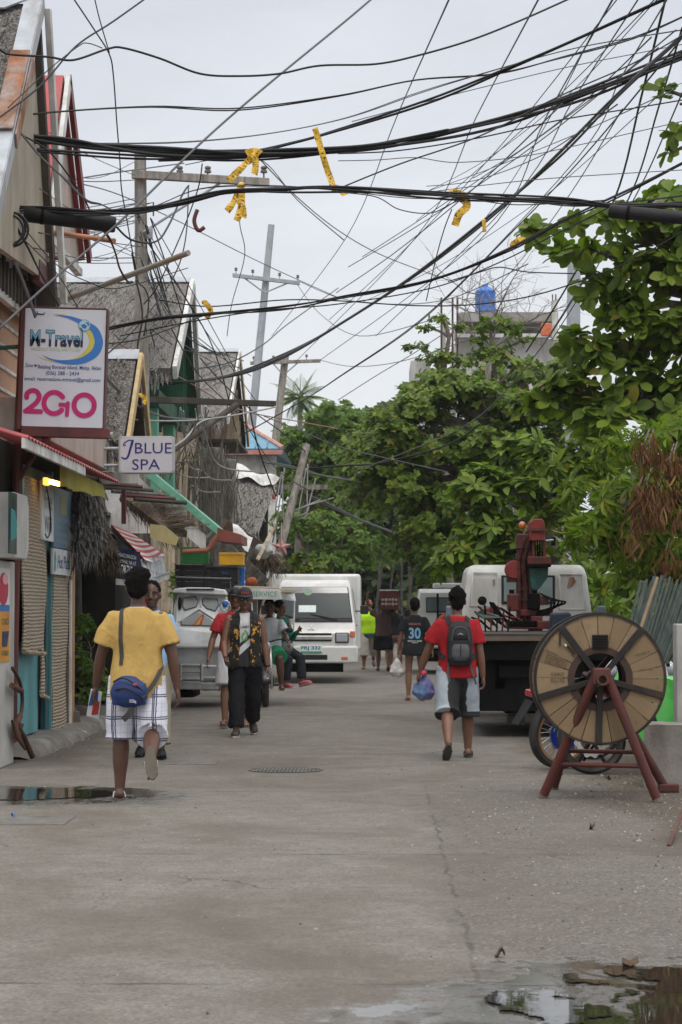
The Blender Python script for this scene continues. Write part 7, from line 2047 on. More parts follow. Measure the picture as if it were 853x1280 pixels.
fc = Face(c - v * .02 - Vec((0,.012,0)),u,v); mb = MB(); fc.put(mb,([(-.012,-.1),(.04,-.1),(.036,.01),(-.012,.0)],[(0,1,2,3)])); mb.build('red_print',flat('print_red',(.42,.04,.03)),pp,local=1)
x,y = W(190,760,21.9).x,21.9
p = Person('man in light blue shirt walking towards the camera, half hidden behind the yellow shirt',x,y,PI,1.70,'dark',legs=((16,3,6),(-12,3,14)),arms=((10,8,10,0),(-8,8,10,0)),vox=.009,fat=.84)
sh = p.shirt(cloth_mat('light_blue_cloth',(.26,.42,.62)),sleeve=.75,loose=.04,hem=-.15); p.shorts(cloth_mat('khaki_cloth',(.26,.23,.17)),end=1.9,g=.018,flare=.02,name='trousers'); p.hair(); p.shoes(M_BLACK,M_UNDER)
strap_on(p,sh,catmull([p.up(.1,.13,.05),p.up(.115,.13,.2),p.up(.125,.13,.33),p.up(.12,.08,.45),p.up(.115,0,.49)],6),.04).build('backpack_strap',M_BLACK,p.t,local=1)
x,y = place(306,920)
p = Person('man in cap and sunglasses with a black and yellow scarf and black trousers',x,y,PI + R(4),1.70,'mid',legs=((-14,1,26),(16,1,5)),arms=((0,10,8,0),(14,12,38,12)),vox=.0085,head=(0,-4),hand_curl=40)
def vest_mat():
 m,nt,b = new_mat('sport_shirt'); v = coords(nt,'Object'); sp = nt.nodes.new('ShaderNodeSeparateXYZ'); lk(nt,v,sp.inputs[0])
 a = nt.nodes.new('ShaderNodeMath'); a.operation = 'MULTIPLY_ADD'; lk(nt,sp.outputs[0],a.inputs[0]); a.inputs[1].default_value = .9; lk(nt,sp.outputs[2],a.inputs[2])
 c = ramp(nt,a.outputs[0],[(.0,(.016,.016,.018)),(1.0,(.016,.016,.018))])
 r_ = nt.nodes.new('ShaderNodeValToRGB'); r_.color_ramp.interpolation = 'CONSTANT'; el = r_.color_ramp.elements
 el[0].position = 0; el[0].color = (.016,.016,.018,1); el[1].position = .49; el[1].color = (.55,.55,.56,1)
 for ps,cc in ((.535,.02),(.555,.55)): e = el.new(ps); e.color = (cc,cc,cc,1)
 dv = nt.nodes.new('ShaderNodeMath'); dv.operation = 'DIVIDE'; lk(nt,a.outputs[0],dv.inputs[0]); dv.inputs[1].default_value = 2.0; lk(nt,dv.outputs[0],r_.inputs[0])
 lk(nt,r_.outputs[0],b.inputs['Base Color']); b.inputs['Roughness'].default_value = .85
 bump(nt,b,noise_tex(nt,v,12,4,.5,1),.3,.02); return m
sh = p.shirt(vest_mat(),hem=-.10,sleeve=0,loose=.03,name='sleeveless_shirt')
tr = p.shorts(cloth_mat('black_trouser',(.014,.014,.016),.3,.6),end=1.94,g=.016,flare=.018,name='trousers',disp=.012)
def scarf_mat():
 m,nt,b = new_mat('scarf_cloth'); v = coords(nt,'Object',scale=(1,.4,.7))
 n = noise_tex(nt,v,17,2,.5,.8); n2 = noise_tex(nt,v,60,2,.5,.5)
 f = mixc(nt,ramp(nt,n,[(.575,0),(.595,1)]),(0,0,0),ramp(nt,n2,[(.44,0),(.50,1)]))
 lk(nt,mixc(nt,f,(.012,.011,.011),(.58,.28,.03)),b.inputs['Base Color']); b.inputs['Roughness'].default_value = .9; return m
M_SCARF = scarf_mat()
sc = None
for sd in (-1,1):
 path = [p.up(sd * .02,-.075,.50),p.up(sd * .085,-.02,.52),p.up(sd * .11,.10,.42),p.up(sd * .115,.135,.28),p.up(sd * .12,.14,.12),p.up(sd * .125,.14,-.03),p.up(sd * .13,.14,-.10 - .05 * sd)]
 o = strap_on(p,sh,catmull(path,5),.125,.012).build('scarf',M_SCARF,p.t,local=1)
vs,fs = text_polys('LASSY',.04,bold=.001); p.decal(sh,'lettering',M_LETK,(fit(vs,w=.10,h=.03),fs),.36,back=False)
p.decal(sh,'print',flat('green_print',(.10,.36,.08)),stroke([(.0,.10),(.03,.06),(.02,.0),(-.02,-.02),(-.035,.03),(-.01,.07)],.018),.22,back=False)
p.cap(mat('navy_cap',(.025,.022,.028),.8),mat('cap_brim_dark',(.02,.018,.02),.7)); p.hair('short',.94)
fcm = MB()
for k in range(5): fcm.box(p.hd(-.036 + .018 * k,.088 - .004 * abs(k - 2),.188),(.011,.012,.026))
fcm.build('cap_lettering',flat('cap_red',(.42,.03,.03)),p.t,local=1)
mb = MB()
for sd in (-1,1): mb.ell(p.hd(sd * .034,.092,.120),(.030,.010,.020),p.HM.to_3x3()); mb.tube([p.hd(sd * .06,.085,.125),p.hd(sd * .085,.0,.12)],.004,6)
mb.tube([p.hd(-.02,.097,.125),p.hd(.02,.097,.125)],.004,6); mb.build('sunglasses',glass('dark_lens',(.008,.008,.009),.1),p.t,local=1,smooth=1)
p.shoes(mat('dark_shoe',(.04,.03,.026),.6),mat('pale_sole',(.4,.37,.31),.7))
MB().torus(p.J['arm',0][2],.031,.008,'Z',20,6).build('wristwatch',M_BLACK,p.t,local=1,smooth=1)
x,y = place(292,911)
p = Person('man in red shirt and white shorts mostly hidden behind the man in black',x,y + .3,PI,1.68,'mid',legs=((-4,3,12),(12,3,4)),arms=((4,8,10,0),(4,20,18,4)),vox=.010)
p.shirt(cloth_mat('red_cloth',(.38,.03,.036)),hem=-.10,sleeve=.7); p.shorts(cloth_mat('white_short',(.50,.50,.52)),end=.98,g=.03,flare=.03); p.cap(M_BLACK,M_BLACK); p.hair('short',.95); p.flipflops(M_FFSOLE,M_BLACK)
x,y = place(519,876)
p = Person('young person in black T-shirt numbered 30 and short pinkish shorts walking away',x,y,R(-2),1.61,'tan',legs=((5,2,4),(-4,3,8)),arms=((4,15,10,0),(-8,17,14,2)),woman=True,vox=.0095,hand_curl=55)
sh = p.shirt(cloth_mat('charcoal_jersey',(.022,.023,.026),.2,.45),hem=-.14,sleeve=.68,loose=.035,flare=.05); p.shorts(cloth_mat('pink_brown_short',(.17,.085,.085)),end=.34,g=.026,flare=.02); p.hair('tied'); p.flipflops(flat('pink_ff',(.34,.07,.08)),flat('pink_ff2',(.4,.1,.1)))
vs,fs = text_polys('30',1,bold=.03); p.decal(sh,'number_print',flat('number_blue',(.20,.42,.62)),(fit(vs,w=.19,h=.18),fs),.22)
vs,fs = text_polys('SINULOG',1,bold=.03); p.decal(sh,'lettering',flat('lettering_pink',(.42,.14,.16)),(fit(vs,w=.19,h=.035),fs),.375)
vs,fs = text_polys('TEAM BORACAY RUNNERS',1,bold=.02); p.decal(sh,'lettering',M_LETW,(fit(vs,w=.23,h=.022),fs),.09)
vs,fs = text_polys('AKLAN',1,bold=.02); p.decal(sh,'lettering',M_LETW,(fit(vs,w=.10,h=.016),fs),.063)
def carrier(label,px0,hand,m,m2,h,wd):
 t = thing('plastic_bag',label,'bag',tuple(hand))
 mb = MB(); top = hand + Vec((0,0,-.02))
 mb.rings([(top,.016,.016),(top + Vec((0,0,-.08)),.03,.025),(top + Vec((-.01,0,-h * .5)),wd * .75,wd * .5),(top + Vec((0,0,-h * .8)),wd,wd * .7),(top + Vec((0,0,-h)),wd * .55,wd * .4)],20)
 remesh(mb,.012,1,.018,14,(1,1,.7)).build('bag_film',m,t,smooth=1)
 if m2 is not None:
  mb = MB().ell(top + Vec((0,0,-h * .78)),(wd * .85,wd * .62,h * .19)); remesh(mb,.014,1,.012,20).build('contents',m2,t,smooth=1)
 return t
def wpt(p,q): return p.t.matrix_basis @ q
scene.view_layers[0].update()
pm = wpt(p,p.J['palm',0][0])
carrier('thin white plastic bag with pinkish food hanging from the left hand of person numbered 30',0,pm + Vec((0,0,.03)),mat('white_film',(.60,.56,.54),.3,var=.2,scale=16,bmp=.4,bscale=30),None,.36,.125)
x,y = place(572,948)
p = Person('man in red T-shirt with a black backpack walking away in grey and black long shorts',x,y,R(2),1.64,'mid',legs=((-16,3,22),(12,3,6)),arms=((8,24,14,0),(-6,10,14,0)),vox=.0078,hand_curl=50,ankle=(-6,None))
sh = p.shirt(cloth_mat('red_jersey',(.31,.016,.020),.1,.5),hem=-.10,sleeve=.72,loose=.03,flare=.045)
def panel_mat():
 m,nt,b = new_mat('panel_cloth'); v = coords(nt,'Object'); sp = nt.nodes.new('ShaderNodeSeparateXYZ'); lk(nt,v,sp.inputs[0])
 ab = nt.nodes.new('ShaderNodeMath'); ab.operation = 'ABSOLUTE'; lk(nt,sp.outputs[0],ab.inputs[0])
 n = noise_tex(nt,v,4.5,2,.5)
 a = nt.nodes.new('ShaderNodeMath'); a.operation = 'MULTIPLY_ADD'; lk(nt,n,a.inputs[0]); a.inputs[1].default_value = .16; lk(nt,ab.outputs[0],a.inputs[2])
 f = ramp(nt,a.outputs[0],[(.175,0),(.182,1)])
 bt = ramp(nt,sp.outputs[2],[(.455,1),(.46,0)])
 c = mixc(nt,f,(.012,.012,.013),(.34,.38,.42)); c = mixc(nt,bt,c,(.014,.014,.015))
 st_ = ramp(nt,sp.outputs[2],[(.845,0),(.85,.9),(.885,.9),(.89,0)]); c = mixc(nt,st_,c,(.26,.29,.32))
 lk(nt,c,b.inputs['Base Color']); b.inputs['Roughness'].default_value = .8
 bump(nt,b,noise_tex(nt,coords(nt,'Object',scale=(1,1,.5)),12,4,.5,1),.5,.03); return m
p.shorts(panel_mat(),top=.07,end=1.16,g=.034,flare=.04); p.hair('spiky',1.02); p.flipflops(mat('olive_sole',(.06,.06,.045),.8),M_BLACK)
bp = thing('backpack','black hydration backpack with grey pocket worn on the red T-shirt','backpack',(x,y,0),R(2))
M_BP = mat('backpack_black',(.016,.016,.018),.75,scale=9,bmp=.3,bscale=140); M_BPG = mat('backpack_grey',(.075,.075,.082),.7,scale=9,bmp=.3,bscale=140)
mb = MB(); mb.rings([(p.up(.015,-.17,.03),.10,.06,3),(p.up(.015,-.185,.10),.125,.075,3),(p.up(.015,-.18,.30),.125,.075,3),(p.up(.015,-.165,.42),.105,.06,3),(p.up(.015,-.15,.475),.06,.035,3)],24)
remesh(mb,.011,2,.003,15).build('pack_body',M_BP,bp,smooth=1,local=1,fixn=0)
mb = MB(); mb.rings([(p.up(.015,-.245,.075),.055,.025,2.5),(p.up(.015,-.255,.12),.085,.035,2.5),(p.up(.015,-.255,.20),.088,.035,2.5),(p.up(.015,-.25,.245),.07,.028,2.5)],20); remesh(mb,.010,2).build('front_pocket',M_BPG,bp,smooth=1,local=1,fixn=0)
mb = MB(); mb.rings([(p.up(.015,-.235,.29),.085,.03,3),(p.up(.015,-.24,.34),.08,.034,3),(p.up(.015,-.22,.405),.06,.028,3)],20); remesh(mb,.010,2).build('top_pocket',M_BP,bp,smooth=1,local=1,fixn=0)
MB().tube(catmull([p.up(-.07,-.262,.28),p.up(-.05,-.265,.39),p.up(.015,-.258,.42),p.up(.08,-.265,.39),p.up(.10,-.262,.28)],6),.006,6).build('piping',M_BPG,bp,local=1)
MB().tube([p.up(.015,-.293,.24),p.up(.015,-.295,.12)],.004,6).build('pocket_zip',M_BLACK,bp,local=1)
fc = Face(p.up(.015,-.282,.345),(1,0,0),(0,0,1)); mb = MB(); fc.put(mb,([(-.03,-.008),(0,.014),(.03,-.008),(.012,-.002),(0,.004),(-.012,-.002)],[(0,1,2,3,4,5)])); mb.build('badge',flat('badge_grey',(.4,.4,.42)),bp,local=1)
for sd in (-1,1):
 strap_on(p,sh,catmull([p.up(sd * .085,-.12,.44),p.up(sd * .10,-.03,.515),p.up(sd * .125,.08,.44),p.up(sd * .14,.10,.30),p.up(sd * .16,.0,.16),p.up(sd * .13,-.11,.10)],5),.05).build('shoulder_strap',M_BP,bp,local=1)
ribbon(catmull([p.up(-.10,-.15,.06),p.up(-.105,-.165,-.05),p.up(-.09,-.17,-.13)],5),.02,[Vec((0,-1,0))] * 11).build('dangling_strap',M_BPG,bp,local=1)
ribbon(catmull([p.up(.115,-.15,.06),p.up(.15,-.16,-.06),p.up(.18,-.15,-.16)],5),.02,[Vec((0,-1,0))] * 11).build('dangling_strap',M_BPG,bp,local=1)
scene.view_layers[0].update()
pm = wpt(p,p.J['palm',0][0])
t = carrier('blue and purple plastic bag held low in the left hand of man with black backpack',0,pm + Vec((.07,.03,.12)),mat('blue_film',(.05,.17,.25),.3,var=.4,scale=8,bmp=.4,bscale=30,dirt=(.18,.14,.36),dirt_amt=.5,dirt_scale=7),None,.30,.12)
MB().ell(pm + Vec((.06,-.05,.06)),(.03,.03,.03)).build('pink_cap',flat('pink_lid',(.6,.06,.12)),t,smooth=1)
x,y = place(479,839)
p = Person('porter in brown shirt and black shorts carrying a red crate on his shoulder',x,y,0,1.66,'mid',legs=((14,3,4),(-14,3,16)),arms=((150,42,45,30),(140,35,70,20)),vox=.011)
p.shirt(cloth_mat('brown_cloth',(.085,.055,.05)),hem=-.06,sleeve=.45,loose=.03); p.shorts(cloth_mat('black_short',(.014,.014,.016)),end=.92,g=.03,flare=.03); p.hair(); p.flipflops(M_FFSOLE,M_BLACK)
cr = thing('red_crate','dark red wooden crate of goods balanced on the porter\'s right shoulder','crate',(x + .2,y,1.42))
M_CRT = mat('crate_red_wood',(.16,.035,.03),.7,scale=5,bmp=.2,dirt=(.07,.03,.025),dirt_amt=.4)
mb = MB(); cx_,cy_,z0,z1 = x + .15,y - .02,1.46,1.92; hw = .215
for a in (-1,1):
 mb.bb((cx_ + a * hw,cy_ - hw,z0),(cx_ + a * (hw - .02),cy_ + hw,z1)); mb.bb((cx_ - hw,cy_ + a * hw,z0),(cx_ + hw,cy_ + a * (hw - .02),z1))
mb.bb((cx_ - hw,cy_ - hw,z0),(cx_ + hw,cy_ + hw,z0 + .02)); mb.build('crate_sides',M_CRT,cr)
MB().bb((cx_ - hw - .01,cy_ - hw - .012,z1 - .03),(cx_ + hw + .01,cy_ + hw + .01,z1)).build('rim',M_WHITEP,cr,bevel=.004)
for k in range(2):
 mb = MB()
 for j in range(5): mb.ell((cx_ - .16 + .08 * j,cy_ - hw - .008,z0 + .12 + .1 * k),(.036,.012,.03 + .01 * (j % 2)))
 mb.build('goods',mat('pale_goods',(.42,.34,.28),.6,var=.4,scale=30),cr,smooth=1)
x,y = W(461,800,54.5).x,54.5
p = Person('man in neon lime shirt and white trousers partly hidden by the van and porter',x,y,PI,1.68,'mid',legs=((-20,3,30),(14,3,6)),arms=((0,14,20,0),(0,18,20,0)),vox=.011)
p.shirt(cloth_mat('lime_cloth',(.50,.85,.03)),hem=.12,sleeve=.8,g=.02); p.shirt(cloth_mat('green_blue_cloth',(.03,.10,.09)),hem=-.12,sleeve=0,g=.012,name='undershirt'); p.shorts(cloth_mat('cream_cloth',(.44,.40,.35)),end=1.4,g=.03,flare=.03,name='trousers'); p.cap(flat('orange_cap',(.30,.08,.04)),flat('orange_cap2',(.3,.09,.05))); p.hair('short',.95); p.flipflops(M_FFSOLE,M_BLACK)
x,y = W(495,800,54).x,54
p = Person('person in black top and pink shorts just right of the porter with the red crate',x,y,0,1.60,'tan',legs=((8,3,6),(-8,3,10)),arms=((40,10,60,10),(10,14,20,0)),woman=True,vox=.011)
p.shirt(M_BLACK,hem=-.02,sleeve=.4); p.shorts(cloth_mat('pink_cloth',(.36,.20,.19)),end=.4); p.hair('tied'); p.flipflops(M_FFSOLE,M_BLACK)
# motorcycles
def motorcycle(name,label,loc,rz,body,accent,rim,wr=.29,ln=1.25,fairing=False,disc=True,group=None,lean=0,wheels_w=.09,spoked=True):
 """local: forward +Y, rear axle at origin y=0"""
 t = thing(name,label,'motorcycle',loc,rz,group)
 t.rotation_euler = (0,lean,rz)
 L = dict(local=1)
 def wheel(y,w_,fr):
  wv = thing('wheel',None,None,(0,y,wr)); wv.parent = t
  mb = MB().lathe([(wr * .80,-w_ * .4),(wr * .92,-w_ / 2),(wr,-w_ * .2),(wr,w_ * .2),(wr * .92,w_ / 2),(wr * .80,w_ * .4),(wr * .8,-w_ * .4)],(0,0,0),'X',40); mb.build('tyre',M_TYRE,wv,smooth='auto',local=1)
  MB().lathe([(wr * .74,-w_ * .38),(wr * .81,-w_ * .42),(wr * .81,w_ * .42),(wr * .74,w_ * .38),(wr * .74,-w_ * .38)],(0,0,0),'X',40).build('rim',rim,wv,smooth='auto',local=1)
  MB().cyl((-w_ * .5,0,0),(w_ * .5,0,0),.035,12).build('hub',M_ALU,wv,local=1)
  mb = MB()
  n = 28 if spoked else 6
  for k in range(n):
   a = 2 * PI * k / n; b_ = a + (.35 if k % 2 else -.35) * (1 if spoked else 0)
   mb.cyl(((.03 if k % 2 else -.03),.03 * math.cos(b_),.03 * math.sin(b_)),(0,wr * .76 * math.cos(a),wr * .76 * math.sin(a)),.0035 if spoked else .016,5)
  mb.build('spokes',rim if not spoked else M_CHROME,wv,local=1)
  if disc:
   vs = []; n = 48; mb = MB(); x0 = -.06 if fr else .06
   for k in range(n):
    a = 2 * PI * k / n; ro = wr * .50 * (1 + .06 * (1 if (k // 2) % 2 else -1)); ri = wr * .34
    for r_ in (ri,ro):
     for dx in (-.002,.002): vs.append((x0 + dx,r_ * math.cos(a),r_ * math.sin(a)))
   fs = []
   for k in range(n):
    a,b_ = 4 * k,4 * ((k + 1) % n)
    fs += [(a,a + 2,b_ + 2,b_),(a + 1,b_ + 1,b_ + 3,a + 3),(a + 2,a + 3,b_ + 3,b_ + 2),(a,b_,b_ + 1,a + 1)]
   mb.add(vs,fs); mb.build('brake_disc',M_CHROME,wv,local=1)
  return wv
 wheel(0,wheels_w * 1.15,False); wheel(ln,wheels_w,True)
 for sd in (-1,1):
  MB().tube([(sd * .085,ln,wr),(sd * .08,ln - .19,.72),(sd * .07,ln - .27,.92)],[.026,.022,.02],10).build('fork',M_ALU if not fairing else M_BLACK,t,smooth=1,**L)
  MB().box((sd * .075,.22,wr + .06),(.03,.5,.05),(R(8),0,0)).build('swing_arm',M_UNDER,t,bevel=.008,**L)
  MB().tube(catmull([(sd * .02,ln - .28,.95),(sd * .2,ln - .32,1.0),(sd * .34,ln - .42,.99)],5),.012,8).build('handlebar',M_BLACK,t,smooth=1,**L)
  MB().cyl((sd * .27,ln - .38,.995),(sd * .36,ln - .43,.985),.018,10).build('grip',M_BLACK,t,**L)
  m_ = MB().ell((sd * .36,ln - .34,1.14),(.06,.012,.04)).build('mirror',M_BLACK,t,smooth=1,**L); MB().cyl((sd * .26,ln - .36,1.0),(sd * .35,ln - .34,1.12),.006,6).build('mirror_stem',M_BLACK,m_,**L)
  MB().tube([(sd * .10,.14,.70),(sd * .12,.20,wr + .12)],.02,8).build('shock_absorber',M_CHROME,t,**L)
  MB().cyl((sd * .10,.42,.30),(sd * .22,.42,.30),.014,8).build('foot_peg',M_BLACK,t,**L)
 mb = MB().tube([(0,ln - .22,.78),(0,ln - .52,.62),(0,.48,.52),(0,.10,.68)],.028,8).tube([(0,ln - .22,.74),(0,ln - .40,.40),(0,.52,.30)],.024,8); mb.build('frame',M_UNDER,t,smooth=1,**L)
 mb = MB().box((0,.62,.40),(.22,.30,.26)).cyl((0,.74,.46),(0,.84,.62),.075,14).cyl((-.14,.56,.36),(.14,.56,.36),.09,16); mb.build('engine',mat('engine_alloy',(.12,.12,.12),.45,.6,scale=12,bmp=.3,dirt=(.04,.035,.03),dirt_amt=.4),t,bevel=.02,**L)
 mb = MB().rings([((0,.55,.66),.10,.16,2.5),((0,.66,.74),.13,.24,2.5),((0,.68,.82),.12,.22,2.5),((0,.70,.87),.06,.12,2.5)],20); remesh(mb,.02,2).build('fuel_tank',body,t,smooth=1,**L)
 mb = MB().rings([((0,.22,.72),.11,.34,3),((0,.20,.78),.12,.35,3),((0,.20,.82),.09,.30,3)],20); remesh(mb,.02,2).build('seat',mat('seat_vinyl',(.015,.015,.016),.5,bmp=.2,bscale=90),t,smooth=1,**L)
 MB().grid((-.09,-.34,.70),(.09,-.34,.70),(.07,.28,.74),(-.07,.28,.74),6,8,lambda u,v,p: p + Vec((0,0,.05 * math.sin(PI * u)))).build('tail_cowl',body,t,smooth=1,**L).modifiers.new('s','SOLIDIFY').thickness = .02
 MB().box((0,-.36,.70),(.12,.03,.06)).build('tail_light',M_REDL,t,bevel=.012,**L)
 MB().prism([(-.07,-.36,.64),(.07,-.36,.64),(.06,-.50,.42),(-.06,-.50,.42)],(0,.008,-.006)).build('mudflap',M_BLACK,t,bevel=.004,**L)
 mb = MB();
 for (yc,ra,a0,a1) in ((ln,wr + .045,20,165),):
  vs = []
  for k in range(11):
   a = R(a0 + (a1 - a0) * k / 10)
   for u in (-1,-.5,0,.5,1): vs.append((u * .075,yc - ra * math.cos(a),wr + ra * math.sin(a) - .02 * u * u))
  mb.add(vs,[(i * 5 + j,i * 5 + j + 1,i * 5 + 6 + j,i * 5 + 5 + j) for i in range(10) for j in range(4)])
 mb.build('mudguard',body,t,smooth=1,**L).modifiers.new('s','SOLIDIFY').thickness = .008
 MB().lathe([(0,-.26),(.035,-.26),(.045,-.22),(.045,.18),(.03,.24),(.02,.3),(0,.3)],(.17,.02,wr + .16),'Y',18,rot=Euler((R(-14),0,0)).to_matrix()).build('exhaust',M_CHROME,t,smooth='auto',**L)
 MB().tube(catmull([(.15,.28,.36),(.14,.5,.26),(.08,.75,.30),(.04,.86,.5)],6),.022,8).build('exhaust_pipe',M_CHROME,t,smooth=1,**L)
 hl = MB().ell((0,ln - .17,.90),(.085,.06,.08)).build('headlight',M_CLEAR,t,smooth=1,**L)
 if fairing:
  for sd in (-1,1):
   pts = [(sd * .17,.40,.40),(sd * .18,.36,.62),(sd * .17,.46,.84)][:0] + [(sd * .17,.44,.36),(sd * .19,.62,.24),(sd * .19,.95,.30),(sd * .18,1.08,.55),(sd * .14,1.14,.78),(sd * .10,1.02,.98),(sd * .15,.80,.90),(sd * .17,.50,.80),(sd * .17,.40,.62)]
   MB().prism(pts,(sd * .02,0,0)).build('side_fairing',body,t,bevel=.012,**L)
   MB().prism([(sd * .195,.72,.42),(sd * .215,.92,.40),(sd * .20,1.0,.55),(sd * .195,.78,.60)],(sd * .01,0,0)).build('fairing_panel',accent,t,bevel=.006,**L)
   MB().prism([(sd * .16,.66,.76),(sd * .185,.86,.72),(sd * .17,1.0,.80),(sd * .13,.9,.9)],(sd * .02,0,0)).build('tank_panel',accent,t,bevel=.006,**L)
  MB().grid((-.09,1.02,.96),(.09,1.02,.96),(.06,.86,1.14),(-.06,.86,1.14),6,4,lambda u,v,p: p + Vec((0,.05 * math.sin(PI * u),0))).build('windshield',glass('smoke_screen',(.03,.03,.035),.05),t,smooth=1,**L).modifiers.new('s','SOLIDIFY').thickness = .005
 MB().tube([(-.1,.5,.28),(-.24,.42,.02)],.012,6).build('side_stand',M_UNDER,t,**L)
 return t
M_GREENB = mat('bike_green',(.07,.40,.06),.3,scale=4,bmp=0,coat=.5); M_REDB = mat('bike_red',(.40,.03,.03),.35,scale=4,bmp=0,coat=.4)
M_GOLD = mat('gold_rim',(.42,.24,.11),.35,.7,bmp=0); M_BLUEH = mat('blue_anodised',(.02,.05,.42),.35,.4,bmp=0)
q = G(697,959)
motorcycle('trail_motorcycle','parked trail motorcycle with gold-rimmed rear wheel, silver exhaust and red trim, behind the reel',(q.x,20.55,0),R(-62),M_REDB,M_BLACK,M_GOLD,wr=.33,ln=1.32,lean=R(6))
tb = bpy.data.objects['trail_motorcycle']
h = MB().lathe([(.09,.05),(.15,.05),(.15,.075),(.09,.075),(.09,.05)],(0,0,.33),'X',30); h.build('blue_hub',M_BLUEH,tb,local=1)
q = G(737,966)
motorcycle('sport_motorcycle','parked bright green sport motorcycle with wavy front brake disc, behind the red stand',(q.x + 1.30,19.75,0),R(86),M_GREENB,M_BLACK,M_BLACK,wr=.30,ln=1.30,fairing=True,spoked=False,lean=R(4))
motorcycle('parked_motorcycle','dark parked motorcycle whose red tail sticks out just right of the reel',(W(836,800,21.2).x + .5,21.4,0),R(70),M_REDB,M_BLACK,M_ALU,wr=.29,ln=1.25,lean=R(5))
# tricycle: motorbike with white sidecar
def tricycle():
 Yf = 33.4
 t = thing('tricycle','white motor tricycle with chrome front bars, roof rack of crates and a lettered roof board','tricycle',(W(265,860,Yf).x,Yf,0))
 M_TWH = mat('sidecar_white',(.76,.77,.77),.35,scale=2.5,bmp=.03,dirt=(.42,.41,.38),dirt_amt=.25,coat=.2); M_SIL = mat('sidecar_silver',(.44,.45,.45),.45,.2,scale=3,bmp=.05,dirt=(.22,.21,.19),dirt_amt=.3)
 def P(px,py,dy=0):
  q = W(px,py,Yf); return Vec((q.x,Yf + dy,q.z))
 secs = [(0.00,[(217,862),(288,862),(288,800),(281,795),(222,795),(216,800)]),]
 MB().prism([P(217,852),P(286,852),P(287,812),P(285,806),P(219,806),P(216,812)],(0,1.9,0)).build('lower_body',M_SIL,t,bevel=.03,seg=3)
 mb = MB()
 a = [P(214,810,-.06),P(288,810,-.06),P(286,793,-.05),P(282,784,.06),P(219,784,.06),P(215,793,-.05)]
 mb.prism(a,(0,.35,0)); mb.build('nose_panel',M_TWH,t,bevel=.03,seg=3)
 MB().prism([P(214,790,.04),P(287,790,.04),P(281,745,.22),P(275,738,.26),P(224,738,.26),P(217,745,.22)],(0,1.6,0)).build('shell',M_TWH,t,bevel=.035,seg=3)
 MB().prism([P(213,741,.1),P(284,744,.1),P(281,737,.1),P(262,734.5,.1),P(235,734,.1),P(217,736,.1)],(0,1.9,0)).build('roof',M_TWH,t,bevel=.02,seg=3)
 def onf(px,py,l=0):
  v_ = (790 - py) / 45.0; return P(px,py,.04 + .18 * v_ - l)
 def pane(nm,pts,l=.004,m=None,par=None):
  return MB().prism([onf(a_,b_,l) for a_,b_ in pts],(0,-.012,0)).build(nm,m,par or t,bevel=.012,seg=3)
 M_SEAL = flat('grey_seal',(.13,.135,.14)); GL = glass('sidecar_glass',(.36,.38,.38),.12)
 for pts in ([(228,748),(243,746),(246,752),(244,758),(231,762),(228,758)],[(253,749),(270,749),(272,756),(268,763),(258,760),(253,755)]):
  cx_ = sum(q[0] for q in pts) / 6; cy_ = sum(q[1] for q in pts) / 6
  g = pane('window_seal',[(cx_ + (a_ - cx_) * 1.14,cy_ + (b_ - cy_) * 1.18) for a_,b_ in pts],.0,M_SEAL); pane('front_window',pts,.010,GL,g)
 pts = [(227,781),(227,776),(248,764),(267,776),(267,782)]; cx_,cy_ = 247,775
 g = pane('window_seal',[(cx_ + (a_ - cx_) * 1.08,cy_ + (b_ - cy_) * 1.14) for a_,b_ in pts],.0,M_SEAL); g2 = pane('front_window',pts,.010,GL,g)
 for k,c in enumerate(((.6,.12,.03),(.55,.40,.05),(.5,.06,.05))):
  MB().slab([onf(241 + 4 * k,781,.026),onf(244 + 4 * k,781,.026),onf(254 + .6 * k,768,.026),onf(252 + .6 * k,768,.026)],.003).build('flame_sticker',flat('flame_%s' % 'abc'[k],c),g2)
 for pts in ([(224,777),(248,761)],[(248,761),(273,777)],[(250,738),(250,758)]):
  MB().cyl(onf(*pts[0],.012),onf(*pts[1],.012),.012,8).build('body_ridge',M_TWH,t)
 MB().box(P(250,736.6,.09),(.42,.01,.025)).build('roof_lettering',flat('dull_black',(.03,.03,.03)),t)
 for a_,b_ in (((213,785,.1),(214,744,.2)),((219,800,.0),(221,744,.2))): MB().cyl(P(*a_),P(*b_),.014,8).build('stay',M_TWH,t)
 MB().ell(P(224,754,.15),(.03,.05,.10)).build('side_mirror',M_BLACK,t,smooth=1); MB().ell(P(281,755,.1),(.045,.03,.055)).build('blue_lamp',mat('blue_lamp',(.03,.14,.45),.3),t,smooth=1); MB().torus(P(281,757,.1),.075,.012,'Y',20,6).build('lamp_ring',M_CHROME,t,smooth=1)
 mb = MB()
 for z in (832,846): mb.tube([P(217,z,-.22),P(273,z + 1,-.22)],.026,10)
 for z in (831,839,848): mb.tube([P(229,z,-.27),P(253,z,-.27)],.02,10)
 for x in (228,254): mb.tube([P(x,829,-.27),P(x,850,-.27)],.028,10)
 mb.build('bumper_bars',M_CHROME,t,smooth='auto')
 MB().prism([P(219,852,-.25),P(274,853,-.25),P(274,862,-.25),P(222,861,-.25)],(0,.2,0)).build('bumper_plate',M_SIL,t,bevel=.015)
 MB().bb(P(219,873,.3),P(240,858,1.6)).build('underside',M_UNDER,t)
 for (px,py,dy) in ((205,864,.7),):
  q = P(px,py,dy); road_wheel(t,(q.x,q.y,.27),.27,.10,.6)
 MB().prism([P(290,738,.2),P(364,741,.2),P(364,736,.2),P(340,733.5,.2),P(292,732,.2)],(0,2.0,0)).build('rider_roof',mat('tan_roof',(.42,.36,.27),.6,scale=4,dirt=(.3,.26,.2)),t,bevel=.01)
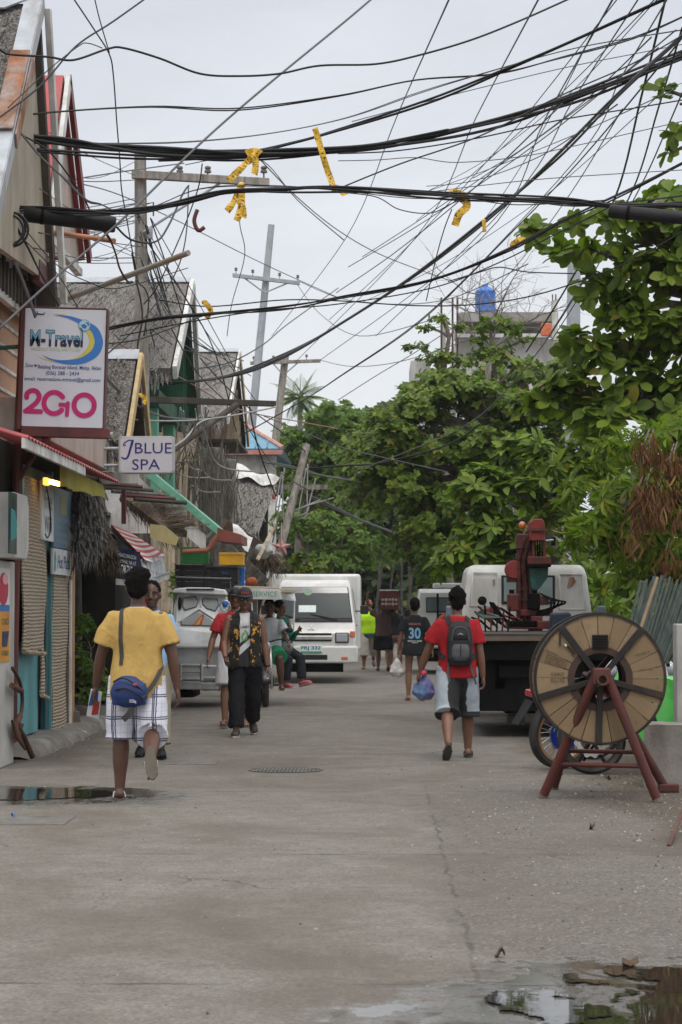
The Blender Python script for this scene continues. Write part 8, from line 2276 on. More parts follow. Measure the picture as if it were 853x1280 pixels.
 bd = MB().prism([P(314,749,.12),P(350,749.5,.12),P(350,737,.12),P(314,735.5,.12)],(0,.03,0)).build('roof_board',mat('board_white',(.55,.57,.56),.5),t,bevel=.004)
 fc = Face(P(331,742.5,.12),(1,0,0),(0,0,1)); mb = MB(); fc.text(mb,'SERVICE',0,0,w=.37,h=.075); mb.build('lettering',flat('green_letters',(.10,.30,.18)),bd)
 MB().prism([P(350,749,.12),P(366,751,1.4),P(364,740,1.4),P(350,737.5,.12)],(.0,.02,0)).build('side_valance',M_TWH,t,bevel=.004)
 for a_,b_ in (((313,740,.3),(316,812,.3)),((362,744,2.1),(360,826,2.1))): MB().cyl(P(*a_),P(*b_),.014,8).build('roof_post',M_TWH,t)
 mb = MB()
 for dy in (.25,1.7): mb.tube([P(218,737,dy),P(218,721,dy),P(287,723,dy),P(287,738,dy)],.012,8)
 for px in (218,287): mb.tube([P(px,722,.25),P(px,722,1.7)],.012,8)
 mb.build('roof_rack',mat('rack_grey',(.16,.16,.16),.5,.5),t)
 m = motorcycle('bike',None,(0,0,0),0,mat('bike_black',(.02,.02,.022),.35,coat=.4,bmp=0),M_BLACK,M_ALU,wr=.28,ln=1.2)
 bw = Vec((W(325,880,Yf).x,Yf + 1.25,0))
 base = Matrix.Translation(bw) @ Matrix.Rotation(PI + R(4),4,'Z')
 off = Matrix.Translation(-world_off(t))
 for ch in list(m.children):
  ch.parent = t; ch.matrix_basis = off @ base @ ch.matrix_basis
  ch.name = 'bike_' + ch.name.split('.')[0] if ch.name.split('.')[0] not in ('wheel',) else 'bike_wheel'
 bpy.data.objects.remove(m)
 for ch in list(t.children):
  if ch.name.startswith('bike_side_stand'): bpy.data.objects.remove(ch)
 return t,bw
tri,bw = tricycle()
def crate(name,label,px0,px1,py0,py1,Y,dep,m):
 a,b_ = W(px0,py1,Y),W(px1,py0,Y); x0,x1,z0,z1 = a.x,b_.x,a.z,b_.z
 t = thing('plastic_crate',label,'crate',((x0 + x1) / 2,Y + dep / 2,z0)); th = .012
 mb = MB(); n = 4; hz = (z1 - z0) / n
 for k in range(n):       # slatted sides
  za,zb = z0 + k * hz + hz * (.12 if k else 0),z0 + (k + 1) * hz
  mb.bb((x0,Y,za),(x1,Y + th,zb)); mb.bb((x0,Y + dep - th,za),(x1,Y + dep,zb)); mb.bb((x0,Y + th,za),(x0 + th,Y + dep - th,zb)); mb.bb((x1 - th,Y + th,za),(x1,Y + dep - th,zb))
 for k in range(5):
  x = x0 + (x1 - x0) * k / 4; mb.bb((x - .008,Y - .008,z0),(x + .008,Y - .001,z1))
 mb.bb((x0 + th,Y + th,z0 + .002),(x1 - th,Y + dep - th,z0 + .014)); mb.build('crate_body',m,t)
 mb = MB(); e = .012
 mb.bb((x0 - e,Y - e - .002,z1 - .03),(x1 + e,Y + th + .002,z1 + .004)); mb.bb((x0 - e,Y + dep - th - .002,z1 - .03),(x1 + e,Y + dep + e,z1 + .004)); mb.bb((x0 - e,Y + th + .002,z1 - .03),(x0 + th + .002,Y + dep - th - .002,z1 + .004)); mb.bb((x1 - th - .002,Y + th + .002,z1 - .03),(x1 + e,Y + dep - th - .002,z1 + .004))
 mb.build('rim',m,t,bevel=.004)
 return t
M_PG = mat('crate_green',(.02,.16,.035),.5,scale=5,bmp=.05,dirt=(.02,.08,.02),dirt_amt=.3); M_PK = mat('crate_black',(.012,.012,.014),.5,scale=5,bmp=.05); M_PY = mat('crate_yellow',(.68,.36,.02),.5,scale=5,bmp=.05,dirt=(.45,.25,.03),dirt_amt=.3); M_PB = mat('crate_blue',(.03,.17,.50),.5,scale=5,bmp=.05)
Yc = 33.8
crate('','green plastic crate stacked on the left black crate of the tricycle roof',227,260,684,704.5,Yc,.42,M_PG)
crate('','left black plastic crate on the tricycle roof, under the green crate',220,257,706,734,Yc,.5,M_PK)
cb_ = crate('','right black plastic crate on the tricycle roof, under the yellow crate',259,297,708,735,Yc,.5,M_PK)
crate('','yellow plastic crate on the tricycle roof above the right black crate',275,304,691,706,Yc,.42,M_PY)
crate('','blue plastic crate peeking out behind the right black crate on the tricycle roof',293,305,709,734,Yc + .52,.3,M_PB)
fc = Face(W(281,716,Yc - .02),(1,0,0),(0,0,1)); mb = MB(); fc.text(mb,'TAGS',0,0,w=.10,h=.035); mb.build('lettering',flat('crate_print',(.06,.14,.40)),cb_)
o = MB().ell(W(314,727,35.2),(.1,.09,.08)); o = remesh(o,.02,1,.03,12).build('orange_bundle',mat('orange_rag',(.30,.08,.035),.8,scale=8),None,smooth=1); tag(o,'small orange cloth bundle tied on the roof beside the blue crate','bundle')
x,y = bw.x,bw.y
p = Person('tricycle driver in white T-shirt and green shorts seated on the motorbike',x + .10,y - .30,PI,1.66,'dark',legs=((74,12,80),(74,14,84)),arms=((48,16,22,0),(48,18,22,0)),lean=4,vox=.010,z=-.06 ,ankle=(6,6))
p.shirt(cloth_mat('white_tee',(.55,.56,.58)),hem=-.05,sleeve=.7); p.shorts(cloth_mat('green_short',(.03,.26,.12)),end=.85,g=.026,flare=.03,top=.1); p.hair(); p.flipflops(M_FFSOLE,M_BLACK)
p = Person('woman in green jacket and dark jeans riding side-saddle, drinking from a cup',x + .20,y + .22,-PI * .74,1.56,'tan',legs=((70,6,66),(66,6,74)),arms=((28,8,100,20),(30,6,120,26)),lean=6,woman=True,vox=.010,z=.02,ankle=(10,10),head=(8,6))
sh = p.shirt(cloth_mat('green_jacket',(.02,.145,.105)),hem=-.04,sleeve=1.85,name='jacket'); p.shorts(cloth_mat('dark_denim',(.022,.024,.03)),end=1.88,g=.014,flare=.01,name='jeans'); p.hair('tied',1.04); p.shoes(flat('pink_shoe',(.48,.11,.15)),flat('pink_sole',(.45,.2,.2)))
for i in (0,1):
 an = p.J['leg',i][2]; kn = p.J['leg',i][1]; MB().tube([an.lerp(kn,.14),an.lerp(kn,.30)],[.056,.060],16).build('jeans_cuff',flat('denim_cuff',(.16,.17,.18)),p.t,local=1)
vs,fs = text_polys('P',.1); p.decal(sh,'print',flat('jacket_print',(.3,.42,.36)),(fit(vs,w=.08,h=.12),fs),.26,back=False)
scene.view_layers[0].update()
pm = wpt(p,p.J['palm',1][0])
c = thing('paper_cup','white paper cup raised by the woman in the green jacket','cup',tuple(pm)); mb = MB().lathe([(0,-.02),(.028,-.02),(.038,.07),(.035,.07),(.026,-.012),(0,-.012)],pm + Vec((.03,-.04,0)),'Z',20); mb.build('cup_wall',flat('cup_white',(.6,.58,.55)),c,smooth='auto'); MB().torus(pm + Vec((.03,-.04,.07)),.038,.004,'Z',20,6).build('cup_rim',flat('cup_rim',(.62,.6,.58)),c,smooth=1)
hb = MB().ell(tuple(wpt(p,p.up(.02,.20,.02))),(.12,.10,.11)); o = remesh(hb,.018,2,.01,12).build('grey_bag',mat('grey_bag',(.16,.155,.15),.8,scale=8),None,smooth=1); tag(o,'grey shoulder bag resting on the lap of the side-saddle woman','bag')
# poles
M_POLEW = mat('grey_pole_wood',(.33,.30,.26),.9,var=.25,scale=8,bmp=.6,bscale=20,bdist=.01,dirt=(.12,.11,.095),dirt_amt=.45,dirt_scale=6,stretch=(2,2,.15))
M_POLEC = mat('pole_steel_grey',(.36,.38,.40),.6,scale=3,bmp=.1,dirt=(.22,.22,.22),dirt_amt=.3)
M_INS = mat('insulator',(.14,.12,.11),.3,bmp=0)
def insulator(parent,c):
 MB().lathe([(.012,-.09),(.012,0),(.05,.0),(.05,.03),(.03,.045),(.045,.06),(.045,.085),(.02,.1),(0,.105)],c,'Z',12).build('insulator',M_INS,parent,smooth='auto')
pl = thing('utility_pole','nearest wooden utility pole with one crossarm, rising over the big thatched roof','pole',(W(180,762,32).x,32,0))
top = W(175.5,184,32); bot = Vec((W(181,560,32).x,32,0))
MB().tube([bot,bot.lerp(top,.5) + Vec((.01,0,0)),top],[.13,.105,.085],14).build('pole_shaft',M_POLEW,pl,smooth='auto')
mb = MB(); a,b_ = W(165,218,31.86),W(337,228,31.86); mb.prism([a + Vec((0,-.05,-.06)),b_ + Vec((0,-.05,-.055)),b_ + Vec((0,-.05,.055)),a + Vec((0,-.05,.06))],(0,.1,0)); mb.build('crossarm',M_POLEW,pl,bevel=.008)
for px in (225,260,330): insulator(pl,W(px,216,31.86))
MB().cyl(W(180,290,31.9),W(280,226,31.86),.02,8).build('brace',M_POLEC,pl)
mb = MB().tube([W(183,255,31.8),W(192,253,31.8),W(192,270,31.8)],.012,6); mb.build('clamp',M_RUSTP,pl); MB().box(W(188,292,31.8),(.07,.06,.16)).build('spool_rack',M_POLEC,pl,bevel=.01)
p2 = thing('utility_pole','tall tilted grey steel pole with a single crossarm against the sky','pole',(W(318,762,68).x,68,0))
top,b0 = W(339.5,281,68),W(318,500,68); d = (b0 - top); bot = top + d * (top.z / -d.z)
MB().tube([bot,top],[.17,.10],14).build('pole_shaft',M_POLEC,p2,smooth='auto')
def arm(parent,a,b_,ins,m,br=None):
 MB().prism([a + Vec((0,-.06,-.06)),b_ + Vec((0,-.06,-.06)),b_ + Vec((0,-.06,.06)),a + Vec((0,-.06,.06))],(0,.12,0)).build('crossarm',m,parent,bevel=.01)
 for t_ in ins: insulator(parent,a.lerp(b_,t_) + Vec((0,0,.15)))
 for u_,v_ in (br or []): MB().cyl(u_,v_,.025,6).build('brace',M_POLEC,parent)
arm(p2,W(291,344,67.8),W(375,354,67.8),(.05,.3,.7,.97),M_POLEC,[(W(305,347,67.8),W(331,366,67.8)),(W(362,353,67.8),W(331,366,67.8))])
p3 = thing('utility_pole','wooden pole with crossarm beside the coconut palm, in front of the distant trees','pole',(W(340,762,80).x,80,0))
top,b0 = W(357,445,80),W(345,548,80); d = (b0 - top); bot = top + d * (top.z / -d.z)
MB().tube([bot,top],[.19,.13],14).build('pole_shaft',M_POLEW,p3,smooth='auto')
arm(p3,W(313,454,79.8),W(401,451,79.8),(.05,.33,.8),M_POLEW,[(W(342,455,79.8),W(352,466,79.8)),(W(372,454,79.8),W(358,466,79.8))])
p4 = thing('utility_pole','dark leaning wooden pole with looped cables, left of the white van','pole',(W(346,704,50).x,50,0))
top,b0 = W(384,556,50),W(347,700,49); d = (b0 - top); bot = top + d * (top.z / -d.z)
MB().tube([bot,b0,top],[.10,.095,.08],12).build('pole_shaft',M_POLEW,p4,smooth='auto')
MB().bb(W(330,612,49.9),W(410,606,50.0)).build('crossarm',M_POLEW,p4)
for k,(px0,py0,px1,py1,sag) in enumerate([(385,580,372,650,30),(383,585,370,648,34),(395,598,362,648,26),(352,590,346,645,20),(400,625,350,645,16),(418,622,352,648,8),(378,585,365,620,20),(356,585,341,678,6),(353,590,346,675,8)]):
 a,b_ = W(px0,py0,49.8),W(px1,py1,49.7); m_ = W((px0 + px1) / 2 - (4 if k % 2 else -5),max(py0,py1) - 18 + sag * .4,49.6)
 MB().tube(catmull([a,a.lerp(m_,.6),m_,b_.lerp(m_,.3),b_],6),.017,6).build('cable_loop',mat('pale_cable',(.30,.29,.28),.7),p4,smooth=1)
p5 = thing('utility_pole','grey pole half hidden in the leaves of the right-hand trees','pole',(W(716,762,44).x,44,0))
top = W(718,318,44); MB().tube([(W(712,762,44).x,44,0),top],[.16,.13],12).build('pole_shaft',M_POLEC,p5,smooth='auto'); MB().cyl(top,top + Vec((0,0,.04)),.15,12).build('pole_cap',M_POLEC,p5)
def stick(name,label,cat,a,b_,r,m,r2=None):
 o = MB().tube([a,a.lerp(b_,.5),b_],[r,(r + (r2 or r)) / 2,r2 or r],10).build(name,m,None,smooth='auto'); return tag(o,label,cat)
stick('metal_pipe','long grey-green pipe jutting up over the street behind the lightbox sign','pipe',W(62,382,24.5),W(236,316,22.8),.030,mat('green_grey_pipe',(.30,.33,.30),.6,scale=4,dirt=(.36,.2,.11),dirt_amt=.4))
o = stick('plastic_pipe','short orange plastic pipe sticking out below the red-roofed gable','pipe',W(64,290,23.4),W(143,301,22.6),.026,M_ORPIPE)
o = MB().prism([W(180,495,32.5),W(345,501,33.4),W(345,508,33.4),W(180,503,32.5)],(0,.1,0)).build('timber_beam',M_DARKW,None,bevel=.006); tag(o,'long dark horizontal beam reaching out over the street above the spa sign','beam')
stick('timber_strut','dark diagonal strut rising to meet the long horizontal beam','strut',W(212,566,31.5),W(296,506,33),.045,M_DARKW)
# overhead wires
M_WIRE = mat('wire_black',(.012,.012,.013),.55,bmp=0); M_WIREG = mat('wire_grey',(.11,.11,.115),.6,bmp=0); M_WIREL = mat('wire_pale',(.30,.29,.28),.6,bmp=0); M_WIREP = mat('wire_pinkish',(.30,.17,.14),.6,bmp=0)
WR = np.random.default_rng(5)
def wire(label,pts,wpx,Y0,Y1,m=M_WIRE,strands=1,group='overhead wires',parts=None,name='overhead_wire',k=7,wave=0):
 """pts: photo points from one end to the other; depths run from Y0 to Y1 along the wire"""
 n = len(pts); acc = [0]
 for i in range(1,n): acc.append(acc[-1] + math.hypot(pts[i][0] - pts[i - 1][0],pts[i][1] - pts[i - 1][1]))
 P = [W(q[0],q[1],Y0 + (Y1 - Y0) * acc[i] / acc[-1]) for i,q in enumerate(pts)]
 C = catmull(P,k); r = wpx / 2 * ((Y0 + Y1) / 2) / FPX
 mb = MB()
 if strands == 1: mb.tube(C,r,7)
 else:
  for s_ in range(strands):
   a0 = 2 * PI * s_ / strands; o = []
   for i,q in enumerate(C):
    a = a0 + i * .07 + .6 * math.sin(i * .21 + s_); rr = r * (1.0 + .7 * math.sin(i * .23 + s_ * 1.7)) * (.45 + .55 * ((s_ * 7) % 5) / 4)
    o.append(q + Vec((math.cos(a) * rr * .5,math.cos(a) * rr,math.sin(a) * rr)))
   mb.tube(o,r / max(1.6,strands ** .5) ,6)
 if parts is None:
  o = mb.build(name,m,None,smooth=1); tag(o,label,'cable' if strands > 1 else 'wire',group); return o
 t = thing(name,label,'cable',tuple(P[0]),group=group); mb.build('strand',m,t,smooth=1); parts(t,P,C); return t
def sleeve(px0,py0,px1,py1,Y0,Y1,rpx):
 def f(t,P,C):
  a,b_ = W(px0,py0,Y0),W(px1,py1,Y1); r = rpx * Y0 / FPX
  d = (b_ - a).normalized()
  MB().tube([a,a + d * .02,b_ - d * .02,b_],[r * .85,r,r,r * .85],16).build('splice_sleeve',M_BLACK,t,smooth='auto')
  MB().tube([a + d * .16,a + d * .19],[r * 1.06,r * 1.06],16).build('sleeve_band',M_UNDER,t)
 return f
def both(*fs):
 def f(t,P,C):
  for g in fs: g(t,P,C)
 return f
wire('thickest black cable bundle sagging across the whole sky above the taped one',[(-60,160),(0,168),(75,177),(170,187),(300,191),(425,186),(524,172),(640,146),(745,113),(853,70),(930,40)],10,21.5,24,M_WIRE,6)
wire('second black cable running close under the thick upper bundle at left',[(-60,180),(0,185),(90,190),(200,196),(300,198),(425,188),(560,162)],5,21.7,23,M_WIRE,3)
wire('single stout black cable climbing from the bundle to the top edge at right',[(200,200),(300,193),(370,178),(423,162),(549,121),(640,84),(725,47),(840,-6)],5,23,21,M_WIRE,2)
wire('highest wavy black cable crossing the whole sky',[(-30,40),(0,62),(14,68),(60,71),(92,75),(135,61),(155,60),(200,73),(250,92),(300,95),(350,92),(400,82),(470,80),(524,69),(589,50),(650,26),(715,-3)],2.8,20,24)
wire('pair of thin cables crossing between the highest wavy one and the thick bundle',[(-40,160),(5,150),(60,141),(190,133),(300,136),(423,120),(520,100),(620,92),(700,73),(790,48),(860,18)],3,21.5,23.5,M_WIRE,2)
wire('thin cable rising just above the thick bundle toward the upper right',[(110,179),(225,178),(330,168),(430,148),(520,117),(600,93),(720,60),(860,36)],2,22.2,23,M_WIREG,2)
tp = wire('taped black cable bundle with thick sleeves at both ends and yellow warning tapes',[(-60,250),(0,258),(60,262),(150,265),(212,256),(282,239),(350,236),(430,235),(574,246),(705,252),(776,258),(853,256),(940,262)],7,21,20,M_WIRE,6,parts=both(sleeve(30,267,145,281,20.9,21.0,10.5),sleeve(762,264,872,274,20,19.8,8.5)))
wire('loose cable strand weaving round the taped bundle',[(-30,262),(100,270),(180,262),(250,236),(330,232),(423,238),(520,248),(620,244),(720,258),(860,244)],1.8,21,20.2,M_WIRE,2)
wire('thin cable drooping in loops under the taped bundle',[(423,240),(470,246),(500,262),(540,266),(580,250),(650,256),(760,250)],1.4,20.4,20)
wire('cable bundle sagging from the blue sign up to the right-hand tree',[(130,413),(200,398),(262,392),(353,384),(430,371),(539,350),(635,312),(705,275),(790,236),(900,180)],4.2,23,21,M_WIRE,4)
wire('thin cable looping just under the bundle that climbs to the right tree',[(150,420),(240,402),(330,388),(423,380),(540,360),(620,330),(700,290),(780,250)],1.6,23,21)
wire('long thin cable sagging low across the sky in front of the blue tank',[(200,375),(262,383),(353,375),(423,376),(520,382),(600,380),(680,366),(780,330),(853,290),(900,265)],1.7,24,22)
wire('heavy twin cable slanting from the right edge down to the spa beam',[(900,-5),(853,45),(770,120),(695,196),(625,260),(524,340),(430,402),(353,446),(282,471),(200,480)],5,21,34,M_WIREG,3)
wire('black wire slanting beside the heavy twin cable to the pole with crossarm',[(880,10),(831,75),(726,200),(640,290),(524,402),(423,472),(380,500),(300,545)],2.2,21,40,M_WIRE,2)
wire('grey cable dropping from the top edge to the left corner of the lightbox sign',[(470,-6),(430,28),(330,110),(250,180),(150,277),(60,355),(0,410)],3,24,19.5,M_WIREG)
wire('black wire falling steeply from the top left to the pipe ends',[(90,-5),(120,40),(137,68),(142,95),(146,150),(150,200),(152,235),(158,270),(165,310),(172,345)],1.7,22,29)
wire('thin wire from the top left crossing the wavy cable',[(118,-4),(125,25),(137,66)],1.5,21,21.4)
wire('wire rising from the thatch flashing to the top edge at left',[(-5,150),(50,108),(95,58),(140,28),(185,-4)],2.4,19.8,22)
wire('kinked wire branching above the steep thatch flashing',[(10,135),(60,88),(98,58),(110,54),(128,60)],1.4,20,21)
fan = [((563,-4),(433,297),(340,420),'leftmost',.9),((675,-4),(520,297),(370,452),'second from left',.9),((768,-4),(600,300),(398,452),'middle',1.0),((800,-4),(640,250),(470,420),'second from right',1.0),((836,-4),(720,200),(560,372),'rightmost',1.0)]
for a,b_,c,l,w_ in fan:
 wire('fine grey wire fading down to the far poles, ' + l + ' of five',[a,((a[0] + b_[0]) / 2 - 2,(a[1] + b_[1]) / 2),b_,c],w_ * 1.3,20,66 if c[0] < 420 else 46,M_WIREG,group='fan of fine wires')
for i,(a,b_,l) in enumerate([((833,-5),(768,250),'leftmost'),((853,35),(790,240),'middle'),((862,95),(800,235),'rightmost')]):
 wire('steep dark wire plunging through the right-hand leaves, ' + l + ' of three',[a,((a[0] + b_[0]) / 2 + 1,(a[1] + b_[1]) / 2),b_,(b_[0] - 60,b_[1] + 110),(b_[0] - 110,b_[1] + 190)],2.6 - .5 * i,22,38,M_WIRE,group='steep wires at the right')
misc = [
 ('thin wire crossing the steep wires just above the leaves',[(500,245),(600,232),(700,222),(860,212)],1.2,21,21,M_WIREG),
 ('thin black wire rising to the right from the taped bundle end',[(423,236),(500,205),(600,170),(700,120),(790,80),(860,40)],1.9,20.5,22,M_WIRE),
 ('thin flat wire running level below the thick bundle at right',[(423,201),(470,200),(520,197),(570,203),(650,196),(720,182),(860,150)],1.2,22,22,M_WIREG),
 ('thin black wire under the thick bundle from the centre to the leaves',[(423,192),(500,188),(600,172),(700,150),(800,134),(870,122)],1.8,22,22,M_WIRE),
 ('fine wire rising gently above the thick bundle at right',[(440,152),(560,120),(700,86),(800,66),(870,52)],1.2,22,23,M_WIREG),
 ('thin cable sagging between pole crossarm and taped bundle',[(232,206),(290,196),(330,202),(372,250),(430,300)],1.3,30,24,M_WIRE),
 ('thin wire from the crossarm end slanting down to the grey steel pole',[(323,197),(370,245),(423,288),(480,320),(560,350)],1.3,31,46,M_WIREG),
 ('fine wire from the grey steel pole to the right trees',[(375,352),(423,372),(480,380),(560,374),(660,330)],1.2,67,44,M_WIREG),
 ('second fine wire hanging below the one from the grey steel pole',[(372,356),(400,392),(450,420),(540,400)],1.0,67,50,M_WIREG),
 ('fine wire joining the crossarm pole to the trees on the right',[(400,450),(440,458),(500,452),(600,420)],1.0,79,52,M_WIREG),
 ('black cable draped from the nearest pole toward the far leaning pole',[(178,300),(230,420),(300,500),(352,540),(384,566)],1.7,32,50,M_WIRE),
 ('dark cable looping low between the leaning pole and the rounded tree',[(384,586),(430,582),(480,578),(560,556),(600,530)],2.4,50,46,M_WIRE),
 ('grey cable bundle sagging behind the leaning pole',[(330,576),(372,586),(400,594),(440,600),(520,610)],3.2,50,52,M_WIREG),
 ('dark cable sloping down to the right from the leaning pole',[(384,618),(420,636),(455,652),(500,668)],3.6,50,56,M_WIREG),
 ('pale pinkish cable slung from the pole to the green vine',[(150,430),(240,480),(300,512),(380,528),(423,536)],1.6,31,46,M_WIREP),
 ('pale cable running level above the spa sign',[(136,520),(190,526),(260,524),(330,512),(346,508)],2.2,28,33,M_WIREL),
 ('pale cable hanging in a curve right of the spa sign',[(215,560),(232,548),(250,528),(272,522)],2.2,28,31,M_WIREL),
 ('pale frayed cable hanging down right of the spa sign edge',[(250,520),(236,550),(222,575),(212,600)],1.8,28,29,M_WIREL),
 ('grey cable from behind the lightbox sign down to the beam',[(108,440),(150,490),(200,520),(260,524)],3.2,25,32,M_WIREG),
 ('black looping cable hanging from the left sleeve end',[(146,284),(165,300),(195,302),(212,280),(228,244),(236,232)],2.6,21.2,24,M_WIRE),
 ('twisted brown cable hanging down from the left sleeve to the pipe',[(130,288),(138,300),(145,318),(150,335),(160,352),(166,352)],3.0,21.2,23,M_RUSTP),
 ('grey drop cable in an S curve across the beige gable',[(-5,142),(20,160),(50,195),(80,222),(108,250),(128,256),(150,268)],3.0,20,21.2,M_WIREG),
 ('black drop cable in an S curve beside the grey one',[(30,170),(60,188),(85,218),(105,248),(112,262)],2.2,20.6,21.2,M_WIRE),
 ('thick lashed cable falling down the left edge to the sign',[(-10,270),(10,310),(28,350),(45,395)],5.5,20.4,21.2,M_WIREG),
 ('black cable falling beside the lashed one to the top of the sign',[(-6,240),(30,300),(50,340),(74,382)],3.0,20.4,21.6,M_WIRE),
 ('thin wire from the left gable swinging down to the pipe',[(30,285),(70,330),(110,352),(150,360),(235,335)],1.3,21,24,M_WIRE),
 ('wire slanting from the left gable to the sign top right',[(20,290),(70,340),(98,385)],1.3,21,22.5,M_WIRE),
 ('thin wire hanging past the nearest pole with a small hook',[(253,205),(248,235),(232,280),(215,320),(196,360),(180,380)],1.6,28,31,M_WIRE),
 ('thin wire beside the hook, dropping to the thatched roof',[(300,240),(300,280),(306,320),(290,380),(284,420)],1.1,28,34,M_WIREG),
 ('tangled cable climbing the nearest pole',[(170,350),(176,375),(178,400),(172,440),(180,500),(176,560)],2.4,31.5,31.5,M_WIRE),
 ('second tangled cable on the nearest pole',[(165,316),(172,350),(182,362),(186,380),(180,420)],2.0,31.4,31.4,M_WIRE),
 ('pair of thin wires from the left gable to the crossarm',[(-5,238),(80,226),(150,215),(230,204)],2.0,21,31,M_WIREG),
 ('thin wire from the left gable past the pole to the far sky',[(0,190),(60,220),(140,240),(220,275),(330,330),(423,372)],1.3,21,44,M_WIREG),
 ('wire running from the lightbox sign across the thatch to the green gable',[(130,430),(170,425),(210,412),(240,400),(262,392)],1.8,22.5,24,M_WIRE),
 ('wire slanting across the big thatched roof',[(130,446),(170,410),(215,350),(232,300),(236,232)],1.8,23,26,M_WIRE),
 ('thin wire crossing the far thatched roof',[(215,412),(250,470),(300,520),(350,590),(420,630)],1.3,30,48,M_WIRE),
 ('thin wire from the green gable to the far crossarm',[(240,462),(290,452),(330,430),(360,405),(423,360)],1.5,34,60,M_WIRE),
 ('thin dark wire falling down in front of the blue roof',[(312,508),(318,540),(328,575),(345,620)],1.8,34,36,M_WIRE),
 ('vine-like green cable sagging across the middle trees',[(330,520),(380,540),(423,558),(480,572),(560,590)],1.2,46,48,M_WIREG),
 ('wire rising from the middle trees to the upper right leaves',[(440,590),(520,560),(600,520),(680,430),(760,300)],1.4,44,30,M_WIREG),
 ('short loose wire dangling in mid sky below the yellow tape',[(565,262),(556,285),(546,320),(533,376)],1.4,21,24,M_WIRE),
 ('wavy thin wire over the unfinished building',[(560,352),(600,340),(625,334),(660,340),(720,342)],1.6,30,30,M_WIRE),
 ('thin line low in the sky left of the rounded tree',[(423,500),(470,470),(520,440),(580,400)],1.1,60,50,M_WIREG),
]
for l,pts,wp,y0,y1,m in misc: wire(l,pts,wp,y0,y1,m,2 if wp >= 3 else 1)
for i in range(12):
 a = (WR.uniform(700,880),WR.uniform(-10,140)); b_ = (WR.uniform(400,640),WR.uniform(180,400)); s_ = WR.uniform(4,30)
 wire('fine slanting wire among the crossing lines of the upper right sky',[a,(a[0] * .6 + b_[0] * .4 ,a[1] * .6 + b_[1] * .4 + s_),(a[0] * .25 + b_[0] * .75,a[1] * .25 + b_[1] * .75 + s_ * .8),b_],WR.uniform(.9,1.5),21,40,[M_WIREG,M_WIRE][i % 2],group='fine slanting wires of the upper right')
for i in range(40):
 k_ = i < 20
 a = (WR.uniform(-20,60),WR.uniform(150,320)) if k_ else (WR.uniform(170,190),WR.uniform(250,420))
 b_ = (WR.uniform(168,184),WR.uniform(200,330)) if k_ else (WR.uniform(200,330),WR.uniform(420,540))
 m_ = ((a[0] + b_[0]) / 2 + WR.normal() * 12,(a[1] + b_[1]) / 2 + WR.uniform(5,28))
 wire('thin tangled service wire strung between left gables and nearest pole' if k_ else 'thin tangled service wire running from the nearest pole along the thatched roofs',[a,m_,b_],WR.uniform(1.0,1.7),21.5 if k_ else 31.5,31.5 if k_ else 38,[M_WIRE,M_WIREG][i % 2],group='tangled wires at the left gables' if k_ else 'tangled wires over the thatched roofs')
for i in range(9):
 a = (WR.uniform(225,262),WR.uniform(505,530)); b_ = (WR.uniform(215,330),WR.uniform(545,640)); m_ = (a[0] + WR.normal() * 14,b_[1] - 10)
 wire('pale frayed cable hanging in the tangle right of the spa sign',[a,m_,b_],WR.uniform(1.2,2.2),31.8,34,M_WIREL,group='pale cables beside the spa sign')
o = MB().torus(W(12,285,20.6),.15,.012,'Y',26,7).torus(W(14,287,20.56),.16,.012,'Y',26,7).torus(W(10,288,20.52),.145,.012,'Y',26,7).build('cable_coil',M_WIRE,None,smooth=1); tag(o,'coil of spare black cable hung at the far left under the taped bundle','cable coil')
o = MB().tube(catmull([W(247,262,27),W(243,276,27),W(248,288,27),W(256,284,27)],6),.025,8).build('hook',M_MAROON,None,smooth=1); tag(o,'small red-brown hook dangling beside the nearest pole','hook')
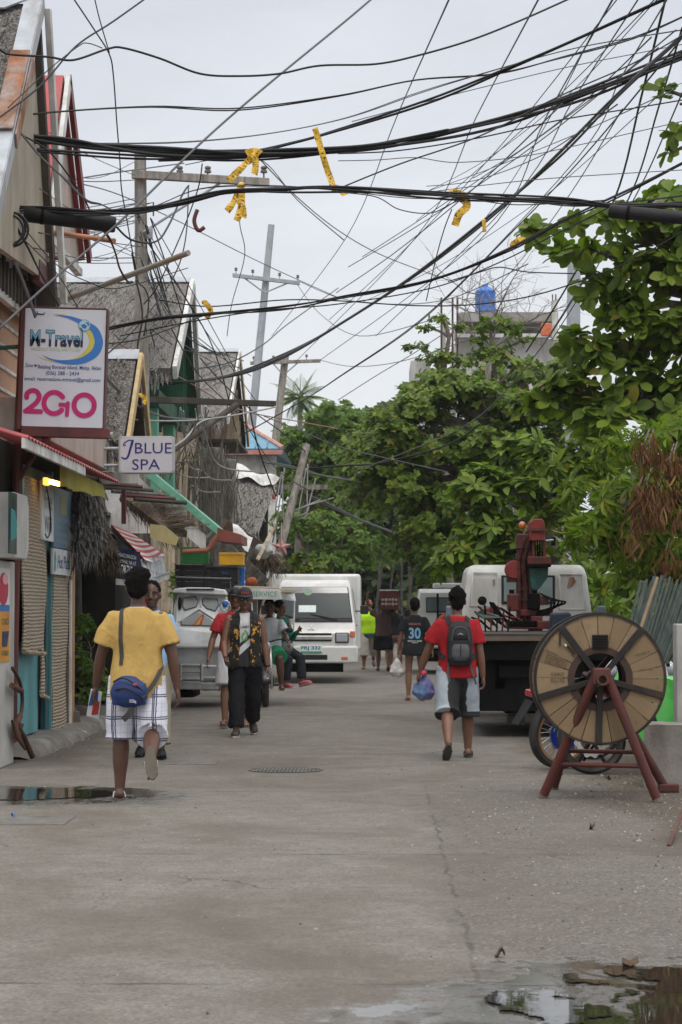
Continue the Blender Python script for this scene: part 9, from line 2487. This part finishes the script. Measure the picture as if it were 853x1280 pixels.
def tape_mat():
 m,nt,b = new_mat('warning_tape'); v = coords(nt,'Object',scale=(1,1,1)); n = noise_tex(nt,v,42,2,.4)
 lk(nt,mixc(nt,ramp(nt,n,[(.60,0),(.63,.9)]),(.66,.40,.03),(.05,.035,.015)),b.inputs['Base Color']); b.inputs['Roughness'].default_value = .4; return m
M_TAPE = tape_mat()
def tape(label,px_pts,Y,wpx=8):
 t = thing('warning_tape',label,'tape',tuple(W(px_pts[0][0][0],px_pts[0][0][1],Y)))
 for pts in px_pts:
  C = catmull([W(a,b_,Y - .03 + .02 * math.sin(i * 2.0)) for i,(a,b_) in enumerate(pts)],5)
  N = [Vec((.5 * math.sin(i * .8),-1,.4 * math.cos(i * 1.1))).normalized() for i in range(len(C))]
  ribbon(C,wpx * Y / FPX,N,.003).build('tape_tail',M_TAPE,t)
 c = W(*px_pts[0][0],Y); MB().ell(c,(wpx * .55 * Y / FPX,.03,wpx * .5 * Y / FPX)).build('knot',M_TAPE,t,smooth=1)
tape('yellow warning tape knotted over the thick bundle at centre left, two tails',[[(318,194),(308,204),(296,216),(286,226)],[(318,194),(320,206),(318,218)],[(308,192),(318,189),(326,192)]],21.9,9)
tape('yellow warning tape hanging from the taped bundle below the crossarm, two short tails',[[(302,232),(294,250),(284,264)],[(302,236),(302,256),(296,276)],[(298,246),(304,262),(304,272)]],21,9)
tape('long yellow warning tape stretched between two cables near the sky centre',[[(418,236),(410,214),(402,188),(394,160)],[(412,234),(424,236),(432,244)]],21,8)
tape('yellow warning tape knotted on the taped bundle right of centre, one curled tail',[[(566,242),(580,250),(584,258),(574,268),(569,282)],[(562,240),(576,243),(586,250)]],20.4,10)
tape('small yellow tape scrap on the diagonal cable right of centre',[[(605,276),(606,290)]],23,5)
tape('small yellow tape scrap on the cable in front of the right leaves',[[(642,306),(650,300),(658,303)]],22,9)
tape('little yellow tape scrap on the low cable at left of the grey steel pole',[[(256,378),(263,386),(264,394)],[(262,392),(258,398)]],23,7)
tape('tiny yellow tape tied to the nearest pole beside the small thatched roof',[[(176,494),(182,498),(180,505)]],27,5)
